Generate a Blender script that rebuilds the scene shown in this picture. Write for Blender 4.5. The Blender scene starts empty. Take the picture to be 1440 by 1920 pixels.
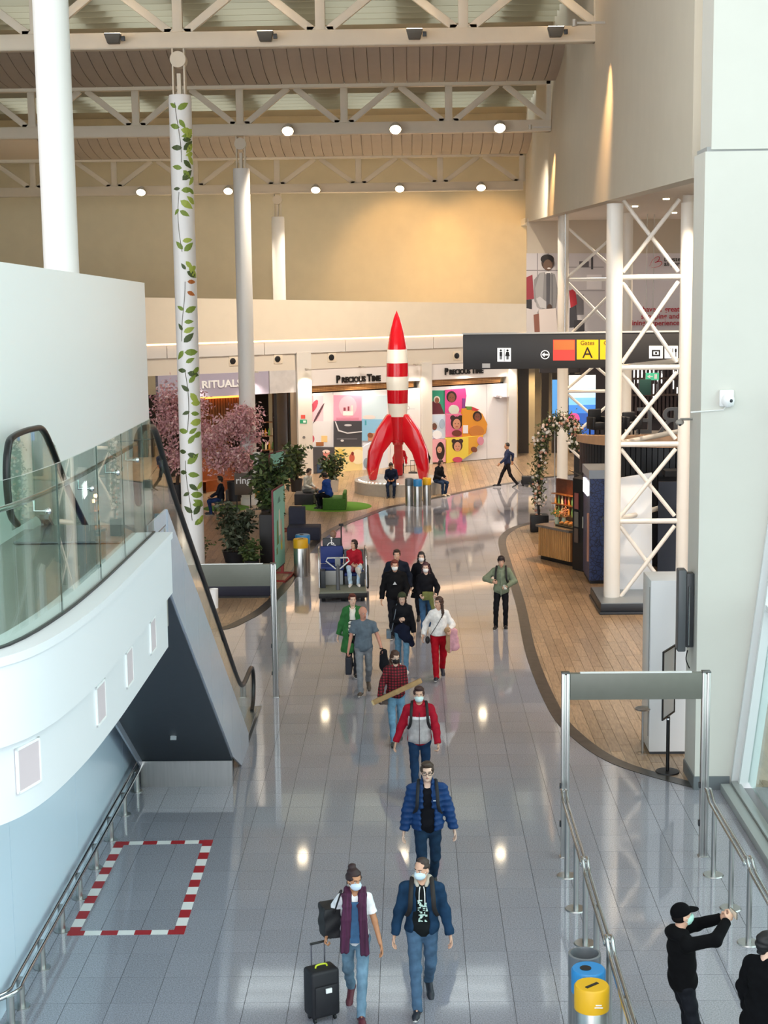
import bpy, bmesh, math, random
import numpy as np
from mathutils import Vector, Matrix
random.seed(7)
RNG = np.random.default_rng(7)
SC = bpy.context.scene
COL = SC.collection
PI = math.pi

# ------------------------------------------------------------------ camera
# 52 mm-equivalent lens on an upper walkway 8 m above the concourse floor, looking slightly down
FPX, VPX, VPY, ROLL, EYE = 2900.0, 766.0, 535.0, 0.010, 8.0
_vy = np.array([(VPX-720)/FPX, (960-VPY)/FPX, -1.0]); _vy /= np.linalg.norm(_vy)
_u = np.array([-math.sin(ROLL), math.cos(ROLL), 0.0]); _u -= _u.dot(_vy)*_vy; _u /= np.linalg.norm(_u)
_x = np.cross(_vy, _u)
CM = np.array([_x, _vy, _u])
CC = np.array([0.0, 0.0, EYE])
cam = bpy.data.cameras.new('camera'); camo = bpy.data.objects.new('camera', cam); COL.objects.link(camo)
cam.sensor_fit = 'VERTICAL'; cam.sensor_height = 36.0; cam.lens = 36.0*FPX/1920.0
cam.clip_start = 0.1; cam.clip_end = 500
_m = Matrix([list(CM[0])+[0], list(CM[1])+[0], list(CM[2])+[EYE], [0, 0, 0, 1]])
camo.matrix_world = _m
SC.camera = camo

def at_floor(px, py, z=0.0):
    d = CM @ np.array([(px-720)/FPX, (960-py)/FPX, -1.0]); return CC + d*((z-EYE)/d[2])
def at_depth(px, py, Y):
    d = CM @ np.array([(px-720)/FPX, (960-py)/FPX, -1.0]); return CC + d*(Y/d[1])
def project(p):
    c = CM.T @ (np.array(p, float)-CC); return (720+FPX*c[0]/-c[2], 960-FPX*c[1]/-c[2])

# ------------------------------------------------------------------ world: bright overcast sky
def lin(h):
    if isinstance(h, str):
        h = h.lstrip('#'); h = [int(h[i:i+2], 16)/255 for i in (0, 2, 4)]
    return tuple(c/12.92 if c <= 0.04045 else ((c+0.055)/1.055)**2.4 for c in h)
W = bpy.data.worlds.new('overcast_sky'); SC.world = W; W.use_nodes = True
nt = W.node_tree; bg = nt.nodes['Background']
tc = nt.nodes.new('ShaderNodeTexCoord'); sx = nt.nodes.new('ShaderNodeSeparateXYZ'); cr = nt.nodes.new('ShaderNodeValToRGB')
nt.links.new(tc.outputs['Generated'], sx.inputs[0]); nt.links.new(sx.outputs['Z'], cr.inputs[0])
cr.color_ramp.elements[0].position = 0.0; cr.color_ramp.elements[0].color = (0.95, 0.97, 1.0, 1)
cr.color_ramp.elements[1].position = 0.9; cr.color_ramp.elements[1].color = (0.90, 0.94, 1.0, 1)
nt.links.new(cr.outputs[0], bg.inputs[0]); bg.inputs[1].default_value = 1.9

SC.view_settings.view_transform = 'Standard'; SC.view_settings.look = 'None'
SC.view_settings.gamma = 1.0; SC.view_settings.use_curve_mapping = False
SC.view_settings.exposure = 0.85
SC.cycles.use_denoising = True
SC.cycles.max_bounces = 10; SC.cycles.diffuse_bounces = 5; SC.cycles.glossy_bounces = 4
SC.cycles.transparent_max_bounces = 16; SC.cycles.transmission_bounces = 6
SC.cycles.sample_clamp_indirect = 6.0; SC.cycles.caustics_reflective = False; SC.cycles.caustics_refractive = False
LAMP_K = 3.0

# ------------------------------------------------------------------ materials
MATS = {}
def mat(name, col='#808080', rough=0.5, metal=0.0, noise=0.0, scale=8.0, bump=0.0, emit=None, estr=0.0, spec=0.5, coat=0.0, stretch=None, vary=0.0, sheen=0.0):
    """Principled surface; noise mixes the colour with a darker/lighter tone of itself, vary tints each object a little."""
    if name in MATS: return MATS[name]
    m = bpy.data.materials.new(name); m.use_nodes = True; t = m.node_tree
    b = t.nodes['Principled BSDF']; c = lin(col)+(1,)
    b.inputs['Base Color'].default_value = c; b.inputs['Roughness'].default_value = rough
    b.inputs['Metallic'].default_value = metal; b.inputs['Specular IOR Level'].default_value = spec
    b.inputs['Coat Weight'].default_value = coat
    if sheen: b.inputs['Sheen Weight'].default_value = sheen
    if noise or bump:
        co = t.nodes.new('ShaderNodeTexCoord'); mp = t.nodes.new('ShaderNodeMapping'); n = t.nodes.new('ShaderNodeTexNoise')
        n.inputs['Scale'].default_value = scale; n.inputs['Detail'].default_value = 5
        if stretch: mp.inputs['Scale'].default_value = stretch
        t.links.new(co.outputs['Object'], mp.inputs[0]); t.links.new(mp.outputs[0], n.inputs['Vector'])
        if noise:
            r = t.nodes.new('ShaderNodeValToRGB')
            r.color_ramp.elements[0].position = 0.3; r.color_ramp.elements[1].position = 0.7
            r.color_ramp.elements[0].color = tuple(min(1, v*(1-noise)) for v in c[:3])+(1,)
            r.color_ramp.elements[1].color = tuple(min(1, v*(1+noise)) for v in c[:3])+(1,)
            t.links.new(n.outputs['Fac'], r.inputs[0]); t.links.new(r.outputs[0], b.inputs['Base Color'])
        if bump:
            bp = t.nodes.new('ShaderNodeBump'); bp.inputs['Strength'].default_value = bump; bp.inputs['Distance'].default_value = 0.02
            t.links.new(n.outputs['Fac'], bp.inputs['Height']); t.links.new(bp.outputs[0], b.inputs['Normal'])
    if vary:
        oi = t.nodes.new('ShaderNodeObjectInfo'); hs = t.nodes.new('ShaderNodeHueSaturation'); mr = t.nodes.new('ShaderNodeMapRange')
        mr.inputs['To Min'].default_value = 1-vary; mr.inputs['To Max'].default_value = 1+vary
        t.links.new(oi.outputs['Random'], mr.inputs[0]); t.links.new(mr.outputs[0], hs.inputs['Value'])
        src = b.inputs['Base Color'].links
        if src: t.links.new(src[0].from_socket, hs.inputs['Color'])
        else: hs.inputs['Color'].default_value = c
        t.links.new(hs.outputs[0], b.inputs['Base Color'])
    if emit:
        b.inputs['Emission Color'].default_value = lin(emit)+(1,); b.inputs['Emission Strength'].default_value = estr
    MATS[name] = m; return m

def glass_mat(name, tint='#e8f4f0', ior=1.5, rough=0.0):
    if name in MATS: return MATS[name]
    m = bpy.data.materials.new(name); m.use_nodes = True; t = m.node_tree; t.nodes.clear()
    o = t.nodes.new('ShaderNodeOutputMaterial'); mx = t.nodes.new('ShaderNodeMixShader'); tr = t.nodes.new('ShaderNodeBsdfTransparent')
    g = t.nodes.new('ShaderNodeBsdfGlossy'); ge = t.nodes.new('ShaderNodeNewGeometry'); dt = t.nodes.new('ShaderNodeVectorMath'); dt.operation = 'DOT_PRODUCT'
    t.links.new(ge.outputs['Incoming'], dt.inputs[0]); t.links.new(ge.outputs['Normal'], dt.inputs[1])
    def op(kind, a, b=None):
        n = t.nodes.new('ShaderNodeMath'); n.operation = kind
        for i, v in enumerate((a, b)):
            if v is None: continue
            if isinstance(v, (int, float)): n.inputs[i].default_value = v
            else: t.links.new(v, n.inputs[i])
        return n.outputs[0]
    r0 = ((ior-1)/(ior+1))**2      # thin pane, same reflectance from either side (Schlick)
    f_out = op('ADD', op('MULTIPLY', op('POWER', op('SUBTRACT', 1.0, op('ABSOLUTE', dt.outputs['Value'])), 5.0), 1-r0), r0)
    g.inputs['Roughness'].default_value = rough; tr.inputs[0].default_value = lin(tint)+(1,); g.inputs[0].default_value = (1, 1, 1, 1)
    t.links.new(f_out, mx.inputs[0]); t.links.new(tr.outputs[0], mx.inputs[1]); t.links.new(g.outputs[0], mx.inputs[2]); t.links.new(mx.outputs[0], o.inputs[0])
    MATS[name] = m; return m

# ------------------------------------------------------------------ mesh builder
class MB:
    def __init__(s): s.v = []; s.f = []; s.m = []; s.cur = 0
    def add(s, vs, fs, mi=None):
        o = len(s.v); s.v += [tuple(map(float, p)) for p in vs]; s.f += [tuple(i+o for i in f) for f in fs]
        s.m += [s.cur if mi is None else mi]*len(fs); return s
    def box(s, c, d, rz=0.0, rx=0.0, mi=None):
        hx, hy, hz = d[0]/2, d[1]/2, d[2]/2
        vs = [(x, y, z) for z in (-hz, hz) for y in (-hy, hy) for x in (-hx, hx)]
        M3 = Matrix.Rotation(rz, 3, 'Z') @ Matrix.Rotation(rx, 3, 'X')
        vs = [tuple(M3 @ Vector(p) + Vector(c)) for p in vs]
        return s.add(vs, [(0, 2, 3, 1), (4, 5, 7, 6), (0, 1, 5, 4), (2, 6, 7, 3), (0, 4, 6, 2), (1, 3, 7, 5)], mi)
    def bb(s, a, b, mi=None): return s.box([(a[i]+b[i])/2 for i in range(3)], [abs(b[i]-a[i]) for i in range(3)], mi=mi)
    def prism(s, poly, ext, mi=None):
        n = len(poly); e = Vector(ext); p = [Vector(q) for q in poly]
        nrm = Vector((0, 0, 0))
        for i in range(n): nrm += p[i].cross(p[(i+1) % n])
        if nrm.dot(e) < 0: p = p[::-1]
        vs = [tuple(q) for q in p]+[tuple(q+e) for q in p]
        return s.add(vs, [tuple(range(n))[::-1], tuple(range(n, 2*n))]+[(i, (i+1) % n, (i+1) % n+n, i+n) for i in range(n)], mi)
    def tube(s, path, r, n=10, closed=False, mi=None, flat=1.0):
        P_ = [Vector(p) for p in path]; k = len(P_); rs = r if isinstance(r, (list, tuple)) else [r]*k
        vs = []; prev = None
        for i, p in enumerate(P_):
            if closed: t = P_[(i+1) % k]-P_[i-1]
            else: t = P_[min(i+1, k-1)]-P_[max(i-1, 0)]
            t = t.normalized() if t.length > 1e-9 else Vector((0, 0, 1))
            if prev is None:
                a = t.cross(Vector((0, 0, 1)));
                if a.length < 1e-3: a = t.cross(Vector((1, 0, 0)))
            else: a = prev - t*prev.dot(t)
            a.normalize(); prev = a; b = t.cross(a)
            for j in range(n):
                th = 2*PI*j/n; vs.append(tuple(p+(a*math.cos(th)+b*math.sin(th)*flat)*rs[i]))
        fs = []
        for i in range(k if closed else k-1):
            i2 = (i+1) % k
            for j in range(n): fs.append((i*n+j, i*n+(j+1) % n, i2*n+(j+1) % n, i2*n+j))
        if not closed: fs += [tuple(range(n))[::-1], tuple(range((k-1)*n, k*n))]
        return s.add(vs, fs, mi)
    def lathe(s, prof, c=(0, 0, 0), n=24, mi=None, a0=0.0, a1=2*PI):
        full = abs(a1-a0-2*PI) < 1e-6; k = n if full else n+1; vs = []
        for r, z in prof:
            for j in range(k):
                th = a0+(a1-a0)*j/n; vs.append((c[0]+r*math.cos(th), c[1]+r*math.sin(th), c[2]+z))
        fs = []
        for i in range(len(prof)-1):
            for j in range(n): fs.append((i*k+j, i*k+(j+1) % k, (i+1)*k+(j+1) % k, (i+1)*k+j))
        return s.add(vs, fs, mi)
    def cyl(s, c, r, h, n=20, mi=None): return s.lathe([(0, 0), (r, 0), (r, h), (0, h)], c, n, mi)
    def sph(s, c, r, n=12, mi=None):
        r = r if isinstance(r, (list, tuple)) else (r, r, r); k = n//2; vs = []
        for i in range(k+1):
            a = PI*i/k
            for j in range(n): b = 2*PI*j/n; vs.append((c[0]+r[0]*math.sin(a)*math.cos(b), c[1]+r[1]*math.sin(a)*math.sin(b), c[2]-r[2]*math.cos(a)))
        return s.add(vs, [(i*n+j, i*n+(j+1) % n, (i+1)*n+(j+1) % n, (i+1)*n+j) for i in range(k) for j in range(n)], mi)
    def grid(s, fn, nu, nv, mi=None):
        vs = [fn(i/nu, j/nv) for j in range(nv+1) for i in range(nu+1)]
        return s.add(vs, [(j*(nu+1)+i, j*(nu+1)+i+1, (j+1)*(nu+1)+i+1, (j+1)*(nu+1)+i) for j in range(nv) for i in range(nu)], mi)
    def mesh(s, name, mats, smooth=40, bevel=0.0, segs=2):
        me = bpy.data.meshes.new(name); me.from_pydata(s.v, [], s.f)
        mats = mats if isinstance(mats, (list, tuple)) else [mats]
        for q in mats: me.materials.append(q)
        me.polygons.foreach_set('material_index', s.m)
        bm = bmesh.new(); bm.from_mesh(me)
        bmesh.ops.remove_doubles(bm, verts=bm.verts, dist=1e-5)
        if bevel:
            es = [e for e in bm.edges if len(e.link_faces) == 2 and e.calc_face_angle(0) > 0.6]
            bmesh.ops.bevel(bm, geom=es, offset=bevel, segments=segs, profile=0.5, affect='EDGES', clamp_overlap=True)
        bmesh.ops.recalc_face_normals(bm, faces=bm.faces)
        bm.to_mesh(me); bm.free()
        if smooth:
            me.polygons.foreach_set('use_smooth', [True]*len(me.polygons)); me.set_sharp_from_angle(angle=math.radians(smooth))
        return me
    def build(s, name, mats, parent=None, smooth=40, bevel=0.0, segs=2, label=None, kind=None):
        o = bpy.data.objects.new(name, s.mesh(name, mats, smooth, bevel, segs)); COL.objects.link(o)
        if parent: o.parent = parent
        if label: o['label'] = label
        if kind: o['kind'] = kind
        return o

def tag(o, label=None, cat=None, group=None, kind=None):
    if label: o['label'] = label
    if cat: o['category'] = cat
    if group: o['group'] = group
    if kind: o['kind'] = kind
    return o
def thing(name, label, cat, loc=(0, 0, 0), rz=0.0, group=None):
    o = bpy.data.objects.new(name, None); COL.objects.link(o); o.empty_display_size = 0.2
    o.location = loc; o.rotation_euler = (0, 0, rz); return tag(o, label, cat, group)
def struct(name, parent=None):
    o = bpy.data.objects.new(name, None); COL.objects.link(o); o['kind'] = 'structure'
    if parent: o.parent = parent
    return o
def st(o, label=None):
    o['kind'] = 'structure'
    if label: o['label'] = label
    return o
def link(name, me, parent=None, loc=None, rz=None):
    o = bpy.data.objects.new(name, me); COL.objects.link(o)
    if parent: o.parent = parent
    if loc is not None: o.location = loc
    if rz is not None: o.rotation_euler = (0, 0, rz)
    return o
def dup(root, loc, rz=None, label=None, group=None):
    r = root.copy(); COL.objects.link(r); r.location = loc
    if rz is not None: r.rotation_euler = (0, 0, rz)
    if label: r['label'] = label
    if group: r['group'] = group
    for ch in list(root.children):
        c = ch.copy(); COL.objects.link(c); c.parent = r
        for g in list(ch.children):
            d = g.copy(); COL.objects.link(d); d.parent = c
    return r
def text_obj(name, body, size, mats, parent=None, M=None, extrude=0.01, align='LEFT', font_bold=0.0, spacing=1.0, xs=1.0):
    cu = bpy.data.curves.new(name, 'FONT'); cu.body = body; cu.size = size; cu.extrude = extrude; cu.align_x = align; cu.offset = font_bold; cu.space_character = spacing
    cu.resolution_u = 3
    tmp = bpy.data.objects.new(name+'_src', cu); COL.objects.link(tmp)
    dg = bpy.context.evaluated_depsgraph_get(); me = bpy.data.meshes.new_from_object(tmp.evaluated_get(dg))
    bpy.data.objects.remove(tmp); bpy.data.curves.remove(cu)
    me.materials.clear(); me.materials.append(mats)
    if xs != 1.0:
        for v in me.vertices: v.co.x *= xs
    if M is not None: me.transform(M)
    o = bpy.data.objects.new(name, me); COL.objects.link(o)
    if parent: o.parent = parent
    return o
def frame_m(origin, xdir, zdir=(0, 0, 1)):
    """Matrix taking text (x right, y up, z out) to a wall: x along xdir, y along zdir."""
    x = Vector(xdir).normalized(); y = Vector(zdir).normalized(); z = x.cross(y)
    return Matrix([[x[0], y[0], z[0], origin[0]], [x[1], y[1], z[1], origin[1]], [x[2], y[2], z[2], origin[2]], [0, 0, 0, 1]])
def clip_poly(poly, box):
    """Sutherland-Hodgman clip of a 2-D polygon by an axis-aligned box."""
    x0, y0, x1, y1 = box
    for ax, lim, sg in ((0, x0, 1), (0, x1, -1), (1, y0, 1), (1, y1, -1)):
        out = []; n = len(poly)
        for i in range(n):
            a, b = poly[i], poly[(i+1) % n]; da, db = sg*(a[ax]-lim), sg*(b[ax]-lim)
            if da >= 0: out.append(a)
            if (da >= 0) != (db >= 0):
                t = da/(da-db); out.append((a[0]+(b[0]-a[0])*t, a[1]+(b[1]-a[1])*t))
        poly = out
        if len(poly) < 3: return []
    return poly
def area2(poly): return 0.5*sum(poly[i][0]*poly[(i+1) % len(poly)][1]-poly[(i+1) % len(poly)][0]*poly[i][1] for i in range(len(poly)))
def spline(pts, k=8, closed=False):
    """Catmull-Rom through 2-D/3-D points."""
    P_ = [np.array(p, float) for p in pts]; n = len(P_); out = []
    for i in range(n if closed else n-1):
        if closed: a, b, c, d = P_[i-1], P_[i], P_[(i+1) % n], P_[(i+2) % n]
        else: a, b, c, d = P_[max(i-1, 0)], P_[i], P_[i+1], P_[min(i+2, n-1)]
        for j in range(k):
            t = j/k; out.append(tuple(0.5*((2*b)+(c-a)*t+(2*a-5*b+4*c-d)*t*t+(3*b-a-3*c+d)*t**3)))
    if not closed: out.append(tuple(P_[-1]))
    return out
def spot(loc, to, w, ang, col='#ffdca8', rad=.08, blend=.6):
    L = bpy.data.lights.new('spot', 'SPOT'); L.energy = w*LAMP_K; L.spot_size = math.radians(ang); L.spot_blend = blend; L.color = lin(col); L.shadow_soft_size = rad
    o = bpy.data.objects.new('lamp_beam', L); COL.objects.link(o); o.location = loc
    o.rotation_euler = (Vector(to)-Vector(loc)).to_track_quat('-Z', 'Y').to_euler(); return o
# ================================================================== shared materials
def tile_mat(name, island):
    m = bpy.data.materials.new(name); m.use_nodes = True; t = m.node_tree; b = t.nodes['Principled BSDF']
    co = t.nodes.new('ShaderNodeTexCoord'); ge = t.nodes.new('ShaderNodeNewGeometry'); oi = t.nodes.new('ShaderNodeObjectInfo')
    n1 = t.nodes.new('ShaderNodeTexNoise'); n1.inputs['Scale'].default_value = 60; n1.inputs['Detail'].default_value = 3
    t.links.new(ge.outputs['Position'], n1.inputs['Vector'])
    r = t.nodes.new('ShaderNodeValToRGB'); r.color_ramp.elements[0].position = .34; r.color_ramp.elements[1].position = .66
    r.color_ramp.elements[0].color = lin('#85858d')+(1,); r.color_ramp.elements[1].color = lin('#a8a8b2')+(1,)
    t.links.new(n1.outputs['Fac'], r.inputs[0])
    hs = t.nodes.new('ShaderNodeHueSaturation'); mr = t.nodes.new('ShaderNodeMapRange'); mr.inputs['To Min'].default_value = .96; mr.inputs['To Max'].default_value = 1.04
    t.links.new((ge.outputs['Random Per Island'] if island else oi.outputs['Random']), mr.inputs[0]); t.links.new(mr.outputs[0], hs.inputs['Value'])
    t.links.new(r.outputs[0], hs.inputs['Color']); t.links.new(hs.outputs[0], b.inputs['Base Color'])
    b.inputs['Roughness'].default_value = 0.055; b.inputs['Specular IOR Level'].default_value = 1.0
    # each slab is laid a hair out of true, so reflections break at the joints
    return m
TILE = tile_mat('polished_granite', False); TILE_S = tile_mat('polished_granite_far', True)
GROUT = mat('grout', '#4a4a4d', .8)
def wood_mat(name, island):
    m = bpy.data.materials.new(name); m.use_nodes = True; t = m.node_tree; b = t.nodes['Principled BSDF']
    ge = t.nodes.new('ShaderNodeNewGeometry'); oi = t.nodes.new('ShaderNodeObjectInfo'); mp = t.nodes.new('ShaderNodeMapping'); n = t.nodes.new('ShaderNodeTexNoise')
    mp.inputs['Scale'].default_value = (9, 1.2, 1); n.inputs['Scale'].default_value = 3; n.inputs['Detail'].default_value = 6
    t.links.new(ge.outputs['Position'], mp.inputs[0]); t.links.new(mp.outputs[0], n.inputs['Vector'])
    r = t.nodes.new('ShaderNodeValToRGB'); r.color_ramp.elements[0].position = .3; r.color_ramp.elements[1].position = .7
    r.color_ramp.elements[0].color = lin('#8c7257')+(1,); r.color_ramp.elements[1].color = lin('#b59b7c')+(1,)
    t.links.new(n.outputs['Fac'], r.inputs[0])
    hs = t.nodes.new('ShaderNodeHueSaturation'); mr = t.nodes.new('ShaderNodeMapRange'); mr.inputs['To Min'].default_value = .78; mr.inputs['To Max'].default_value = 1.15
    t.links.new((ge.outputs['Random Per Island'] if island else oi.outputs['Random']), mr.inputs[0]); t.links.new(mr.outputs[0], hs.inputs['Value'])
    t.links.new(r.outputs[0], hs.inputs['Color']); t.links.new(hs.outputs[0], b.inputs['Base Color'])
    b.inputs['Roughness'].default_value = 0.28
    return m
WOODF = wood_mat('wood_floor', False); WOODF_S = wood_mat('wood_floor_far', True)
STONE_D = mat('dark_marble', '#37332f', .3, noise=.55, scale=6)
BEIGE = mat('cream_steel_paint', '#d8cdba', .5, noise=.02, scale=3)
BEIGE_P = mat('beige_ceiling_panel', '#a59a8e', .55, noise=.04, scale=2)
WALLB = mat('beige_wall_plaster', '#d0c2a3', .7, noise=.03, scale=1.5)
WALLR = mat('warm_white_wall', '#c8bfae', .6, noise=.02, scale=1.5)
WHITE = mat('white_paint', '#ecebe8', .45, noise=.015, scale=2)
WHITE_G = mat('white_gloss', '#f2f2f2', .3)
PALE = mat('pale_blue_glazed_panel', '#dcefff', .25)
STEEL = mat('brushed_steel', '#b4b4b2', .28, metal=1.0, noise=.06, scale=30, stretch=(1, 1, .05))
CHROME = mat('polished_steel', '#c9cbcd', .12, metal=1.0)
DARK = mat('dark_grey_panel', '#32363b', .45, noise=.05)
BLACK = mat('matt_black', '#0d0d0f', .5)
RUBBER = mat('black_rubber', '#131315', .35)
CREAM = mat('cream_fascia', '#dfd2bd', .55, noise=.02, scale=2)
LGREY = mat('light_grey_fascia', '#d4cfc9', .5)
ROOF = mat('olive_grey_roof_lining', '#a59d88', .8)
CLEAR = glass_mat('clear_glass', '#f6faf8')
GREENGL = glass_mat('green_edge_glass', '#ecf5f1')
FACGL = glass_mat('facade_glass', '#ecf8f5')
LAMP_ON = mat('lamp_lens_lit', '#fff4e0', .4, emit='#ffe9c4', estr=9)
COVE = mat('cove_light_strip', '#fff1e0', .4, emit='#ffd9ae', estr=3.0)
WOODP = mat('warm_wood', '#8a5a34', .4, noise=.25, scale=4, stretch=(1, 1, .08))
WOODL = mat('light_oak', '#b88a55', .45, noise=.25, scale=5, stretch=(6, 6, .3))
NAVY = mat('navy_panel', '#1d2536', .4, noise=.08)

# ================================================================== floor
floor = struct('floor')
st(MB().bb((-30, -6, -.3), (34, 100, -.006)).build('floor_slab', GROUT, floor, smooth=0))
TX, TY, TX0, TY0 = .507, .662, -.92, 17.13
WOOD_R = spline([(4.75, 23.9), (4.42, 24.08), (3.46, 25.2), (2.95, 26.7), (2.69, 28.6), (2.60, 33), (2.75, 38.5), (2.78, 44), (2.86, 48), (3.2, 50), (3.74, 51.25), (4.7, 52.3), (7, 53.3), (10, 54), (15, 54.4)], 6)
BORDER_R = WOOD_R; POLY_R = WOOD_R+[(15, 23.9)]
BORDER_L = spline([(-26, 35.0), (-12, 35.1), (-6, 35.3), (-4.57, 35.75), (-4.1, 36.7), (-3.72, 38.2), (-3.45, 40.5), (-3.3, 43), (-3.2, 46), (-2.92, 48.9), (-2.4, 51.5), (-1.51, 54), (-.9, 55.6), (-.2, 56.65), (1.2, 58.6), (2.6, 60.6), (4.13, 62.5), (7, 65), (15, 68.4)], 6)
POLY_L = BORDER_L+[(15, 96), (-26, 96)]
def inside(p, poly):
    c = False; n = len(poly); x, y = p
    for i in range(n):
        x1, y1 = poly[i]; x2, y2 = poly[i-1]
        if (y1 > y) != (y2 > y) and x < (x2-x1)*(y-y1)/(y2-y1)+x1: c = not c
    return c
tme = MB().bb((-TX/2+.003, -TY/2+.003, -.012), (TX/2-.003, TY/2-.003, 0)).mesh('tile', TILE, 0)
cells = []
for i in range(-60, 70):
    for j in range(-26, 90):
        cx, cy = TX0+(i+.5)*TX, TY0+(j+.5)*TY
        if cx < -9 and cy < 34 or cx > 6.5 and cy < 24: continue
        cs = [(cx+a*TX/2, cy+b*TY/2) for a in (-1, 1) for b in (-1, 1)]
        if all(inside(c, POLY_R) for c in cs) or all(inside(c, POLY_L) for c in cs): continue
        px = project((cx, cy, 0)) if cy > 5 else (-999, 0)
        vis = cy > 15.3 and -20 < px[0] < 1460 and px[1] < 1960 and not (cx < -4.55)
        cells.append((0 if vis else 1, cy, cx))
cells.sort(); far = MB()
for k, (v, cy, cx) in enumerate(cells):
    if k < 300 and v == 0:
        o = link('tile', tme, floor, (cx, cy, 0)); o['kind'] = 'structure'
        o.rotation_euler = (random.gauss(0, .0006), random.gauss(0, .0006), 0)
    else:
        far.bb((cx-TX/2+.003, cy-TY/2+.003, -.012), (cx+TX/2-.003, cy+TY/2-.003, 0))
far.build('tile_field', TILE_S, floor, smooth=0, kind='stuff', label='grey polished floor tiles farther along the concourse')
# wood planks, laid on the slab inside the two curved areas
pl, fp = [], MB()
PW, PL_ = .2, 1.3
for poly in (POLY_R, POLY_L):
    xs = [p[0] for p in poly]; ys = [p[1] for p in poly]
    for i in range(int((max(xs)-min(xs))/PW)+1):
        x0 = min(xs)+i*PW; ph = random.random()*PL_
        if x0 > 11 or x0 < -16: continue
        y0 = min(ys)-ph
        while y0 < min(max(ys), 84):
            q = clip_poly(poly, (x0+.003, y0+.003, x0+PW-.003, y0+PL_-.003))
            if q and abs(area2(q)) > .01: pl.append((min(p[1] for p in q), q))
            y0 += PL_
pl.sort(key=lambda a: a[0]); cnt = 0
for y0, q in pl:
    c = project((sum(p[0] for p in q)/len(q), sum(p[1] for p in q)/len(q), 0))
    top = [(p[0], p[1], -.006) for p in q]
    if cnt < 290 and 400 < c[0] < 1300 and c[1] < 1480:
        cnt += 1; st(MB().prism(top, (0, 0, .012)).build('plank', WOODF, floor, smooth=0))
    else: fp.prism(top, (0, 0, .012))
fp.build('plank_field', WOODF_S, floor, smooth=0, kind='stuff', label='wood floor boards farther back')
def ribbon(pts, w, z):
    m = MB(); n = len(pts); L, R = [], []
    for i in range(n):
        a = np.array(pts[max(i-1, 0)]); b = np.array(pts[min(i+1, n-1)]); d = (b-a)/np.linalg.norm(b-a); nn = np.array([-d[1], d[0]])
        p = np.array(pts[i]); L.append(p+nn*w/2); R.append(p-nn*w/2)
    for i in range(n-1):
        q = [L[i], L[i+1], R[i+1], R[i]]
        m.prism([(p[0], p[1], z-.016) for p in q], (0, 0, .016))
    return m
st(ribbon(BORDER_R, .24, .009).build('trim_1', STONE_D, floor, smooth=0), 'dark marble border curving along the wood floor')
st(ribbon(BORDER_L, .26, .009).build('trim_2', STONE_D, floor, smooth=0), 'dark marble border curving round the far seating area')
st(MB().bb((5.3, -40, -.4), (90, 160, -.05)).build('apron', mat('apron_concrete', '#dfe9e8', .8, noise=.05, scale=.4), smooth=0), 'pale paving outside the glass facade')

# ================================================================== columns, trusses, roof
DEP = [12.0, 27.0, 42.0, 57.0, 72.5]
BOT = [15.3, 14.9, 14.23, 13.39, 12.25]
TOP = [16.9, 16.5, 15.85, 15.05, 13.8]
roof = struct('ceiling')
def bays(n):
    return DEP[n], BOT[n], TOP[n]
NODE = [-6+3.75*k for k in range(-6, 4)]
XE = {0: 4.6, 1: 4.75, 2: 5.07, 3: 5.15, 4: 5.3}
def truss(n):
    D, b, t = bays(n); xr = XE[n]; r = struct('beam')
    r['label'] = ['', 'roof truss nearest overhead', 'white roof truss carrying four floodlight boxes', 'white roof truss with lit round lamps, middle one', 'white roof truss nearest the back wall'][n] or 'roof truss behind the viewer'
    st(MB().bb((-26, D-.17, b), (xr, D+.17, b+.42)).build('lower_chord', BEIGE, r, bevel=.02))
    st(MB().bb((-26, D-.2, b+.02), (xr, D-.17, b+.06)).build('chord_lip', BEIGE, r))
    st(MB().bb((-26, D-.14, t-.02), (xr, D+.14, t+.22)).build('upper_chord', BEIGE, r, bevel=.02))
    for k, x in enumerate(NODE):
        if x < xr: st(MB().bb((x-.13, D-.1, b+.40), (x+.13, D+.1, t)).build('post', BEIGE, r, bevel=.015))
        if x < xr: st(MB().box((x, D, b+.46), (.7, .16, .1)).build('gusset', BEIGE, r))
        for sgn in (1, -1):
            xa = x+sgn*1.875
            if xa > xr+.1 or xa < -26: continue
            A, B = Vector((x+sgn*.2, D, b+.42)), Vector((xa-sgn*.12, D, t)); d = (B-A).normalized(); nn = Vector((-d[2], 0, d[0]))*.105
            st(MB().prism([A+nn+Vector((0, -.08, 0)), A-nn+Vector((0, -.08, 0)), B-nn+Vector((0, -.08, 0)), B+nn+Vector((0, -.08, 0))], (0, .16, 0)).build('diagonal', BEIGE, r, bevel=.012))
    st(MB().bb((xr-.16, D-.14, b), (xr, D+.14, t+.22)).build('end_post', BEIGE, r))
    return r
for n in range(1, 5): truss(n)
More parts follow.
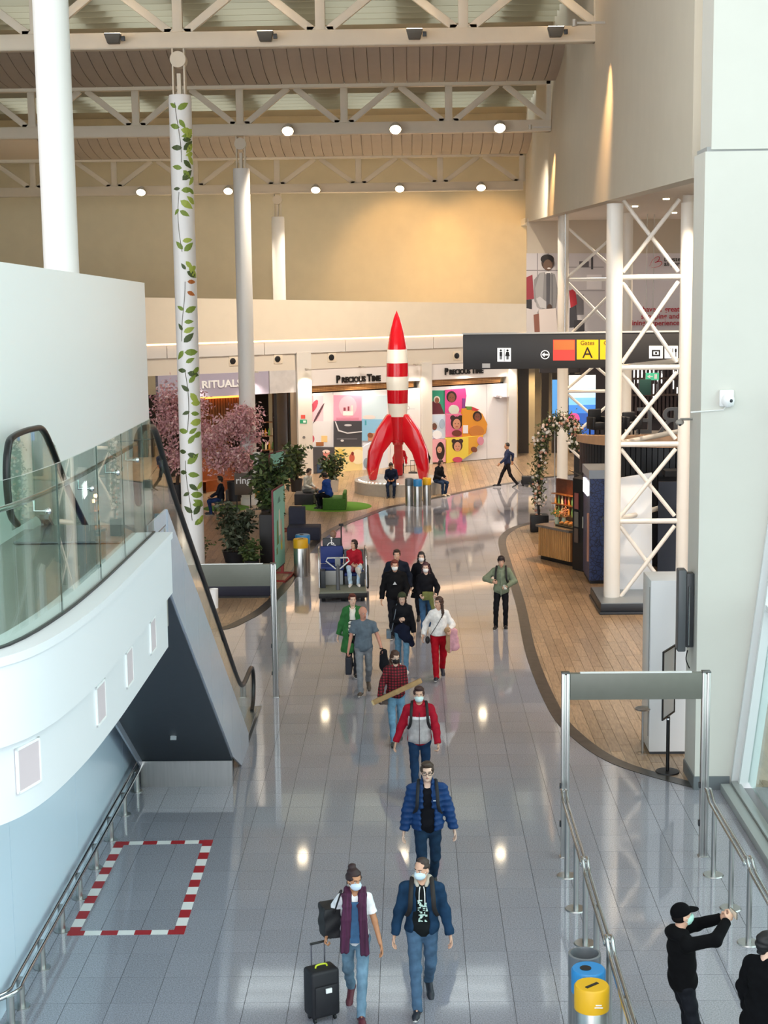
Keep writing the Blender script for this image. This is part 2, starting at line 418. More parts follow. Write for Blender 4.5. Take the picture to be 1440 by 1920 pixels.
# panelled bellies hanging before each truss, and skylights behind it
def belly(n):
    D, b, t = bays(n); e = {3: (-4.95, 1.05), 4: (-4.35, .92)}.get(n, (-4.9, 1.2))
    return [(D+e[0], t+e[1]), (D+e[0]+.35, t+e[1]*.72), (D-3.3, t+.36), (D-2.0, t+.12), (D-.75, t+.03)]
PNL = .44
for n in range(1, 5):
    D, b, t = bays(n); pr = spline(belly(n), 3); xr = XE[n]-.02+(.0 if n < 4 else .05)
    m = MB(); g = .012
    a = [(0, y, z) for y, z in pr]
    m.grid(lambda u, v: (-PNL/2+g+u*(PNL-2*g), a[int(round(v*(len(a)-1)))][1], a[int(round(v*(len(a)-1)))][2]), 1, len(a)-1)
    # folded edges give each panel its depth
    m.grid(lambda u, v: (-PNL/2+g, a[int(round(v*(len(a)-1)))][1]+u*.01, a[int(round(v*(len(a)-1)))][2]+u*.05), 1, len(a)-1)
    m.grid(lambda u, v: (PNL/2-g, a[int(round(v*(len(a)-1)))][1]+u*.01, a[int(round(v*(len(a)-1)))][2]+u*.05), 1, len(a)-1)
    me = m.mesh('ceiling_panel', BEIGE_P, 50); k = 0; x = xr+.6-PNL/2
    if n == 1: continue
    while x > -16:
        o = link('ceiling_panel', me, roof, (x, 0, 0)); o['kind'] = 'structure'; x -= PNL
    # pale backing sheet behind the panels and the end cap against the wall
    m = MB(); m.grid(lambda u, v: (-26+u*(xr+26.58), a[int(round(v*(len(a)-1)))][1]+.06, a[int(round(v*(len(a)-1)))][2]+.06), 1, len(a)-1)
    st(m.build('belly_backing', mat('ceiling_gap', '#d9cdbd', .8), roof))
    m = MB(); m.tube([(xr+.6, y, z) for y, z in pr], .03, 6); st(m.build('belly_edge_trim', mat('dark_trim', '#2b2724', .5), roof))
SKYF = mat('skylight_frame', '#cfcac0', .5)
for n in range(1, 5):
    D, b, t = bays(n); zr = t+2.5; ya, yb = D-5.2, D+.8
    st(MB().bb((-26, D-.9, t+.24), (5.9, D-.4, t+.5)).build('ridge_beam', ROOF, roof))
    for k, x in enumerate(NODE):
        st(MB().bb((x-1.875, ya, zr), (x-.6, yb, zr+.25)).build('roof_slab', ROOF, roof))
        st(MB().bb((x-.6, ya, zr+.1), (x+1.875, yb, zr+.12)).build('roof_glass', CLEAR, roof))
    # deep baffles under the glass hide the sky from a low view
    for q in range(6):
        y = ya+.02+q*1.18; st(MB().bb((-26, y, zr-.22), (5.9, y+.06, zr)).build('baffle', ROOF, roof))
    D2, t2 = (DEP[n+1], TOP[n+1]) if n < 4 else (83.4, t)
    st(MB().prism([(-26, yb, zr), (-26, D2-5.2, t2+2.5), (-26, D2-5.2, t2+2.8), (-26, yb, zr+.3)], (32.5, 0, 0)).build('roof_slab', ROOF, roof))
# near roof over the walkway
st(MB().bb((-26, 2, 20.9), (9, 21.8, 21.2)).build('roof_slab', ROOF, roof))

WHC = mat('white_column_paint', '#e6e4e0', .4)
def column(n, c, top):
    D, b, t = bays(n); r = struct('column'); x = -6.0
    st(MB().lathe([(.0, 0), (.33, 0), (.33, .25), (.3, .26), (.3, top-.1), (.285, top), (0, top)], (x, D, 0), 32).build('shaft', c, r, smooth=50))
    st(MB().cyl((x, D, top-.22), .306, .03, 32).build('collar', c, r))
    for s in (-1, 1): st(MB().prism([(x+s*.15-.02, D-.16, top), (x+s*.15-.02, D+.16, top), (x+s*.15-.02, D+.13, b), (x+s*.15-.02, D-.13, b)], (.04, 0, 0)).build('fork_plate', BEIGE, r))
    st(MB().bb((x-.05, D-.1, top), (x+.05, D+.1, top+.55)).build('tongue_plate', BEIGE, r))
    st(MB().tube([(x, D-.2, b-.28), (x, D+.2, b-.28)], .21, 20).build('pin_disc', BEIGE, r))
    return r
c0 = column(1, WHC, 13.6); c0['label'] = 'thick white column rising behind the white escalator wall'
c1 = column(2, WHITE_G, 13.05); c1['label'] = 'white column wrapped in printed vine leaves'
c2 = column(3, WHC, 12.25); c2['label'] = 'slim white column behind the pink blossom tree'
c3 = column(4, WHC, 11.2); c3['label'] = 'farthest slim column before the beige back wall'

# ================================================================== walls
st(MB().bb((-27, 78, 0), (6.3, 78.4, 21)).build('wall_back', WALLB, smooth=0))
st(MB().bb((-27, 25, 0), (-26.6, 78, 21)).build('wall_far_left', WALLB, smooth=0))
wr = MB(); wr.prism([(4.49, 25, 9.62), (5.22, 70, 10.7), (5.9, 78.2, 10.85), (5.9, 78.2, 21), (4.49, 25, 21)], (.35, 0, 0))
st(wr.build('wall_right', WALLR, smooth=0))
# big white pier and its head
XS = .117
PIERW = mat('pier_white', '#d8d6cd', .5, noise=.012, scale=2)
pier = struct('wall_pier')
st(MB().prism([(4.47, 23.8, 0), (5.06, 23.8, 0), (5.06+XS*9.93, 23.8, 9.93), (4.47, 23.8, 9.93)], (0, .9, 0)).build('lower_panel', PIERW, pier, smooth=0))
st(MB().prism([(4.56, 23.8, 9.96), (5.06+XS*9.96, 23.8, 9.96), (5.06+XS*21, 23.8, 21), (4.56, 23.8, 21)], (0, .9, 0)).build('upper_panel', PIERW, pier, smooth=0))
st(MB().prism([(4.5, 23.84, 9.9), (6.2, 23.84, 9.9), (6.2, 23.84, 10), (4.5, 23.84, 10)], (0, .8, 0)).build('joint', mat('joint_grey', '#a7a9a8', .6), pier, smooth=0))
st(MB().bb((4.45, 23.77, 0), (5.02, 24.72, .22)).build('plinth', mat('grey_plinth', '#6e7477', .4), pier, smooth=0))
# leaning glass facade on the near side
fac = struct('window_1'); fac['label'] = 'leaning green-tinted glass facade beside the walkway'
y0f, y1f = -8.0, 23.6; ZF = 17.5
frm = mat('facade_frame_white', '#e3e8e8', .35)
def fx(z, off=0): return 5.12+XS*z+off
ys_ = [23.6-k*3.15 for k in range(11)]
zs_ = [0.16, 3.0, 6.2, 9.4, 12.6, 15.8, ZF]
for k in range(len(ys_)-1):
    ya, yb = ys_[k+1]+.05, ys_[k]-.05
    for j in range(len(zs_)-1):
        za, zb = zs_[j]+.04, zs_[j+1]-.04
        st(MB().prism([(fx(za, .12), ya, za), (fx(za, .12), yb, za), (fx(zb, .12), yb, zb), (fx(zb, .12), ya, zb)], (.02, 0, 0)).build('pane', FACGL, fac, smooth=0))
for y in ys_:
    st(MB().prism([(fx(0), y-.05, .1), (fx(0), y+.05, .1), (fx(ZF), y+.05, ZF), (fx(ZF), y-.05, ZF)], (.26, 0, 0)).build('mullion', frm, fac, smooth=0))
for z in zs_[1:]:
    st(MB().bb((fx(z), y0f, z-.04), (fx(z)+.2, y1f, z+.04)).build('transom', frm, fac, smooth=0))
for kx, w_, h_, mm in ((4.86, .16, .13, mat('sill_grey', '#a9aeac', .4)), (5.02, .14, .17, mat('sill_pale', '#b7bcba', .3, metal=.6)), (5.16, .2, .1, mat('sill_dark', '#6d7374', .4))):
    st(MB().bb((kx, y0f, 0), (kx+w_, y1f+.1, h_)).build('sill', mm, fac, bevel=.01))
# white reveal between pier and glass
st(MB().prism([(5.02, 23.72, .0), (5.14, 23.72, .0), (fx(ZF, .02), 23.72, ZF), (fx(ZF, -.1), 23.72, ZF)], (0, .07, 0)).build('reveal', frm, fac, smooth=0))
# escalator-side wall: blue glazed below the walkway, white above it
wl = struct('wall_left')
for k in range(7):
    y = 27.0-k*3.4; st(MB().bb((-4.75, y-3.39, 0), (-4.6, y, 4.1)).build('glazed_panel', PALE, wl, smooth=0))
st(MB().bb((-4.85, 3, 0), (-4.76, 27.0, 4.1)).build('backing', PALE, wl, smooth=0))
up = MB().prism([(-4.57, 12, 4.15), (-4.57, 27.0, 4.15), (-4.57, 27.0, 8.1), (-4.57, 17.39, 8.32), (-4.57, 12, 8.44)], (-.3, 0, 0)); st(up.build('upper_panel', WHITE_G, wl, smooth=0))
# ------------------------------------------------------------------ walkway slab with its curved white parapet
mez = struct('slab'); mez['label'] = 'upper walkway with curved white parapet'
OUT = spline([(-2.66, 17.0), (-2.66, 15.2), (-2.67, 13.8), (-2.72, 12.6), (-2.85, 11.6), (-3.1, 11.05), (-3.6, 10.55), (-4.5, 10.2), (-6, 10.05), (-9, 10.0)], 5)
def off(pts, d):
    n = len(pts); o = []
    for i in range(n):
        a = np.array(pts[max(i-1, 0)]); b = np.array(pts[min(i+1, n-1)]); t_ = (b-a)/np.linalg.norm(b-a); o.append(tuple(np.array(pts[i])+np.array([t_[1], -t_[0]])*d))
    return o
def band(o_off, i_off, za, zb, pts=OUT):
    A, B = off(pts, o_off), off(pts, i_off); m = MB(); k = len(A); vs = []
    for i in range(k): vs += [(*A[i], za), (*A[i], zb), (*B[i], zb), (*B[i], za)]
    m.add(vs, [(4*i+j, 4*i+4+j, 4*i+4+(j+1) % 4, 4*i+(j+1) % 4) for i in range(k-1) for j in range(4)]+[(0, 1, 2, 3), (4*k-4, 4*k-1, 4*k-2, 4*k-3)])
    return m
# inward is towards the escalator wall (-x): sign fixed below
IN = 1.0 if off(OUT, 1.0)[0][0] < OUT[0][0] else -1.0
PARW = mat('parapet_white', '#dedee2', .35)
st(band(0, IN*.45, 5.24, 5.31).build('coping', PARW, mez, smooth=30))
st(band(IN*.02, IN*.45, 4.62, 5.235).build('parapet_band', PARW, mez, smooth=30))
st(band(IN*.09, IN*.45, 4.0, 4.615).build('lower_band', PARW, mez, smooth=30))
inner = off(OUT, IN*.44)
st(MB().prism([(p[0], p[1], 4.02) for p in inner]+[(-9, 18.0, 4.02)]+[(-4.6, 18.0, 4.02), (-2.9, 18.0, 4.02)], (0, 0, 1.18)).build('deck', mat('walkway_floor', '#8d8a84', .3, noise=.05), mez, smooth=0))
RECESS = mat('recess_shade', '#c9b9bd', .6)
for py0, Y in ((1220, 16.0), (1285, 14.65), (1365, 13.35), (1475, 11.5)):
    i = min(range(len(OUT)), key=lambda q: abs(OUT[q][1]-Y)); p = off(OUT, IN*.085)[i]; a = OUT[max(i-1, 0)]; b_ = OUT[i+1]; ang = math.atan2(b_[1]-a[1], b_[0]-a[0])
    m = MB(); m.box((p[0], p[1], 4.37), (.32, .012, .34), rz=ang, mi=0); m.box((p[0], p[1], 4.54), (.34, .02, .02), rz=ang, mi=1); m.box((p[0], p[1], 4.20), (.34, .02, .02), rz=ang, mi=1)
    c, s_ = math.cos(ang), math.sin(ang)
    for q in (-.16, .16): m.box((p[0]+q*c, p[1]+q*s_, 4.37), (.02, .02, .36), rz=ang, mi=1)
    st(m.build('recessed_light', [RECESS, WHITE_G], mez, smooth=0))
# glass balustrade of the walkway
bal = thing('glass_balustrade', 'curved clear glass balustrade standing on the white walkway parapet', 'balustrade', (-2.86, 14, 5.3))
BL = off(OUT, IN*.21)
def local(m, org):
    m.v = [(p[0]-org[0], p[1]-org[1], p[2]-org[2]) for p in m.v]; return m
org = (-2.86, 14, 5.3)
arc = [0]
for i in range(1, len(BL)): arc.append(arc[-1]+math.dist(BL[i-1], BL[i]))
brk = [0]
for L in (0.55, 1.2, 1.2, 1.4, 1.5, 1.5, 1.5, 1.5, 2.0): brk.append(brk[-1]+L)
def along(s_):
    for i in range(1, len(arc)):
        if arc[i] >= s_:
            t_ = (s_-arc[i-1])/(arc[i]-arc[i-1]); return (BL[i-1][0]+(BL[i][0]-BL[i-1][0])*t_, BL[i-1][1]+(BL[i][1]-BL[i-1][1])*t_)
    return BL[-1]
for a, b_ in zip(brk[:-1], brk[1:]):
    if b_ > arc[-1]: break
    ss = [a+.012+(b_-a-.024)*q/4 for q in range(5)]; pts = [along(q) for q in ss]
    m = band(-.009, .009, 5.3, 6.58, pts); local(m, org); m.build('glass_panel', GREENGL, bal, smooth=30)
    if b_ < 10:
        q = along(b_); local(MB().bb((q[0]-.006, q[1]-.006, 5.3), (q[0]+.006, q[1]+.006, 6.58)), org).build('panel_joint', mat('joint_seal', '#3d4a47', .5), bal)
m = band(-.02, .02, 5.3, 5.325, [along(q*.25) for q in range(48)]); local(m, org).build('base_seal', RUBBER, bal)
rl = [(*p, 6.33) for p in off([along(.3+q*.3) for q in range(40)], IN*.12)]
local(MB().tube(rl, .024, 10), org).build('handrail', CHROME, bal, smooth=60)
for s_ in (.9, 2.0, 3.2, 4.6, 6.0, 7.4):
    g = along(s_); h = off([along(s_-.05), along(s_), along(s_+.05)], IN*.12)[1]
    local(MB().tube([(*g, 6.22), (*h, 6.22), (*h, 6.33)], .011, 8).sph((*g, 6.22), .03, 8), org).build('rail_bracket', CHROME, bal, smooth=60)

# ================================================================== far gallery band and shop-front wall, which runs obliquely
SWX, SWY = .851, .524
def SWP(s, z, o=0.0): return (s*SWX+o*SWY, 68.9+s*SWY-o*SWX, z)
def on_front(px, py, o=0.0):
    d = CM @ np.array([(px-720)/FPX, (960-py)/FPX, -1.0]); n = np.array([SWY, -SWX]); p0 = np.array([o*SWY, 68.9-o*SWX])
    q = CC+d*((n@p0)/(n@d[:2])); return ((q[0]-p0[0])*SWX+(q[1]-p0[1])*SWY, q[2])
def sbox(m, s0, z0, s1, z1, o0, o1, mi=None):
    return m.prism([SWP(s0, z0, o0), SWP(s1, z0, o0), SWP(s1, z1, o0), SWP(s0, z1, o0)], Vector(SWP(0, 0, o1))-Vector(SWP(0, 0, o0)), mi)
def spoly(m, pts, o0, o1, mi=None):
    return m.prism([SWP(s, z, o0) for s, z in pts], Vector(SWP(0, 0, o1))-Vector(SWP(0, 0, o0)), mi)
gal = struct('wall_gallery'); gal['label'] = 'cream gallery band above the far shops'
st(spoly(MB(), [(-24, 5.8), (6.4, 5.8), (6.4, 7.08), (-24, 8.0)], .25, -.2).build('parapet', CREAM, gal, smooth=0))
st(sbox(MB(), -24, 5.72, 6.4, 5.8, -.02, -.6).build('cove_shelf', CREAM, gal, smooth=0))
st(sbox(MB(), -24, 5.745, 6.4, 5.775, .14, .02).build('cove_light', COVE, gal, smooth=0))
for s0, s1 in ((-24, -11.6), (-11.57, -7.2), (-7.17, -3.3), (-3.27, 1.2), (1.23, 6.4)):
    st(sbox(MB(), s0, 5.2, s1, 5.72, .1, -.3).build('fascia_panel', LGREY, gal, smooth=0))
for s0, s1 in ((-24, -5.72), (-4.95, 6.4)):
    st(sbox(MB(), s0, 4.5, s1, 5.19, .02, -.4).build('bulkhead', mat('bulkhead_cream', '#d6ccbd', .55), gal, smooth=0))
st(sbox(MB(), -24, 5.6, 7, 5.7, -.3, -8).build('gallery_floor', CREAM, gal, smooth=0))
# soffit on the tower side, and the wall behind it
sof = struct('ceiling_soffit')
st(MB().prism([(4.9, 25, 10.0), (12.5, 25, 10.0), (14, 78, 10.85), (5.6, 78, 10.85)], (0, 0, .3)).build('soffit', mat('soffit_white', '#e4ddd2', .6), sof, smooth=0))
st(MB().bb((5.15, 68, 5.4), (15, 68.3, 10.8)).build('wall_end', mat('wall_end_beige', '#cfc3b0', .65), smooth=0))
st(MB().bb((14.5, 24, 0), (14.8, 69, 11)).build('wall_far_right', WALLR, smooth=0))
for x, y in ((6.3, 31.5), (6.9, 36.2), (7.2, 44), (7.2, 50), (9.2, 50), (7.5, 58), (9.8, 58)):  # first two are added fill, brightening the area before the tower
    z = 10.0+(y-25)*.016
    st(MB().cyl((x, y, z-.03), .09, .035, 14).build('downlight', LAMP_ON, sof)); spot((x, y, z-.06), (x-.6, y+1.5, 0), 260, 110, '#ffe8cc')

# ------------------------------------------------------------------ lamps
HOUSING = mat('lamp_housing', '#b8b0a4', .4, metal=.4)
def round_lamp(loc, label):
    r = thing('truss_lamp', label, 'lamp', loc, 0, 'round lamps on the roof trusses')
    hs = MB().lathe([(0, .3), (.1, .3), (.2, .12), (.22, 0), (.2, 0)], n=20).build('housing', HOUSING, r, smooth=50)
    MB().lathe([(0, .015), (.2, .015), (.19, .05)], n=20).build('lens', LAMP_ON, hs)
    MB().bb((-.03, .0, .28), (.03, .1, .42)).build('bracket', HOUSING, r); return r
for n, xs in ((3, (-4.25, -.41, 3.3)), (4, (-12.2, -8.2, -4.2, -.36, 3.35))):
    D, b, t = bays(n)
    for k, x in enumerate(xs):
        lp = round_lamp((x, D-.55, b+.1), 'lit round lamp on the %s roof truss, %s from the column side' % ('middle' if n == 3 else 'rear', ('first', 'second', 'third', 'fourth', 'fifth')[k])); lp.rotation_euler[0] = -.75
        spot((x, D-.68, b), (x, D+(7 if n == 3 else -3), 3 if n == 3 else 0), 480 if n == 3 else 270, 100, '#fff0dc')
        if n == 4 and x > -1: spot((x+.3, D+.35, b+.1), (x+.3, 78, 9.0), 150, 78, '#ffc880')
for k, x in enumerate((-7.63, -3.66, .22, 3.88)):
    r = thing('floodlight', ('dark grey floodlight box on the near truss, first from the big column', 'dark grey floodlight box on the near truss, second from the big column', 'dark grey floodlight box on the near truss, above the rocket', 'dark grey floodlight box on the near truss, next to the white wall')[k], 'floodlight', (x, 41.58, 14.45), 0, 'floodlight boxes on the near truss')
    hs = MB().prism([(-.22, -.2, .12), (.22, -.2, .12), (.15, -.1, -.12), (-.15, -.1, -.12)], (0, .22, 0)); hs = hs.build('housing', mat('flood_grey', '#5d5850', .5), r, bevel=.015)
    MB().box((.26, -.05, 0), (.1, .12, .12)).build('gear_box', DARK, r, bevel=.01)
    MB().bb((-.2, -.18, .121), (.2, 0, .13)).build('lens', LAMP_ON, hs)
    MB().tube([(0, .1, .12), (.05, .2, .2)], .015, 6).build('cable', BLACK, r)
    spot((x, 41.5, 14.66), (x, 38.5, 20), 160, 100, '#ffe0b8')
for (x, y, z, tx, ty, tz) in ((3.95, 37.6, 13.6, 4.82, 38.3, 10.9), (4.2, 54.2, 12.85, 5.08, 55.0, 10.5)):
    spot((x, y, z+.35), (tx, ty, tz), 260, 66, '#ffca8c', .05, 1.0)
    r = thing('wall_lamp', 'small lamp grazing the white wall near the %s truss end' % ('near' if y < 50 else 'middle'), 'lamp', (x, y, z+.36)); MB().cyl((0, 0, 0), .06, .16, 12).build('housing', HOUSING, r); MB().bb((.03, -.02, .05), (.72, .02, .1)).build('arm', HOUSING, r)
# added fill lamps under the gallery fascia, to brighten the far shops and seating
for k, s_ in enumerate((-10.5, -7.8, -5.3, -2.6, .2, 2.9, 5.2)):
    p = SWP(s_, 4.485, .45); q = SWP(s_, 0, 1.6)
    r = thing('downlight', 'added round fill downlight under the gallery, %s from the blossom trees' % ('first', 'second', 'third', 'fourth', 'fifth', 'sixth', 'seventh')[k], 'lamp', p, 0, 'added fill downlights under the gallery')
    tr_ = MB().lathe([(0, .02), (.09, .02), (.11, 0), (.13, 0), (.13, .05), (0, .05)], n=18).build('trim_ring', HOUSING, r); MB().lathe([(0, .012), (.09, .012)], n=18).build('lens', LAMP_ON, tr_)
    MB().tube([(0, 0, .05), (-.45*SWY, .45*SWX, .05)], .02, 6).build('arm', HOUSING, r)
    spot((p[0], p[1], p[2]-.03), q, 48, 120, '#ffeedb')
# ================================================================== escalator
esc = thing('escalator', 'escalator with black handrails descending from the white walkway to the floor', 'escalator', (-3.65, 24.1, 0))
EO = (-3.65, 24.1, 0)
def L(m, o=EO): return local(m, o)
def stepz(y): return min(5.3, max(0.0, 4.35-(y-19.6)*.63)) if y > 18.1 else 5.3
SIDEP = mat('escalator_cladding', '#bcc2d0', .2, metal=.15, noise=.02)
SOF = mat('escalator_soffit', '#3a4048', .35, noise=.06)
XR, XL = -2.93, -4.42
# cladding bays on the side facing the concourse
yy = [18.2+i*1.17 for i in range(8)]
for a, b in zip(yy[:-1], yy[1:]):
    top = lambda y: max(.12, 4.35-(y-19.6)*.63+.16); bot = lambda y: max(.0, 4.3-(y-18.36)*.665)
    b2 = min(b, 26.6); pts = [(XR, a+.008, bot(a)), (XR, b2-.008, max(.0, bot(b2))), (XR, b2-.008, top(b2)), (XR, a+.008, top(a))]
    L(MB().prism(pts, (.03, 0, 0))).build('cladding_panel', SIDEP, esc, smooth=0)
L(MB().prism([(XR, 16.9, 4.05), (XR, 18.19, 4.35), (XR, 18.19, 5.4), (XR, 16.9, 5.4)], (.02, 0, 0))).build('cladding_panel', SIDEP, esc, smooth=0)
L(MB().prism([(XL, 18.2, 4.2), (XL, 24.6, 0), (XL, 26.6, 0), (XL, 26.6, .1), (XL, 18.2, 5.3)], (.03, 0, 0))).build('cladding_panel', SIDEP, esc, smooth=0)
L(MB().prism([(XL, 17.2, 4.9), (XL, 18.36, 4.28), (XL, 24.15, .42), (XL, 24.2, .5), (XL, 18.4, 4.4), (XL, 17.2, 5.0)], (XR-XL, 0, 0))).build('soffit_panel', SOF, esc, smooth=0)
L(MB().bb((XL, 24.12, 0), (XR, 24.2, .43))).build('base_plate', STEEL, esc, smooth=0, label='brushed steel plate closing the foot of the soffit')
L(MB().bb((-3.72, 23.0, 1.13), (-3.66, 23.06, 1.2)).box((-3.69, 23.03, 1.18), (.09, .03, .14), rx=-.58)).build('socket', mat('socket_grey', '#b7bbbe', .4), esc)
# deck strips, steps
DECK = mat('escalator_deck', '#9a9ea3', .25, metal=.8)
for x in (XR-.02, XL+.1):
    L(MB().prism([(x-.09, 18.1, 5.36), (x-.09, 19.6, 4.43), (x-.09, 26.4, .14), (x-.09, 28.4, .14), (x-.09, 28.4, .1), (x-.09, 26.4, .1), (x-.09, 19.6, 4.38), (x-.09, 18.1, 5.3)], (.11, 0, 0))).build('deck_strip', DECK, esc, smooth=0)
sm = MB().prism([(0, 0, 0), (0, .4, 0), (0, .4, -.24), (0, .02, -.24)], (1.1, 0, 0)).mesh('step', mat('step_grey', '#4d5055', .5, metal=.5), 0)
for k in range(20):
    y = 18.3+k*.4; o = link('step', sm, esc, (-4.22-EO[0], y-EO[1], min(5.26, 4.35-(y+.4-19.6)*.63+.03)))
    if o.location.z < .02: o.location.z = .02
for (nm, ya, yb, z0, z1) in (('landing_plate', 16.9, 18.1, 5.21, 5.23), ('landing_plate', 26.5, 28.9, 0, .02)):
    L(MB().bb((XL, ya, z0), (XR+.02, yb, z1))).build(nm, DECK, esc, smooth=0)
for x in (-3.02, -4.33):
    ys = 16.4 if x < -4 else 16.9
    hp = [(x, ys+.35, 5.45), (x, ys+.08, 5.62), (x, ys, 6.0), (x, ys+.1, 6.3), (x, ys+.35, 6.42), (x, 17.7, 6.42), (x, 18.2, 6.33), (x, 18.9, 5.82), (x, 19.6, 5.32), (x, 22, 3.81), (x, 24.5, 2.23), (x, 25.8, 1.41), (x, 26.5, 1.06), (x, 27.1, .97), (x, 28.1, .96), (x, 28.4, .86), (x, 28.52, .6), (x, 28.4, .3), (x, 28.1, .15)]
    sp = spline(hp, 5); L(MB().tube(sp, .043, 10, flat=.8)).build('handrail', RUBBER, esc, smooth=60)
    inn = [(p[1], p[2]-.03) for p in sp]
    def hz(y):
        c = [z for (q, z) in inn if abs(q-y) < .25 and z > (stepz(y)+.4)]; return max(c) if c else stepz(y)+.95
    ps = [ys+.12, 17.6, 18.7, 20.0, 21.3, 22.6, 23.9, 25.2, 26.5, 27.6, 28.35]
    for a, b in zip(ps[:-1], ps[1:]):
        lo = lambda y: (stepz(y) if y < 27 else 0)+.12
        q = [(x-.006, a+.006, lo(a)), (x-.006, b-.006, lo(b)), (x-.006, b-.006, hz(b)), (x-.006, (a+b)/2, hz((a+b)/2)), (x-.006, a+.006, hz(a))]
        L(MB().prism(q, (.012, 0, 0))).build('balustrade_panel', GREENGL, esc, smooth=0)
L(MB().bb((-3.08, 16.95, 5.3), (-2.96, 17.5, 5.75))).build('newel_skirt', mat('newel_skirt', '#c9bdb6', .4), esc, bevel=.03)
L(MB().sph((-3.02, 17.05, 5.62), .03, 10)).build('stop_button', mat('red_lamp', '#d01322', .3, emit='#ff1a2a', estr=2), esc)

# ================================================================== low guard rail along the blue wall, and the hazard tape
lr = thing('guard_rail', 'low twin-tube steel guard rail running along the pale blue wall', 'rail', (-4.45, 20, 0))
for dx in (-.05, .05):
    L(MB().tube(spline([(-4.45+dx, 24.4, .36), (-4.45+dx, 20, .35), (-4.45+dx, 16.6, .34), (-4.45+dx, 16.1, .34), (-4.62, 15.85-dx, .34)], 6), .026, 10), (-4.45, 20, 0)).build('rail', CHROME, lr, smooth=60)
for y in (15.95, 16.4, 17.4, 18.47, 19.52, 20.6, 21.7, 22.8, 23.9):
    po_ = L(MB().cyl((-4.45, y, .01), .045, .33, 14), (-4.45, 20, 0)).build('post', STEEL, lr, smooth=50); L(MB().cyl((-4.45, y, 0), .1, .012, 18), (-4.45, 20, 0)).build('base_plate', STEEL, po_, smooth=50)
TR, TW = mat('tape_red', '#a8242c', .5), mat('tape_white', '#e9e9e6', .5)
tp = thing('floor_tape', 'red and white striped warning tape in a rectangle on the floor', 'tape', (-3.7, 20, 0))
cor = [(-4.36, 21.62), (-2.94, 21.67), (-2.89, 18.34), (-4.36, 18.32)]
for e in range(4):
    a, b = np.array(cor[e]), np.array(cor[(e+1) % 4]); d = (b-a)/np.linalg.norm(b-a); nn = np.array([d[1], -d[0]])*.14; ln = np.linalg.norm(b-a); k = int(round(ln/.25)); k += 1-k % 2
    for i in range(k):
        p, q = a+d*ln*i/k, a+d*ln*(i+1)/k
        local(MB().prism([(*p, .0005+.002*(e % 2)), (*q, .0005+.002*(e % 2)), (*(q+nn), .0005+.002*(e % 2)), (*(p+nn), .0005+.002*(e % 2))], (0, 0, .0015)), (-3.7, 20, 0)).build('tape_stripe', TR if i % 2 == 0 else TW, tp, smooth=0)

# ================================================================== portal frames and queue railings
def portal(x0, x1, y, top, low, label, left=True):
    r = thing('portal_frame', label, 'frame', ((x0+x1)/2, y, 0)); o = ((x0+x1)/2, y, 0)
    for x in (x0, x1):
        m = MB(); m.bb((x-.055, y-.05, .0), (x-.012, y+.05, top)); m.bb((x+.012, y-.05, 0), (x+.055, y+.05, top)); m.bb((x-.012, y-.035, .0), (x+.012, y+.035, top-.02)); m.bb((x-.07, y-.065, 0), (x+.07, y+.065, .012))
        pp = local(m, o).build('post', STEEL, r, bevel=.004)
        local(MB().bb((x-.06, y-.055, top), (x+.06, y+.055, top+.02)), o).build('post_cap', mat('steel_dark', '#6b6d6c', .35, metal=.9), pp, bevel=.004)
        for z in (.45, 1.0): local(MB().bb((x-.075, y-.03, z), (x-.055, y+.03, z+.08)), o).build('reader', DARK, pp, bevel=.004)
    bb_ = local(MB().bb((x0+.06, y-.05, low), (x1-.06, y+.05, top)), o).build('beam', mat('portal_beam_grey', '#73736a', .4, metal=.15, noise=.03), r, bevel=.006)
    local(MB().bb((x0+.2, y-.03, top), (x1-.2, y+.03, top+.012)), o).build('light_strip', WHITE_G, bb_)
    return r
portal(2.12, 4.06, 20.9, 2.66, 2.29, 'steel portal frame over the lane between the queue rails')
portal(-5.0, -2.69, 29.6, 2.67, 2.24, 'steel portal frame behind the escalator foot')
def railing(x, label):
    r = thing('queue_rail', label, 'rail', (x, 17.5, 0), 0, 'waist-high steel queue rails'); o = (x, 17.5, 0)
    for ya, yb in ((20.72, 18.2), (18.16, 15.9), (15.86, 13.6)):
        for dx in (-.028, .028):
            sp = spline([(x+dx, ya, 1.04), (x+dx, ya-.1, 1.06), (x+dx, ya-.3, .98), (x+dx, ya-.5, .96), (x+dx, (ya+yb)/2, .955), (x+dx, yb+.1, .955), (x+dx, yb, .92)], 4)
            rl_ = local(MB().tube(sp, .022, 8), o).build('rail', CHROME, r, smooth=60)
        local(MB().tube([(x-.04, ya-.02, 1.03), (x+.04, ya-.02, 1.03)], .026, 8), o).build('end_cap', CHROME, rl_, smooth=60)
    for y in (20.2, 19.06, 18.0, 16.9, 15.75, 14.6):
        pp = local(MB().cyl((x, y, 0), .034, .95, 14), o).build('post', STEEL, r, smooth=50)
        local(MB().lathe([(0, .014), (.13, .014), (.14, 0)], (x, y, 0), 24), o).build('base_plate', STEEL, pp, smooth=50)
    return r
railing(2.08, 'steel queue rail beside the yellow bin')
railing(4.07, 'steel queue rail next to the leaning glass facade')

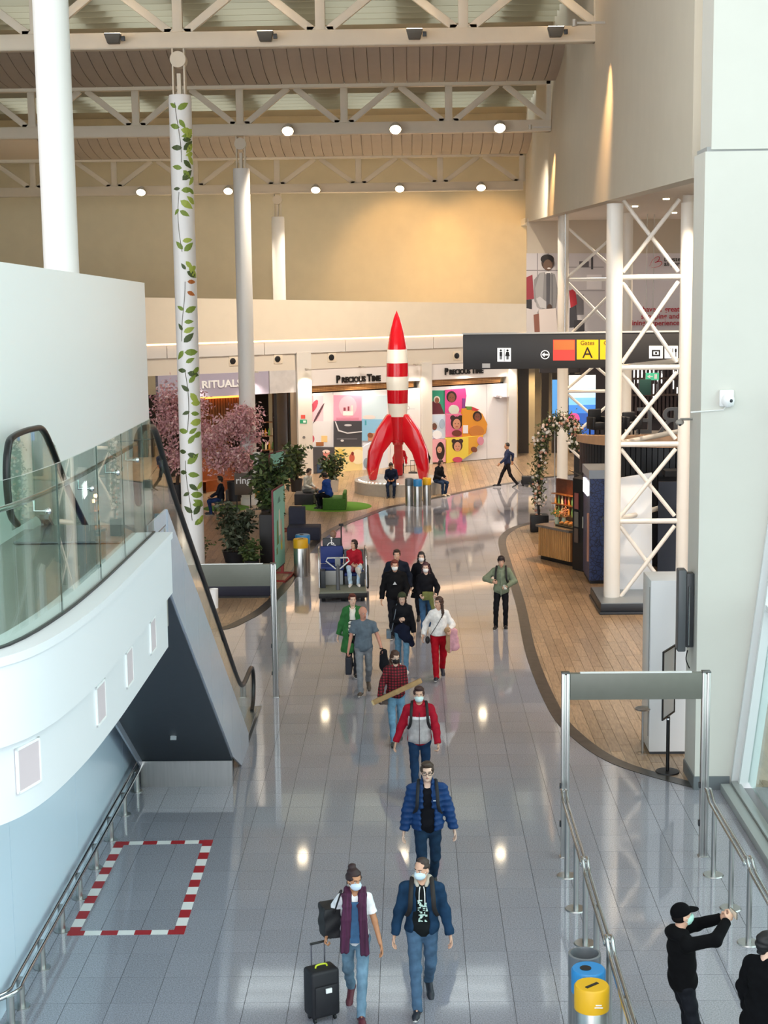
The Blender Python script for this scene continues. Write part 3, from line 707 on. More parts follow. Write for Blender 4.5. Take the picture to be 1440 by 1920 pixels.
# ================================================================== waste bins
YEL, BLU, GRYB = mat('bin_yellow', '#e0ac12', .4), mat('bin_blue', '#2b86c5', .35), mat('bin_grey', '#7c8084', .4, metal=.4)
def bin_(loc, kind, label, r=.17, h=.95, group=None, detail=True):
    t = thing('waste_bin', label, 'bin', loc, 0, group)
    MB().lathe([(0, 0), (r, 0), (r, h-.24), (r-.005, h-.23)], n=28).build('body', STEEL, t, smooth=50)
    c = {'yellow': YEL, 'blue': BLU, 'grey': GRYB}[kind]
    if kind == 'grey':
        MB().lathe([(r-.01, h-.25), (r+.004, h-.25), (r+.004, h), (r-.02, h+.005), (r-.025, h-.02), (r-.03, h-.3), (0, h-.3)], n=28).build('collar', c, t, smooth=50)
    else:
        cl_ = MB().lathe([(r-.01, h-.25), (r+.008, h-.25), (r+.01, h-.02), (r-.005, h), (0, h)], n=28).build('collar', c, t, smooth=50)
        if kind == 'yellow': MB().box((0, -.02, h+.002), (.17, .035, .008), rz=.7).build('slot', BLACK, cl_)
        else:
            MB().lathe([(.0, .0), (.06, 0), (.06, .006), (0, .006)], (-.03, 0, h), 16).build('slot', BLACK, cl_)
        if detail:
            MB().box((.05, -r-.008, h-.14), (.06, .004, .012)).box((.05, -r-.008, h-.165), (.085, .004, .012)).build('pale_mark', WHITE_G, cl_, kind='stuff')
    return t
bin_((1.80, 15.62, 0), 'grey', 'open-topped grey steel bin, farthest of the three by the queue rail')
bin_((1.80, 15.26, 0), 'blue', 'steel bin with blue top between the grey and yellow bins')
bin_((1.79, 14.88, 0), 'yellow', 'steel bin with yellow slotted top beside the queue rail')
bin_((-.05, 56.2, 0), 'grey', 'grey steel bin before the rocket plinth', .15, 1.0, detail=False)
bin_((.26, 56.0, 0), 'blue', 'small blue-topped steel bin before the rocket plinth', .15, 1.0, detail=False)
bin_((.6, 56.35, 0), 'yellow', 'small yellow-topped steel bin before the rocket plinth', .15, 1.0, detail=False)
bin_((-3.08, 42.5, 0), 'yellow', 'steel bin with yellow top behind the parked mobility cart', .2, 1.05, detail=False)
bin_((-3.06, 43.05, 0), 'blue', 'steel bin with blue top just behind the yellow one, near the cart', .2, 1.08, detail=False)

# ================================================================== rocket sculpture (plain red and white)
RED, RWH = mat('rocket_red', '#c4081c', .16, coat=.5), mat('rocket_white', '#efece2', .2, coat=.4)
RX, RY = -.42, 60.2
pl_ = thing('plinth', 'low round grey plinth under the red rocket', 'plinth', (RX, RY, 0))
MB().lathe([(0, .5), (1.74, .5), (1.78, .47), (1.78, 0), (0, 0)], n=48).build('drum', mat('plinth_grey', '#a9a49c', .25, noise=.05), pl_, smooth=30)
for k in range(14):
    a = PI+.1+k*.055*2; MB().sph((1.6*math.cos(a), 1.6*math.sin(a), .505), (.03, .03, .012), 8).build('light', LAMP_ON, pl_)
rk = thing('rocket', 'tall glossy red and white rocket sculpture on a round plinth', 'sculpture', (RX-.05, RY, .5))
prof = [(.26, 1.55), (.33, 2.2), (.40, 3.0), (.435, 3.8), (.42, 4.6), (.36, 5.2), (.26, 5.75), (.12, 6.25), (.0, 6.55)]
def rr(z):
    for (r0, z0), (r1, z1) in zip(prof[:-1], prof[1:]):
        if z0 <= z <= z1: return r0+(r1-r0)*(z-z0)/(z1-z0)
    return .26
def hull(nm, za, zb, m_, off_=0):
    n = 10; MB().lathe([(rr(za+(zb-za)*i/n)+off_, za+(zb-za)*i/n) for i in range(n+1)], n=32).build(nm, m_, rk, smooth=50)
hull('nose_cone', 5.05, 6.55, RED); 
for k, (za, zb) in enumerate(((2.45, 2.97), (2.97, 3.49), (3.49, 4.01), (4.01, 4.53), (4.53, 5.05))): hull('hull_band', za, zb, RWH if k % 2 == 0 else RED)
hull('tail_section', 1.45, 2.45, RED)
MB().lathe([(0, 1.35), (.2, 1.35), (.28, 1.55)], n=24).build('nozzle', RED, rk)
for k, a in enumerate((196, 338, 90)):
    a = math.radians(a); cs, sn = math.cos(a), math.sin(a)
    P2 = [(.2, 2.55), (.42, 2.55), (.86, 1.95), (1.2, 1.15), (1.27, .45), (1.18, 0.0), (.92, 0.0), (.80, .55), (.62, 1.05), (.3, 1.45), (.2, 1.5)]
    th = .17; m = MB(); m.prism([(p*cs+sn*th, p*sn-cs*th, z) for p, z in P2], (-2*th*sn, 2*th*cs, 0)); m.build('fin', RED, rk, bevel=.07, segs=3, smooth=60)

# ================================================================== shop fronts (flat print is print; boards have depth)
def ell(cx, cy, rx, ry, n=16, rot=0.0):
    c, s = math.cos(rot), math.sin(rot); return [(cx+rx*math.cos(2*PI*i/n)*c-ry*math.sin(2*PI*i/n)*s, cy+rx*math.cos(2*PI*i/n)*s+ry*math.sin(2*PI*i/n)*c) for i in range(n)]
def pm(h, e=0.0):
    return mat('print_'+h.strip('#')+('_lit' if e else ''), h, .55, emit=h if e else None, estr=e)
def print_front(name, parent, shapes, o0, lift=.004):
    """Flat printed picture on the shop-front plane: layers (colour, pixel polygon) stacked as thin print."""
    cols = sorted(set(c for c, _ in shapes)); m = MB(); o = Vector((0, 0, 0))
    for k, (c, poly) in enumerate(shapes):
        m.prism([SWP(*on_front(px, py, o0), o0) for px, py in poly], Vector(SWP(0, 0, lift*(k+1)))-Vector(SWP(0, 0, 0)), cols.index(c))
    return m.build(name, [pm(c) for c in cols], parent, smooth=0)
def rect(x0, y0, x1, y1): return [(x0, y0), (x1, y0), (x1, y1), (x0, y1)]
def face(cx, cy, r, skin, hair, up=1.0, bun=0):
    s = [(hair, ell(cx, cy-.15*r, 1.2*r, 1.35*r*up)), (skin, ell(cx, cy+.12*r, .82*r, 1.12*r))]
    if bun: s = [(hair, ell(cx-.8*r, cy-1.2*r, .55*r, .55*r)), (hair, ell(cx+.8*r, cy-1.2*r, .55*r, .55*r))]+s
    s += [('#2a1a14', ell(cx-.32*r, cy, .13*r, .08*r, 8)), ('#2a1a14', ell(cx+.32*r, cy, .13*r, .08*r, 8)), ('#b0433f', ell(cx, cy+.65*r, .3*r, .1*r, 8))]
    return s
sf = struct('wall_shopfront'); sf['label'] = 'shop fronts under the gallery'
for a, b in ((-5.68, -5.0), (.57, 1.1), (5.3, 5.75)):
    st(sbox(MB(), a, 0, b, 4.6 if a > -5.6 else 5.25, .14, -.35).build('pier', mat('shop_pier', '#d9d4cc', .45), sf, smooth=0))
for (a, b) in ((-5.0, .57), (1.1, 5.3)):
    st(sbox(MB(), a, 3.78, b, 4.5, -.02, -.2).build('sign_fascia', mat('sign_fascia_white', '#e4dedb', .45), sf, smooth=0))
    st(sbox(MB(), a, 3.5, b-.3, 3.78, -.12, -.4).build('timber_header', WOODP, sf, smooth=0))
    for k in range(4): st(sbox(MB(), a, 3.53+k*.065, b-.3, 3.56+k*.065, -.1, -.12).build('timber_slat', WOODL, sf, smooth=0))
    st(sbox(MB(), a, 0, b, 3.52, -.3, -.5).build('shop_shutter', DARK, sf, smooth=0))
def letters(body, s, z, size, o, parent, m_, xs=1.0, nm='sign_letters', ex=.03):
    M = frame_m(SWP(s, z, o), (SWX, SWY, 0)); return text_obj(nm, body, size, m_, parent, M, ex, 'LEFT', .012, 1.0, xs)
INK = mat('letter_black', '#17120f', .4)
for k, (s, z, sz) in enumerate(((-3.74, 3.87, .33), (1.85, 4.0, .31))):
    t = thing('shop_sign', ('black raised PRECIOUS TIME lettering over the hoarding behind the rocket', 'black raised PRECIOUS TIME lettering beside the black hanging sign')[k], 'sign', SWP(s, z, .02))
    off_ = Vector(SWP(s, z, .02))
    for body, ds, q in (('P', 0, 1.35), ('RECIOUS', .27, 1.0), ('T', 1.55, 1.35), ('IME', 1.78, 1.0)):
        o = letters(body, s+ds*sz/.33, z, sz*q, .02, t, INK, .9)
        o.data.transform(Matrix.Translation(-off_))
# hoardings: board panels with printed pictures
hb = struct('wall_hoarding'); hb['label'] = 'printed white hoarding boards closing the shops'
HW = mat('hoarding_white', '#e9e6e8', .4)
for a, b in ((-4.98, -3.9), (-3.88, -2.45), (-2.43, -1.05), (-1.03, .55), (1.12, 2.2), (2.22, 4.15), (4.17, 5.28)):
    st(sbox(MB(), a, .02, b, 3.46, 0, -.06).build('board', HW, hb, bevel=.004, smooth=0))
g = [('#f0c9d3', rect(581, 742, 606, 790)), ('#efe6e8', rect(606, 740, 625, 790)), ('#e0e0e4', rect(581, 790, 625, 838)), ('#c94f63', ell(588, 762, 5, 14, 10, .5)), ('#5c3f48', ell(597, 775, 2, 22, 8, .5)), ('#c8566a', ell(585, 823, 4, 7)), ('#e9c98a', rect(602, 817, 613, 829)), ('#a5683c', rect(592, 829, 606, 836)),
     ('#efa3bd', rect(625, 741, 677, 789)), ('#f3bccb', ell(651, 762, 17, 20)), ('#d98aa3', rect(630, 783, 672, 787)), ('#fbf3ef', rect(642, 771, 661, 779)), ('#8d3d4d', rect(643, 764, 647, 770)), ('#8d3d4d', rect(651, 762, 654, 770)), ('#f4e0d6', rect(657, 760, 660, 771)),
     ('#43434a', rect(625, 789, 677, 838)), ('#c9c9cf', ell(651, 797, 7, 2)), ('#77777f', rect(630, 822, 668, 823.5)), ('#d9d9de', ell(640, 826, 3, 2)), ('#d9d9de', [(626, 790), (628, 790), (634, 806), (650, 811), (677, 808), (677, 810), (650, 813), (632, 808)]),
     ('#cfe4ef', rect(677, 741, 724, 786)), ('#8cc3e6', rect(677, 786, 724, 826)), ('#e9dcd9', ell(690, 782, 12, 4)), ('#4aa0b4', rect(682, 788, 685, 797)), ('#c98a66', rect(688, 812, 705, 826)), ('#8a5238', ell(692, 816, 5, 5)),
     ('#4a4a50', rect(581, 838, 625, 887)), ('#d98a80', [(603, 845), (616, 845), (614, 885), (606, 885)]), ('#f1dad2', ell(609, 846, 7, 3)), ('#b25e4c', rect(604, 862, 616, 872)), ('#2e4766', rect(592, 868, 603, 886)),
     ('#f0dc9c', rect(625, 838, 677, 885)), ('#e8cf70', ell(634, 854, 9, 14)), ('#f7ecc6', ell(668, 856, 13, 14)), ('#c8604a', ell(657, 858, 5, 8)), ('#7c2c24', ell(658, 850, 2.5, 3.5)), ('#dfe6f3', [(677, 838), (694, 828), (724, 840), (724, 876), (677, 884)]), ('#8ea3b8', ell(684, 868, 6, 10))]
t = print_front('printed_picture', hb, g, 0.0); t['kind'] = 'structure'
g = [('#cfcfd6', rect(752, 766, 778, 767.2)), ('#8b8b94', ell(764, 765, 4, 4)), ('#e9e6e8', ell(764, 765, 3.2, 3.2))]
st(print_front('printed_picture', hb, g, 0.0))
g = [('#2f8f73', rect(808, 732, 834, 776)), ('#5a1f2b', [(808, 754), (818, 750), (826, 758), (833, 776), (808, 777)])]+face(819, 750, 5, '#8a5a42', '#d9d3cc')
g += [('#d0468f', [(834, 731), (872, 728), (874, 742), (871, 762), (872, 772), (834, 775)])]+face(846, 745, 8, '#7a4a36', '#2a1712')+[('#c7cdbf', ell(850, 768, 10, 9)), ('#7b3d84', rect(866, 747, 871, 766))]
g += [('#c5d4e6', rect(808, 778, 834, 822))]+face(813, 799, 6, '#6b4a3c', '#bcc6d2')+[('#e8edf3', ell(818, 815, 9, 8)), ('#9fb0c6', ell(827, 794, 5, 9))]
g += [('#d86e95', rect(834, 776, 864, 819))]+face(854, 794, 9, '#c98f73', '#33201c', 1, 1)+[('#6b3226', ell(854, 812, 9, 6))]
g += [('#d9922d', [(864, 766), (885, 764), (902, 776), (911, 795), (908, 812), (902, 816), (864, 819)]), ('#5f8a3c', [(872, 762), (882, 762), (882, 768), (872, 768)]), ('#c2333c', [(882, 762), (896, 768), (890, 770), (882, 769)])]+face(892, 781, 7, '#7c4a34', '#241510')+[('#c07a35', ell(890, 808, 14, 11)), ('#e9e4ea', rect(865, 797, 874, 812))]
g += [('#e9aab6', rect(808, 823, 832, 866))]+[('#2c1a17', ell(822, 845, 8, 17))]+face(820, 842, 5.5, '#d9a389', '#2c1a17')
g += [('#e6d04f', [(833, 821), (902, 816), (896, 830), (880, 850), (858, 864), (833, 868)]), ('#dba33b', [(874, 819), (902, 816), (896, 830), (882, 846), (874, 852)])]+face(853, 836, 8, '#d39a7d', '#3a2420', 1, 1)+[('#c24a6a', ell(853, 861, 9, 5)), ('#d38da4', ell(896, 826, 6, 8)), ('#7a4632', ell(884, 842, 6, 5, 10, .6))]
g += [('#b9b3b8', rect(925, 743.5, 950, 744.7)), ('#8e8a90', ell(933, 744, 3, 3)), ('#e9e6e8', ell(933, 744, 2.3, 2.3))]
st(print_front('printed_picture', hb, g, 0.0))
st(print_front('exit_pictogram', sf, [('#d9534a', rect(564, 778, 572, 785)), ('#2f9e74', rect(562, 787, 575, 794)), ('#eef5ef', rect(568, 788.5, 573, 792.5)), ('#777777', ell(569.5, 820, 2.5, 2.5))], .145))
# round black loudspeakers on cream plates
for k, px in enumerate((437, 521, 622, 857)):
    s, z = on_front(px, (677, 673, 670, 667)[k], .02); p = SWP(s, z, .03)
    t = thing('wall_speaker', ('round black speaker on a square plate above the lavender shop sign', 'round black speaker on a square plate beside the slim column', 'round black speaker on a square plate above the PRECIOUS TIME sign by the white pier', 'round black speaker on a square plate next to the black hanging sign')[k], 'speaker', p, math.atan2(SWY, SWX), 'round speakers under the gallery')
    pt_ = MB().bb((-.2, -.03, -.2), (.2, .02, .2)).build('plate', CREAM, t, bevel=.01)
    MB().tube([(-.05, -.03, 0), (-.05, -.07, 0)], .13, 20).build('grille', BLACK, pt_, bevel=.01)
# the lavender cosmetics shop
LAV = mat('lavender_fascia', '#a8a2b4', .4)
cs_ = struct('wall_cosmetics_shop'); cs_['label'] = 'lavender shop front with timber interior behind the blossom tree'
st(sbox(MB(), -12, 3.55, -7.0, 4.5, .06, -.2).build('fascia', LAV, cs_, smooth=0))
st(sbox(MB(), -6.95, 3.55, -5.7, 4.5, .02, -.2).build('fascia', mat('drape_grey', '#c6c2c0', .7, noise=.1, scale=3), cs_, smooth=0))
st(sbox(MB(), -12, 0, -5.72, 3.55, -2.6, -2.7).build('back_panel', mat('shop_dark', '#211d1a', .5), cs_, smooth=0))
for k in range(22): st(sbox(MB(), -9.6+k*.13, .2, -9.5+k*.13, 3.3, -2.3, -2.4).build('timber_slat', WOODP, cs_, smooth=0))
st(sbox(MB(), -9.7, 3.3, -6.7, 3.4, -2.1, -2.6).build('cove_light', mat('warm_cove', '#ffb066', .5, emit='#ff9a45', estr=1.6), cs_))
for s_ in (-8.0, -6.75, -6.05): st(sbox(MB(), s_, 0, s_+.14, 3.55, -.02, -.16).build('door_post', BLACK, cs_, smooth=0))
st(sbox(MB(), -5.98, 0, -5.7, 3.55, .02, -.2).build('door_post', mat('bronze_post', '#7b6c5a', .4), cs_, smooth=0))
t = thing('shop_sign', 'white raised RITUALS lettering on a lavender fascia', 'sign', SWP(-10.1, 3.92, .07)); o = letters('RITUALS', -10.1, 3.92, .42, .07, t, WHITE_G, 1.15); o.data.transform(Matrix.Translation(-Vector(SWP(-10.1, 3.92, .07))))
BOT_M = [mat('bottle_amber', '#c98a2b', .2), mat('bottle_green', '#5d8a3f', .3), mat('bottle_cream', '#e3d6b0', .4)]
sh = thing('display_shelf', 'dark display shelf inside the timber shop entrance', 'shelf', SWP(-6.4, 0, -1.4), math.atan2(SWY, SWX))
for z in (.4, 1.0, 1.6, 2.2): MB().bb((-.35, -.15, z), (.35, .15, z+.03)).build('shelf_board', WOODP, sh)
for x in (-.36, .36): MB().bb((x-.02, -.16, 0), (x+.02, .16, 2.6)).build('upright', BLACK, sh)
for k in range(12):
    q = k // 4; bx, bz = -.26+(k % 4)*.17, (.43, 1.03, 1.63)[q]; p = Vector(SWP(-6.4, 0, -1.4)); c, s_ = SWX, SWY
    o = MB().lathe([(0, 0), (.05, 0), (.05, .2), (.02, .26), (.02, .32), (0, .32)], n=10).build('bottle', BOT_M[k % 3], None); o.location = (p.x+bx*c, p.y+bx*s_, bz+.001)
    tag(o, '%s bottle, %s on the %s board of the dark shop shelf' % (('amber', 'green', 'cream')[k % 3], ('first', 'second', 'third', 'fourth')[k % 4], ('lowest', 'second', 'third')[q]), 'bottle', 'bottles on the shop shelf')
# corridor beyond the hoarding
co = struct('wall_corridor'); co['label'] = 'dark corridor opening beyond the hoarding'
cz = mat('corridor_dark', '#3c342c', .3); 
st(MB().bb((5.2, 79, 0), (15, 79.3, 5.6)).build('end_panel', mat('corridor_end', '#8e8069', .4, noise=.2, scale=.8), co, smooth=0))
for x, w in ((5.15, .5), (6.25, .35), (6.75, .5), (7.6, .22)): st(MB().bb((x, 73.5, 0), (x+w, 73.9, 5.4)).build('dark_post', cz if w > .3 else BLACK, co, smooth=0))
st(MB().bb((5.1, 72.5, 4.9), (15, 78.9, 5.3)).build('corridor_ceiling', mat('corridor_ceil', '#5a5046', .6), co, smooth=0))
st(MB().tube([(6.1, 73, .95), (8.2, 71.5, .95)], .03, 8).build('corridor_rail', BLACK, co))
spot((6.3, 76.5, 4.7), (6.3, 76.5, 0), 120, 110)
# ================================================================== lattice towers
LAT = mat('lattice_cream', '#f4efe6', .4)
def tower(label, legs, pairs, zs, xb, top, rad):
    r = thing('lattice_tower', label, 'tower', (*legs[0], 0)); o = (*legs[0], 0)
    for (x, y), rd in zip(legs, rad):
        local(MB().lathe([(0, 0), (rd+.03, 0), (rd+.03, .03), (rd, .05), (rd, min(top+(y-25)*.016, 9.88 if y < 38 else 99)), (0, min(top+(y-25)*.016, 9.88 if y < 38 else 99))], (x, y, 0), 24), o).build('leg', LAT, r, smooth=50)
    for a, b in pairs:
        for z in zs: local(MB().tube([(*legs[a], z), (*legs[b], z)], .065, 10), o).build('strut', LAT, r, smooth=60)
    lv = [.1]+list(zs)+[top+.1]
    for a, b in xb:
        for z0, z1 in zip(lv[:-1], lv[1:]):
            A, B = Vector((*legs[a], 0)), Vector((*legs[b], 0)); d = (B-A).normalized()*rad[0]; u = Vector((0, 0, 1))
            local(MB().tube([A+d+u*(z0+.12), B-d+u*(z1-.12)], .052, 10), o).build('brace', LAT, r, smooth=60)
            local(MB().tube([A+d+u*(z1-.12)+Vector((0, .06, 0)), B-d+u*(z0+.12)+Vector((0, .06, 0))], .052, 10), o).build('brace', LAT, r, smooth=60)
    return r
ZS = (2.16, 4.07, 5.95, 8.13)
tower('white steel lattice tower with cross braces standing on the dark base', [(4.98, 37.9), (6.72, 37.9), (7.35, 41.4)], [(0, 1), (0, 2), (1, 2)], ZS, [(0, 1)], 9.98, (.2, .16, .14))
bx = at_depth(1056, 500, 57); cx_ = at_depth(1177, 450, 57)
tower('white steel lattice tower farther back, in front of the wall poster', [(bx[0], 57), (cx_[0], 57)], [(0, 1)], ZS, [(0, 1)], 9.98, (.2, .19))
pb = thing('tower_base', 'dark raised base slab under the nearer lattice tower', 'base', (5.6, 38.1, 0))
MB().bb((-1.03, -1.15, 0), (1.6, 1.1, .07)).bb((-1.0, -1.1, .07), (1.6, 1.05, .26)).build('slab', mat('base_dark', '#23272d', .4), pb, bevel=.01)
MB().bb((-.98, -1.05, .26), (1.6, 1.0, .275)).build('top_plate', mat('base_top', '#9aa0a3', .3, metal=.5), pb)
wp = thing('screen_panel', 'large plain white screen panel behind the lattice tower leg', 'panel', (5.5, 38.75, .275))
MB().prism([(-.35, 0, 0), (.62, 0, 0), (.62, .3, 2.95), (-.35, .3, 2.8)], (0, .05, 0)).build('face', mat('screen_white', '#eef2f6', .3), wp, bevel=.006)
MB().prism([(.3, .4, 0), (.34, .4, 0), (.34, .4, 1.6), (.3, .4, 1.6)], (0, .3, 0)).build('brace', STEEL, wp)

# ================================================================== black hanging sign
SG = mat('sign_charcoal', '#3b3a3b', .45)
hs_ = thing('hanging_sign', 'long charcoal wayfinding sign with pictograms and Gates A tiles', 'sign', (5.45, 52, 5.75)); HO = Vector((5.45, 52, 5.75))
local(MB().bb((1.8, 51.94, 5.19), (9.2, 52.06, 6.35)), HO).build('board', SG, hs_, bevel=.01)
local(MB().bb((1.78, 51.92, 6.35), (9.2, 52.08, 6.4)), HO).build('top_rail', mat('sign_rail', '#d8d8d6', .3), hs_)
for x in (5.2, 6.87, 9.1): local(MB().tube([(x, 52, 6.4), (x, 52, 10.4)], .02, 8), HO).build('hanger_rod', STEEL, hs_)
def on52(px, py, o=0.0):
    p = at_depth(px, py, 51.94); return (p[0], 51.94-o, p[2])
def sign_print(nm, shapes, parent=hs_):
    cols = sorted(set(c for c, _ in shapes)); m = MB()
    for k, (c, poly) in enumerate(shapes): m.prism([on52(x, y) for x, y in poly], (0, -.004*(k+1), 0), cols.index(c))
    return local(m, HO).build(nm, [pm(c, .35) if c in ('#f2b91a', '#e8443c', '#f2f2f2') else pm(c) for c in cols], parent, smooth=0)
def man(x, y, s, dress=False):
    q = [('#151515', ell(x, y-7*s, 2*s, 2*s, 10))]
    q += [('#151515', [(x-2.2*s, y-4.5*s), (x+2.2*s, y-4.5*s), (x+(4 if dress else 2.2)*s, y+3*s), (x-(4 if dress else 2.2)*s, y+3*s)]), ('#151515', rect(x-1.8*s, y+2*s, x-.3*s, y+9*s)), ('#151515', rect(x+.3*s, y+2*s, x+1.8*s, y+9*s))]; return q
sign_print('toilet_pictogram', [('#f2f2f2', rect(932.5, 652.5, 958, 678))]+man(939, 664.5, 1.05)+man(951.5, 664.5, 1.05, True)+[('#555555', rect(945.1, 654, 945.7, 677))])
sign_print('arrow_disc', [('#f2f2f2', ell(1022, 665, 8.5, 8.5, 24)), ('#2b2b2b', ell(1022, 665, 6.8, 6.8, 24)), ('#f2f2f2', rect(1016.5, 663.6, 1028, 666.4)), ('#f2f2f2', [(1016, 665), (1021, 660.5), (1021, 669.5)])])
sign_print('red_tile', [('#e8443c', rect(1037, 637, 1078, 676)), ('#f08a4b', rect(1038, 638, 1077, 656))])
sign_print('gate_tile', [('#f2b91a', rect(1081.5, 637, 1122, 674))]); sign_print('gate_tile', [('#f2b91a', rect(1125, 637, 1166, 674))])
for x, a in ((1101.5, 'A'), (1145, 'B')):
    p = on52(x, 671, .012); text_obj('gate_letter', a, .52, INK, hs_, frame_m(Vector(p)-HO, (1, 0, 0)), .002, 'CENTER')
    p = on52(x, 646.5, .012); text_obj('sign_text', 'Gates', .2, INK, hs_, frame_m(Vector(p)-HO, (1, 0, 0)), .002, 'CENTER')
sign_print('service_pictogram', [('#f2f2f2', rect(1217, 648.5, 1242.5, 672)), ('#151515', rect(1222, 656, 1238, 668)), ('#f2f2f2', rect(1225, 659, 1235, 665)), ('#151515', rect(1228, 660, 1232, 664))])
sign_print('restaurant_pictogram', [('#f2f2f2', rect(1246, 648.5, 1271, 672)), ('#151515', rect(1256, 653, 1257.5, 669)), ('#151515', rect(1260.5, 653, 1262, 669)), ('#151515', ell(1267, 657, 2, 4, 10)), ('#151515', rect(1266.3, 657, 1267.7, 669))])
sign_print('bracket_plate', [('#d9d9d9', rect(904, 681.5, 919, 690))])

# ================================================================== wall poster
po = thing('wall_poster', 'wide airport poster with a shopping man and red slogan text', 'poster', (8.5, 67.95, 7.5)); PO = Vector((8.5, 67.95, 7.5))
def on68(px, py): p = at_depth(px, py, 67.98); return (p[0], 67.98, p[2])
pg = [('#e6dfe1', rect(987, 475, 1300, 626)), ('#d3cdce', rect(987, 475, 1135, 626)), ('#8f8a8c', rect(987, 506, 1060, 508)), ('#8f8a8c', rect(1007, 475, 1008.5, 560)), ('#8f8a8c', rect(1027, 475, 1028.5, 510)), ('#aaa4a6', rect(1066, 500, 1132, 502)), ('#aaa4a6', rect(1066, 544, 1134, 546)),
      ('#5f5b60', rect(1086, 490, 1104, 501)), ('#4c494d', rect(1108, 477, 1112, 505)), ('#7a777b', rect(1072, 552, 1094, 590)), ('#efeaea', rect(1100, 515, 1128, 542)),
      ('#9a3340', [(987, 520), (998, 515), (1001, 560), (987, 562)]), ('#2d2c30', rect(987, 562, 997, 620)), ('#c0303c', [(1067, 545), (1078, 541), (1082, 570), (1070, 578)]), ('#444349', [(1068, 578), (1080, 572), (1082, 612), (1068, 614)]), ('#3a383c', rect(1076, 600, 1095, 622)),
      ('#4b3a31', ell(1027, 493, 12, 13)), ('#241d1b', ell(1026, 486, 12.5, 9)), ('#6f5444', ell(1027, 497, 8.5, 10.5)), ('#efe6e2', ell(1029, 503, 3.5, 1.4, 8)), ('#8d8b8c', [(1012, 512), (1027, 509), (1040, 514), (1046, 545), (1041, 577), (1020, 584), (1002, 565), (1001, 525)]), ('#a7a5a6', [(1012, 512), (1020, 510), (1016, 582), (1006, 574), (1003, 540)]), ('#6b6a6d', rect(1034, 515, 1036, 578)), ('#c9c7c8', [(1005, 560), (1012, 556), (1032, 572), (1028, 580), (1012, 576)]), ('#f0ece8', [(1021, 511), (1027, 509), (1033, 511), (1028, 520)]), ('#55545a', [(1024, 512), (1031, 512), (1030, 578), (1024, 580)]), ('#4f3a30', ell(1030, 577, 5, 7)),
      ('#e4d8d2', [(1010, 580), (1042, 578), (1046, 626), (1006, 626)]), ('#d3ccca', [(987, 578), (1008, 582), (1004, 626), (987, 626)]), ('#8c5a4a', [(1000, 590), (1010, 588), (1012, 626), (1002, 626)])]
cols = sorted(set(c for c, _ in pg)); m = MB()
for k, (c, poly) in enumerate(pg): m.prism([on68(x, y) for x, y in poly], (0, -.004*(k+1), 0), cols.index(c))
local(m, PO).build('print', [pm(c) for c in cols], po, smooth=0)
PR = mat('slogan_red', '#b92a3b', .5)
for tx, y in (('have a great', 584), ('shopping and', 597), ('dining experience', 609.5)):
    x_ = 1274; wds = tx.split(' ')
    for wd in wds[::-1]:
        p = at_depth(x_, y, 67.86); o = text_obj('slogan_word', wd, .31, PR, po, frame_m(Vector((p[0], p[1], p[2]))-PO, (1, 0, 0)), .003, 'RIGHT', .006)
        xs = [v.co.x for v in o.data.vertices]; x_ -= (max(xs)-min(xs)+.13)*2900/68.0
for k, (tx, y) in enumerate((('brussels', 490), ('airport', 498.5))):
    p = at_depth(1245, y, 67.86); text_obj('logo_text', tx, .27, INK, po, frame_m(Vector((p[0], p[1], p[2]))-PO, (1, 0, 0)), .003, 'LEFT', .006)
def on68o(x, y): p = at_depth(x, y, 67.85); return Vector((p[0], 67.85, p[2]))-PO
m = MB(); m.tube([on68o(x, y) for x, y in spline([(1218, 499), (1224, 487), (1233, 481), (1237, 484), (1233, 490), (1228, 492), (1238, 490), (1241, 494), (1234, 500), (1221, 502)], 5)], [.02+.035*math.sin(i/45*PI) for i in range(46)], 6, flat=.3)
m.build('logo_ribbon', mat('logo_red', '#cf2035', .5), po)

# ================================================================== cafe kiosk under the tower
DKS = mat('kiosk_slat', '#24272c', .45); DKS2 = mat('kiosk_slat_dark', '#15171a', .5); RIM = mat('kiosk_rim_wood', '#c79c77', .4, noise=.12, scale=3)
ks = thing('cafe_kiosk', 'dark slatted cafe kiosk with curved pale wood rim', 'kiosk', (9.0, 46.6, 0)); KO = (9.0, 46.6)
def kp(a, r): return (r*math.cos(a), r*math.sin(a))
A0, A1 = math.radians(182), math.radians(300); NS = 46
for i in range(NS):
    a = A0+(A1-A0)*i/NS; b = A0+(A1-A0)*(i+.82)/NS; zt = 3.33+.25*(i/NS)
    if i*(A1-A0)/NS > math.radians(55) and i*(A1-A0)/NS < math.radians(88): zl = 2.6
    else: zl = .1
    p = [kp(a, 3.9), kp(b, 3.9), kp(b, 3.83), kp(a, 3.83)]
    MB().prism([(x, y, zl) for x, y in p], (0, 0, zt-zl)).build('slat', DKS, ks, smooth=0)
m = MB()
for i in range(24):
    a, b = A0+(A1-A0)*i/24, A0+(A1-A0)*(i+1)/24
    m.prism([(*kp(a, 3.82), 0), (*kp(b, 3.82), 0), (*kp(b, 3.75), 0), (*kp(a, 3.75), 0)], (0, 0, 3.35))
m.build('inner_drum', DKS2, ks)
m = MB()
for i in range(28):
    a, b = A0+(A1-A0)*i/28, A0+(A1-A0)*(i+1)/28; z = 3.3+.25*i/28; hgt = .2+.35*i/28
    m.prism([(*kp(a, 4.0), z), (*kp(b, 4.0), z+.25/28), (*kp(b, 3.75), z+.25/28), (*kp(a, 3.75), z)], (0, 0, hgt))
m.build('rim', RIM, ks, smooth=30)
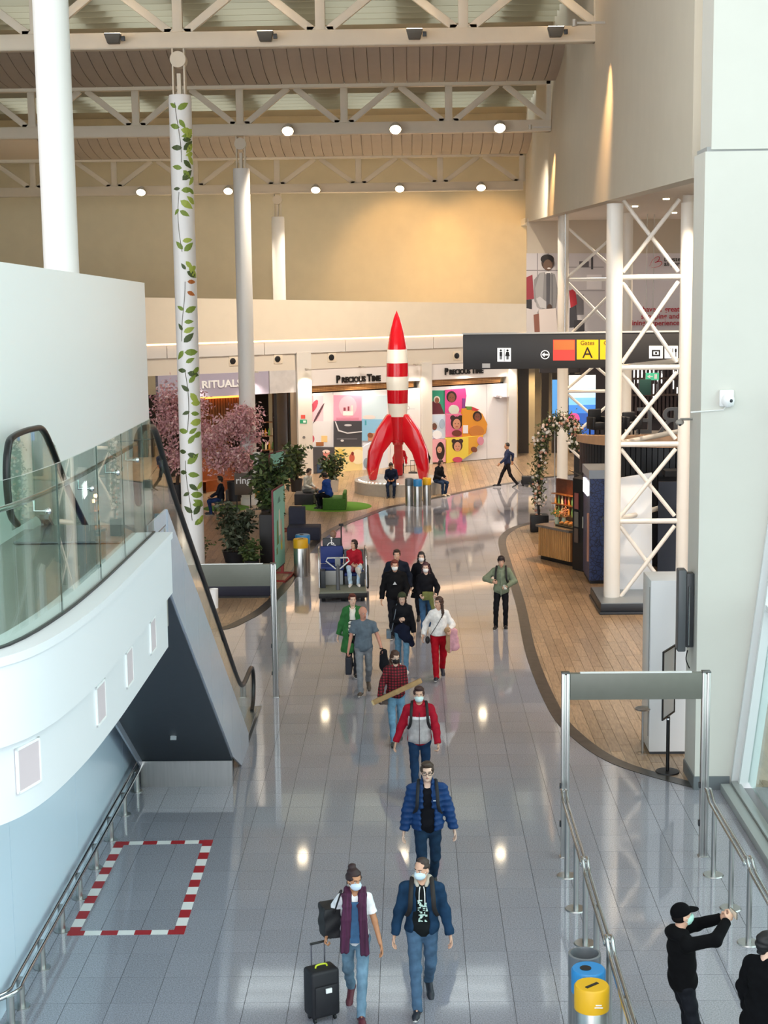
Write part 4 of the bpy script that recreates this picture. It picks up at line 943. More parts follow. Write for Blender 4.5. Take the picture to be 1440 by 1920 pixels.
MB().prism([(*kp(A0+(A1-A0)*i/20, 3.76), 3.36) for i in range(21)]+[(4, 1, 3.36), (-2, 2, 3.36)], (0, 0, .04)).build('roof_deck', mat('kiosk_deck', '#55504b', .6), ks, smooth=0)
m = MB().bb((-2.05, -4.6, 2.75), (1.2, -4.0, 2.9)); m.build('canopy', mat('canopy_dark', '#2a2d31', .5), ks)
# items up on the kiosk deck
def onk(px, py, Y): return at_depth(px, py, Y)
for k, (px, w, col, hh) in enumerate(((1120, .42, '#1a1a1c', .8), (1152, .42, '#232326', .75), (1184, .42, '#2c2b2d', .7))):
    p = onk(px, 815, 47.0); t = thing('lounge_chair', ('boxy black lounge chair on the kiosk deck beside the blue screen', 'boxy black lounge chair on the kiosk deck behind the tower leg', 'dark lounge chair on the kiosk deck next to the channel letters')[k], 'chair', (p[0], 47.0, 3.4), .3)
    c = mat('chair_'+col.strip('#'), col, .5)
    MB().bb((-w/2, -.25, .2), (w/2, .25, .42)).build('seat', c, t, bevel=.04); MB().bb((-w/2, .16, .42), (w/2, .28, hh)).build('backrest', c, t, bevel=.04)
    for s_ in (-1, 1): MB().bb((s_*w/2-.05, -.25, .2), (s_*w/2+.05, .25, .58)).build('armrest', c, t, bevel=.03)
    for sx in (-1, 1):
        for sy in (-.2, .2): MB().bb((sx*(w/2-.05)-.02, sy-.02, 0), (sx*(w/2-.05)+.02, sy+.02, .2)).build('leg', BLACK, t)
t = thing('channel_letters', 'big grey channel letters seen from behind on the kiosk deck', 'sign', (7.0, 47.5, 3.4))
for k, (ch, dx) in enumerate((('E', -.05), ('R', .75))):
    o = text_obj('letter', ch, 1.15, mat('letter_grey', '#5d5f62', .4, metal=.3), t, frame_m((dx, 0, 0), (1, 0, 0)), .05); o.data.transform(Matrix.Scale(-1, 4, Vector((1, 0, 0)))); o.data.transform(Matrix.Translation((.55+dx*2, 0, .02)))
t = thing('ad_screen', 'lit advertising screen showing blue sky and sea beside the cafe', 'screen', (6.62, 61, 2.2))
a = at_depth(1066, 815, 61); b = at_depth(1117, 703, 61); wdt, hgt = b[0]-a[0], b[2]-a[2]; t.location = ((a[0]+b[0])/2, 61, a[2])
MB().bb((-wdt/2-.04, .0, -.04), (wdt/2+.04, .12, hgt+.04)).build('casing', BLACK, t)
m = MB(); cl = ['#e3e1dc', '#a9cdee', '#6fa9e0', '#3d74bd', '#2b4f97', '#e0467e']
for k, (z0, z1) in enumerate(((.78, 1), (.62, .78), (.5, .62), (.36, .5), (0, .36))): m.bb((-wdt/2, -.006, z0*hgt), (wdt/2, 0, z1*hgt), k)
m.prism([(x, -.008, z) for x, z in ell(-.3*wdt, .27*hgt, .22, .22, 20)], (0, -.004, 0), 5); m.build('picture', [mat('screen_'+c.strip('#'), c, .3, emit=c, estr=.55) for c in cl], t, smooth=0)
MB().bb((-.3, .03, -t.location.z), (.3, .1, -.04)).build('stand', BLACK, t)
t = thing('banner_sign', 'narrow blue banner just beside the far lattice tower leg', 'banner', (0, 0, 0)); a = at_depth(1036, 790, 62); b = at_depth(1046, 712, 62); t.location = ((a[0]+b[0])/2, 62, 0)
MB().bb((-.12, -.02, a[2]), (.12, .02, b[2])).build('fabric', mat('banner_blue', '#4d8fd0', .5, emit='#4d8fd0', estr=.3), t); MB().tube([(0, .04, 0), (0, .04, b[2])], .02, 8).build('pole', STEEL, t)
# dark shop behind, with lit shelves
ds = struct('wall_dark_shop'); ds['label'] = 'dark glazed shop behind the cafe kiosk'
st(MB().bb((7.3, 66.4, 0), (14.4, 66.6, 5.5)).build('back_panel', mat('dark_shop', '#1d1518', .4), ds, smooth=0))
st(MB().bb((5.6, 66.8, 4.2), (15, 67.0, 5.7)).build('header', mat('dark_header', '#2a2526', .5), ds, smooth=0))
rr_ = random.Random(4); LW = mat('shop_window_lit', '#f6f4f0', .4, emit='#f6f4f0', estr=1.2)
for k in range(26):
    px, py = rr_.uniform(1185, 1282), rr_.uniform(697, 750); p = at_depth(px, py, 66.3); w, h = rr_.uniform(.06, .22), rr_.uniform(.2, .7)
    st(MB().bb((p[0], 66.32, p[2]), (p[0]+w, 66.39, p[2]+h)).build('lit_pane', LW, ds, smooth=0))
for k in range(14):
    px = 1183+k*7.4; p = at_depth(px, 700, 66.2); st(MB().bb((p[0], 66.15, 2.2), (p[0]+.1, 66.3, 5.0)).build('mullion', mat('shop_mullion', '#2b1d1e', .5), ds, smooth=0))
for z in (3.2, 3.9): st(MB().bb((9.0, 66.1, z), (14, 66.3, z+.09)).build('shelf', mat('shop_shelf', '#40312b', .5), ds, smooth=0))
p = at_depth(1223, 706, 60); t = thing('exit_sign', 'small green emergency exit sign hanging in the dark shop', 'sign', (p[0], 60, p[2]))
MB().bb((-.26, 0, -.14), (.26, .06, .14)).build('box', mat('exit_green', '#3f9c77', .4, emit='#3f9c77', estr=.6), t); MB().prism([(-.2, -.005, 0), (-.08, -.005, .08), (-.08, -.005, -.08)], (0, -.004, 0)).bb((-.08, -.009, -.02), (.02, -.001, .02)).bb((.08, -.009, -.09), (.18, -.001, .09)).build('pictogram', WHITE_G, t); MB().tube([(0, .03, .14), (0, .03, 10.56-p[2])], .012, 6).build('rod', STEEL, t)
t = thing('menu_board', 'dark teal menu board hanging below the exit sign', 'sign', tuple(at_depth(1210, 726, 59))); MB().bb((-.22, 0, -.3), (.22, .04, .3)).build('panel', mat('menu_teal', '#2f5a55', .5), t, bevel=.01); MB().tube([(0, .02, .3), (0, .02, 10.54-t.location.z)], .012, 6).build('rod', STEEL, t)
# counter with oak slats
ct = thing('cafe_counter', 'oak-slatted cafe counter with stone top behind the flower arch', 'counter', (3.72, 44.74, 0)); c0_, c1_ = Vector((0, 0, 0)), Vector((.81, -1.26, 0)); dr = c1_.normalized(); bk = Vector((-dr.y, dr.x, 0))
MB().prism([bk*.1+Vector((0, 0, 0)), c1_+bk*.1, c1_+bk*1.0, bk*1.0], (0, 0, .13)).build('plinth', BLACK, ct, smooth=0)
MB().prism([bk*.04+Vector((0, 0, .13)), c1_+bk*.04+Vector((0, 0, .13)), c1_+bk*1.0+Vector((0, 0, .13)), bk*1.0+Vector((0, 0, .13))], (0, 0, .85)).build('carcass', WOODP, ct, smooth=0)
n = 16
for i in range(n):
    p = dr*(c1_.length*(i+.1)/n); q = dr*(c1_.length*(i+.82)/n); MB().prism([p+Vector((0, 0, .14)), q+Vector((0, 0, .14)), q+bk*.04+Vector((0, 0, .14)), p+bk*.04+Vector((0, 0, .14))], (0, 0, .83)).build('slat', WOODL, ct, smooth=0)
MB().prism([-dr*.05-bk*.06+Vector((0, 0, .98)), c1_-bk*.06+Vector((0, 0, .98)), c1_+bk*1.05+Vector((0, 0, .98)), bk*1.05-dr*.05+Vector((0, 0, .98))], (0, 0, .07)).build('worktop', mat('worktop_stone', '#6b645c', .25, noise=.2, scale=10), ct, smooth=0)
def on_counter(u, v, z=1.05): p = Vector((3.72, 44.74, z))+dr*u+bk*v; return tuple(p)
ang = math.atan2(dr.y, dr.x)
t = thing('display_case', 'glass display case with warm pastries on the cafe counter', 'case', on_counter(.95, .45), ang)
MB().bb((-.4, -.25, 0), (.4, .25, .03)).build('base', BLACK, t); MB().bb((-.4, -.25, .03), (.4, -.24, .34)).bb((-.4, .24, .03), (.4, .25, .34)).build('glass', CLEAR, t, smooth=0); MB().bb((-.4, -.25, .34), (.4, .25, .355)).build('top', CLEAR, t, smooth=0)
for k in range(8):
    p = Vector(on_counter(.95, .45, 1.08))+dr*(-.3+.2*(k % 4))+bk*(-.1+.2*(k//4)); o = MB().sph((0, 0, .05), (.075, .05, .05), 10).build('pastry', mat('pastry_gold', '#c77e33', .5, noise=.3, scale=20), None); o.location = p; tag(o, 'golden pastry in the counter display case, %s from the arch in the %s row' % (('first', 'second', 'third', 'fourth')[k % 4], 'front' if k < 4 else 'rear'), 'pastry', 'pastries in the counter display case')
MB().bb((.3, -.36, 0), (.32, -.3, .9))
for k, (u, v, h_, col, lb) in enumerate(((.25, .5, .34, '#4c6b38', 'leafy green vase on the counter, next to the flower arch'), (.5, .55, .3, '#c98f63', 'vase of orange flowers in the middle of the cafe counter'))):
    t = thing('flower_vase', lb, 'vase', on_counter(u, v)); MB().lathe([(0, 0), (.06, 0), (.08, .1), (.05, .2), (.06, .22)], n=12).build('vase', mat('vase_glass', '#b7c4b0', .2), t)
    m = MB(); r2 = random.Random(k)
    for i in range(70): m.sph((r2.gauss(0, .09), r2.gauss(0, .09), .22+abs(r2.gauss(.1, .08))), .022, 6)
    m.build('blossoms', mat('posy_'+col.strip('#'), col, .6, vary=.1), t, kind='stuff')
for k, (u, v, z) in enumerate(((.72, .8, 2.0), (.86, .85, 1.86), (1.02, .8, 1.78))):
    t = thing('pendant_bulb', ('warm glowing bulb highest over the cafe counter', 'warm glowing bulb in the middle over the cafe counter', 'warm glowing bulb lowest over the cafe counter')[k], 'lamp', on_counter(u, v, z), 0, 'glowing bulbs over the cafe counter')
    MB().sph((0, 0, 0), .06, 12).build('bulb', mat('bulb_warm', '#ffd9a0', .3, emit='#ffcf90', estr=12), t); MB().tube([(0, 0, .06), (0, 0, 2.6-z)], .008, 6).build('cord', BLACK, t)
t = thing('back_bar', 'warm lit bar shelf behind the cafe counter', 'shelf', (4.45, 45.6, 0), ang)
MB().bb((-.6, .3, 0), (.9, .4, 2.2)).build('back_panel', mat('bar_brown', '#5a3220', .5, noise=.3), t)
for z in (1.15, 1.45, 1.75): MB().bb((-.6, .12, z), (.9, .3, z+.025)).build('shelf_board', WOODP, t)
for z in (1.17, 1.47):
    for k in range(9): 
        p = Vector((4.45, 45.6, z+.006))+dr*(-.5+k*.16)+bk*.21; o = MB().lathe([(0, 0), (.035, 0), (.035, .14), (.014, .19), (.014, .24), (0, .24)], n=8).build('bottle', (BOT_M+[mat('bottle_red', '#8c2a20', .25)])[k % 4], None); o.location = p
        tag(o, '%s bottle, %s from the arch on the %s board of the bar shelf' % (('amber', 'green', 'cream', 'red')[k % 4], ('first', 'second', 'third', 'fourth', 'fifth', 'sixth', 'seventh', 'eighth', 'ninth')[k], 'lower' if z < 1.3 else 'upper'), 'bottle', 'bottles on the %s board of the bar shelf' % ('lower' if z < 1.3 else 'upper'))
spot((4.5, 44.6, 2.9), (4.4, 44.9, 1), 40, 100, '#ffb873')
# black column block with framed menus, and the navy cabinet with lit letters
t = thing('service_tower', 'matt black service block with framed menu cards beside the counter', 'block', (4.95, 43.2, 0))
MB().prism([(-.4, -.1, 0), (.05, -.9, 0), (.6, -.6, 0), (.6, .6, 0), (-.1, .5, 0)], (0, 0, 2.6)).build('body', mat('block_black', '#101114', .5), t, smooth=0)
fm = Vector((.45, -.8, 0)).normalized(); fb = Vector((fm.y, -fm.x, 0))
for k, (u, z, w, h_, c) in enumerate(((.12, 1.75, .18, .45, '#8e4f48'), (.12, 1.25, .18, .42, '#6d6a60'), (.12, .8, .18, .4, '#5a4c44'), (.5, 1.25, .22, .32, '#9a9a92'))):
    a = Vector((-.4, -.1, z))+fm*u+fb*.012; MB().prism([a, a+fm*w, a+fm*w+Vector((0, 0, h_)), a+Vector((0, 0, h_))], fb*.02).build('menu_card', pm(c), t, smooth=0)
sv_ = t
MB().tube([(-.1, .2, 2.61), tuple(Vector(on_counter(.4, .83, 2.61))-Vector((4.95, 43.2, 0)))], .02, 8).build('lamp_rail', BLACK, sv_)
t = thing('navy_cabinet', 'tall navy patterned cabinet with glowing letters on its side', 'cabinet', (4.77, 40.9, 0))
PAT = mat('navy_pattern', '#26345a', .4)
q = PAT.node_tree; vn = q.nodes.new('ShaderNodeTexVoronoi'); vn.inputs['Scale'].default_value = 9; vn.feature = 'DISTANCE_TO_EDGE'; rp = q.nodes.new('ShaderNodeValToRGB'); rp.color_ramp.elements[0].position = .02; rp.color_ramp.elements[1].position = .1; rp.color_ramp.elements[0].color = lin('#151d33')+(1,); rp.color_ramp.elements[1].color = lin('#2c3c66')+(1,)
tcn = q.nodes.new('ShaderNodeTexCoord'); q.links.new(tcn.outputs['Object'], vn.inputs['Vector']); q.links.new(vn.outputs[0], rp.inputs[0]); q.links.new(rp.outputs[0], q.nodes['Principled BSDF'].inputs['Base Color'])
MB().bb((0, 0, .1), (.75, 1.5, 2.85)).build('body', PAT, t, smooth=0); MB().bb((.03, .03, 0), (.72, 1.47, .1)).build('plinth', BLACK, t); MB().bb((-.03, -.03, 2.85), (.78, 1.53, 3.08)).build('top_tray', mat('tray_grey', '#87919c', .35), t, smooth=0)
MB().bb((-.05, .1, .6), (-.0, .2, 1.9)).build('edge_strip', mat('strip_tan', '#a87c6a', .5), t)
LL = mat('glow_letters', '#ffffff', .4, emit='#ffffff', estr=2.5)
for k in range(3): MB().bb((-.045, .25+.36*k, 2.35-.0*k), (-.002, .5+.36*k, 2.75)).build('lit_letter', LL, t, bevel=.02)
t = thing('emblem_plate', 'small dark green hexagonal emblem hanging beside the navy cabinet', 'emblem', tuple(at_depth(1135, 980, 39.9))); MB().tube([(x*.12, 0, z*.16) for x, z in ell(0, 0, 1, 1, 6)], .014, 6, closed=True).build('ring', mat('emblem_green', '#2e3d34', .5), t)
# shop display right of the tower
t = thing('shelf_unit', 'dark shelf unit with white goods between tower and white pier', 'shelf', (6.95, 39.6, 0))
MB().bb((-.55, .1, 0), (.05, .18, 2.9)).build('door_panel', mat('navy_door', '#20293a', .4), t, smooth=0); MB().bb((.08, .3, 0), (.8, .36, 3.3)).build('back_panel', DARK, t, smooth=0)
for z in (.95, 1.4, 1.85, 2.3): MB().bb((.08, 0, z), (.8, .3, z+.03)).build('shelf_board', BLACK, t)
for k in range(9): MB().bb((.1+k*.07, -.02, .2), (.14+k*.07, .02, .9)).build('slat', WOODL, t)
for k in range(10):
    z = (.98, 1.43, 1.88)[k % 3]; o = MB().bb((-.04, -.05, 0), (.04, .05, .16+.04*(k % 2))).build('carton', (WHITE_G, mat('carton_tan', '#c9b694', .5), mat('carton_black', '#17181a', .5))[k % 3], None, bevel=.006); o.location = (7.1+.13*(k//3), 39.72, z+.001); tag(o, '%s carton on the %s board of the dark shelf unit, %s from the door' % (('white', 'tan', 'black')[k % 3], ('lowest', 'middle', 'upper')[k % 3], ('first', 'second', 'third', 'fourth')[k//3]), 'carton', '%s cartons on the dark shelf unit' % ('white', 'tan', 'black')[k % 3])
# flower arch
GL = [mat('arch_leaf', '#3f4a2c', .6), mat('arch_leaf_light', '#6b7145', .6)]; FLW = [mat('arch_rose', '#efd9cc', .6), mat('arch_peach', '#d99f86', .6), mat('arch_white', '#f3ece2', .6)]
fa = thing('flower_arch', 'garland arch of cream roses and leaves beside the cafe counter', 'arch', (4.2, 50, 0))
pth = spline([(0, 0, .1), (-.05, 0, 1.2), (.0, 0, 2.3), (.12, 0, 3.1), (.42, 0, 3.55), (.85, 0, 3.62), (1.15, -.1, 3.3), (1.22, -.1, 2.8)], 10)
MB().tube(pth, .04, 8).build('hoop', BLACK, fa); MB().bb((-.3, -.25, 0), (.28, .25, .55)).build('planter', BLACK, fa, bevel=.02)
mf, mr = MB(), MB(); r2 = random.Random(11)
def leaf_quad(m, c, d, s, mi, rng):
    d = Vector(d).normalized(); u = d.cross(Vector((rng.gauss(0, 1), rng.gauss(0, 1), rng.gauss(0, 1)))).normalized(); c = Vector(c)
    m.add([c, c+d*s*.5+u*s*.22, c+d*s, c+d*s*.5-u*s*.22], [(0, 1, 2, 3)], mi)
for i in range(2600):
    p = pth[r2.randrange(8, len(pth))]; q = Vector(p)+Vector([r2.gauss(0, .11) for _ in range(3)]); leaf_quad(mf, q, [r2.gauss(0, 1) for _ in range(3)], r2.uniform(.08, .16), r2.randrange(2), r2)
for i in range(150):
    p = pth[r2.randrange(6, len(pth))]; q = Vector(p)+Vector([r2.gauss(0, .13), -abs(r2.gauss(.1, .08)), r2.gauss(0, .12)]); mr.sph(q, r2.uniform(.035, .065), 7, r2.randrange(3))
mf.build('foliage', GL, fa, kind='stuff', smooth=0); mr.build('roses', FLW, fa, kind='stuff')

# ================================================================== things round the white pier
t = thing('info_kiosk', 'tall plain white box standing behind the portal frame', 'box', (4.03, 25.66, 0))
MB().bb((.02, .02, .0), (.62, .8, .05)).build('foot', DARK, t); MB().bb((0, 0, .05), (.64, .85, 3.03)).build('body', mat('kiosk_white', '#dfe3e4', .35), t, bevel=.012); MB().bb((-.006, .1, .3), (0, .11, 2.9)).build('seam', DARK, t)
t = thing('wall_display', 'slim dark grey display unit fixed to the side of the white pier', 'display', (4.34, 24.15, 2.85))
MB().bb((-.13, -.12, -.66), (.0, .12, .66)).build('casing', mat('display_grey', '#5a5d60', .4), t, bevel=.02); MB().bb((.0, -.08, -.6), (.13, .1, .6)).build('housing', mat('display_dark', '#3c3f42', .4), t, bevel=.02)
MB().tube([(.04, -.13, -.55), (.04, -.13, .4)], .012, 8).build('conduit', CHROME, t); MB().tube(spline([(.05, 0, -.66), (.02, -.04, -.8), (.08, -.02, -.95)], 5), .01, 6).build('cable', BLACK, t)
t = thing('poster_stand', 'black poster stand with round foot and empty upright frame', 'stand', (4.19, 24.69, 0))
MB().lathe([(0, .035), (.06, .035), (.19, .025), (.2, 0), (0, 0)], n=28).build('foot', BLACK, t, smooth=40); MB().cyl((0, 0, .03), .03, .92, 14).build('pole', BLACK, t, smooth=50)
fx_ = Vector((.235, .43, 0)).normalized()
def fr(u, z): return (fx_.x*u, fx_.y*u, z)
for (u0, z0, u1, z1) in ((-.3, .95, -.27, 2.1), (.27, .95, .3, 2.1), (-.27, .95, .27, .98), (-.27, 2.07, .27, 2.1)):
    nn = Vector((-fx_.y, fx_.x, 0))*.012; MB().prism([Vector(fr(u0, z0))-nn, Vector(fr(u1, z0))-nn, Vector(fr(u1, z1))-nn, Vector(fr(u0, z1))-nn], nn*2).build('frame_bar', BLACK, t)
MB().prism([Vector(fr(-.27, .98)), Vector(fr(.27, .98)), Vector(fr(.27, 2.07)), Vector(fr(-.27, 2.07))], Vector((-fx_.y, fx_.x, 0))*.004).build('sheet', mat('poster_sheet', '#d3dadd', .3), t, smooth=0)
MB().lathe([(0, .9), (.035, .9), (.02, .97), (0, .97)], n=12).build('clamp', CHROME, t)
t = thing('sanitizer_stand', 'small steel stand with flat oval tray beside the white box', 'stand', (3.93, 25.72, 0)); MB().cyl((0, 0, 0), .02, .78, 10).build('pole', STEEL, t); MB().lathe([(0, .0), (.1, 0), (.1, .012)], n=20).build('foot', STEEL, t); MB().lathe([(0, .78), (.13, .78), (.14, .81), (.12, .81), (.11, .8), (0, .8)], n=22).build('tray', STEEL, t, smooth=50)
t = thing('wall_camera', 'white dome camera with thin conduit on the white pier', 'camera', (4.86, 23.79, 6.22)); MB().bb((-.12, -.06, -.12), (.1, .0, .14)).build('bracket', WHITE_G, t, bevel=.02); MB().sph((.0, -.1, -.02), (.1, .09, .11), 16).build('dome', WHITE_G, t); MB().sph((.03, -.17, -.02), .03, 10).build('lens', DARK, t)
MB().tube([(-.55, -.012, -.2), (-.05, -.012, -.17), (0, -.012, -.1)], .012, 6).build('conduit', WHITE, t)
t = thing('wall_camera', 'grey camera on a bracket beside the lattice tower edge', 'camera', (4.33, 24.5, 5.8)); MB().tube([(.14, 0, .05), (-.05, 0, .05)], .02, 8).build('arm', STEEL, t); MB().sph((-.06, 0, 0), (.07, .07, .05), 12).build('dome', mat('cam_grey', '#a09a92', .3), t); MB().sph((-.06, -.04, -.03), .025, 8).build('lens', BLACK, t)
# ================================================================== figures: one continuous skin surface each, clothing and hair as children
class Field:
    """Smooth union of tapered limbs and ellipsoids on a grid, turned into one continuous surface."""
    def __init__(s, h): s.h = h; s.ops = []
    def cap(s, a, b, ra, rb, k=.02, mode='add', flat=None): s.ops.append(('cap', np.array(a, float), np.array(b, float), ra, rb, k, mode, flat)); return s
    def ell(s, c, r, R=None, k=.02, mode='add'): s.ops.append(('ell', np.array(c, float), np.array(r, float), np.eye(3) if R is None else np.array(R, float), None, k, mode, None)); return s
    def box(s, c, r, R=None, k=.008, mode='sub'): s.ops.append(('box', np.array(c, float), np.array(r, float), np.eye(3) if R is None else np.array(R, float), None, k, mode, None)); return s
    def plane(s, p, n, c=None, rad=9.0): s.ops.append(('plane', np.array(p, float), np.array(n, float), np.array(p if c is None else c, float), rad, .004, 'cut', None)); return s
    def bounds(s, o):
        if o[0] == 'cap': r = max(o[3], o[4]); return np.minimum(o[1], o[2])-r, np.maximum(o[1], o[2])+r
        if o[0] in ('ell', 'box'): e = np.abs(o[3]) @ o[2] if o[0] == 'box' else np.sqrt((o[3]**2) @ (o[2]**2)); return o[1]-e, o[1]+e
        return o[3]-o[4], o[3]+o[4]
    def run(s, disp=None):
        h = s.h; lo = np.full(3, 1e9); hi = np.full(3, -1e9)
        for o in s.ops:
            if o[6] == 'add': a, b = s.bounds(o); lo = np.minimum(lo, a); hi = np.maximum(hi, b)
        lo -= 3*h; n = np.ceil((hi-lo+3*h)/h).astype(int)+1
        ax = [lo[i]+h*np.arange(n[i], dtype=np.float32) for i in range(3)]; F = np.full(n, 1.0, np.float32)
        for o in s.ops:
            a, b = s.bounds(o); m = o[5]+2.5*h; i0 = np.clip(((a-m-lo)/h).astype(int), 0, n); i1 = np.clip(((b+m-lo)/h).astype(int)+2, 0, n)
            if np.any(i1 <= i0): continue
            sl = tuple(slice(i0[i], i1[i]) for i in range(3)); X, Y, Z = np.meshgrid(*[ax[i][sl[i]] for i in range(3)], indexing='ij', sparse=True)
            if o[0] == 'cap':
                A, B = o[1], o[2]; d = B-A; L2 = max(d @ d, 1e-9); px, py, pz = X-A[0], Y-A[1], Z-A[2]
                t = np.clip((px*d[0]+py*d[1]+pz*d[2])/L2, 0, 1); qx, qy, qz = px-t*d[0], py-t*d[1], pz-t*d[2]
                if o[7]: qy = qy/o[7]
                D = np.sqrt(qx*qx+qy*qy+qz*qz)-(o[3]+t*(o[4]-o[3]))
                if o[7]: D = D*o[7]
            elif o[0] in ('ell', 'box'):
                px, py, pz = X-o[1][0], Y-o[1][1], Z-o[1][2]; R = o[3]
                u = px*R[0, 0]+py*R[1, 0]+pz*R[2, 0]; v = px*R[0, 1]+py*R[1, 1]+pz*R[2, 1]; w = px*R[0, 2]+py*R[1, 2]+pz*R[2, 2]
                if o[0] == 'ell':
                    r = o[2]; k0 = np.sqrt((u/r[0])**2+(v/r[1])**2+(w/r[2])**2); k1 = np.sqrt((u/r[0]**2)**2+(v/r[1]**2)**2+(w/r[2]**2)**2); D = k0*(k0-1)/np.maximum(k1, 1e-6)
                else:
                    r = o[2]; qx, qy, qz = np.abs(u)-r[0], np.abs(v)-r[1], np.abs(w)-r[2]
                    D = np.sqrt(np.maximum(qx, 0)**2+np.maximum(qy, 0)**2+np.maximum(qz, 0)**2)+np.minimum(np.maximum(np.maximum(qx, qy), qz), 0)
            else:
                D = (X-o[1][0])*o[2][0]+(Y-o[1][1])*o[2][1]+(Z-o[1][2])*o[2][2]
                if o[4] < 5: D = np.minimum(D, (o[4]-np.sqrt((X-o[3][0])**2+(Y-o[3][1])**2+(Z-o[3][2])**2)))
            f = F[sl]; k = o[5]
            if o[6] == 'add': g = np.clip(.5+.5*(D-f)/k, 0, 1); F[sl] = D*(1-g)+f*g-k*g*(1-g)
            elif o[6] == 'sub': g = np.clip(.5-.5*(f+D)/k, 0, 1); F[sl] = f*(1-g)-D*g+k*g*(1-g)
            else: F[sl] = np.maximum(f, D)
        if disp is not None:
            X, Y, Z = np.meshgrid(*ax, indexing='ij', sparse=True); F = F+disp(X, Y, Z).astype(np.float32)
        return F, lo
    def mesh(s, name, mats, scale=1.0, disp=None, paint=None):
        F, lo = s.run(disp); h = s.h; I = F < 0
        c = [F[a:F.shape[0]-1+a, b:F.shape[1]-1+b, d:F.shape[2]-1+d] for a in (0, 1) for b in (0, 1) for d in (0, 1)]
        cnt = sum((q < 0).astype(np.int8) for q in c); act = (cnt > 0) & (cnt < 8); idx = np.full(act.shape, -1, np.int64); cells = np.argwhere(act); idx[act] = np.arange(len(cells))
        V = np.stack([q[act] for q in c], 1); off_ = np.array([(a, b, d) for a in (0, 1) for b in (0, 1) for d in (0, 1)], float)
        acc = np.zeros((len(cells), 3)); num = np.zeros(len(cells))
        for p in range(8):
            for q in range(p+1, 8):
                if np.abs(off_[p]-off_[q]).sum() != 1: continue
                m = (V[:, p] < 0) != (V[:, q] < 0); t = np.where(m, V[:, p]/np.where(m, V[:, p]-V[:, q], 1), 0)
                acc += np.where(m[:, None], off_[p]+(off_[q]-off_[p])*t[:, None], 0); num += m
        P_ = (cells+acc/np.maximum(num, 1)[:, None])*h+lo
        quads = []
        for ax_ in range(3):
            sh = [slice(None)]*3; s0, s1 = list(sh), list(sh); s0[ax_] = slice(0, -1); s1[ax_] = slice(1, None)
            e = I[tuple(s0)] != I[tuple(s1)]; ed = np.argwhere(e); u, v = [(1, 2), (2, 0), (0, 1)][ax_]
            ok = (ed[:, u] > 0) & (ed[:, v] > 0) & (ed[:, u] < act.shape[u]) & (ed[:, v] < act.shape[v]); ed = ed[ok]
            ins = I[tuple(ed.T)]; C4 = []
            for du, dv in ((-1, -1), (0, -1), (0, 0), (-1, 0)):
                w = ed.copy(); w[:, u] += du; w[:, v] += dv; C4.append(idx[tuple(w.T)])
            Q = np.stack(C4, 1); Q[~ins] = Q[~ins][:, ::-1]; quads.append(Q)
        Q = np.concatenate(quads); Q = Q[(Q >= 0).all(1)]
        me = bpy.data.meshes.new(name); nv, nf = len(P_), len(Q)
        me.vertices.add(nv); me.vertices.foreach_set('co', (P_*scale).astype(np.float32).ravel())
        me.loops.add(nf*4); me.loops.foreach_set('vertex_index', Q.astype(np.int32).ravel()); me.polygons.add(nf)
        me.polygons.foreach_set('loop_start', np.arange(0, nf*4, 4, dtype=np.int32))
        mats = mats if isinstance(mats, (list, tuple)) else [mats]
        for q in mats: me.materials.append(q)
        if paint is not None: me.polygons.foreach_set('material_index', paint(P_[Q].mean(1)).astype(np.int32))
        me.update(calc_edges=True); me.polygons.foreach_set('use_smooth', np.ones(nf, bool)); me.validate(); return me

def rotm(axis, deg): return np.array(Matrix.Rotation(math.radians(deg), 3, axis))
def ik(a, b, l1, l2, pole):
    a, b, pole = np.array(a, float), np.array(b, float), np.array(pole, float); d = b-a; L_ = np.linalg.norm(d); mx = (l1+l2)*.998
    if L_ > mx: b = a+d*mx/L_; d = b-a; L_ = mx
    u = d/L_; x = (l1*l1-l2*l2+L_*L_)/(2*L_); hh = math.sqrt(max(l1*l1-x*x, 0)); p = pole-u*(pole @ u); p /= max(np.linalg.norm(p), 1e-6); return a+u*x+p*hh, b
SKIN = {'light': '#d3a68c', 'pale': '#dcb8a2', 'tan': '#b9835f', 'dark': '#6f4a36', 'ruddy': '#c88e78'}
def cloth(h, rough=.75, noise=.16, scale=14, **k): return mat('cloth_'+h.strip('#')+('_%g' % rough), h, rough, noise=noise, scale=scale, bump=.25, spec=.15, **k)
def denim(h): return mat('denim_'+h.strip('#'), h, .85, noise=.28, scale=9, bump=.2, spec=.15)
def folds(amp, fz=34, seed=0):
    def f(X, Y, Z): return amp*(np.sin(fz*Z+9*X+seed)*np.sin(13*X+11*Y+seed*1.7)+.6*np.sin(fz*1.7*Z-14*Y+23*X+seed))
    return f
FRAME_BLACK = mat('spectacle_black', '#17120f', .3)

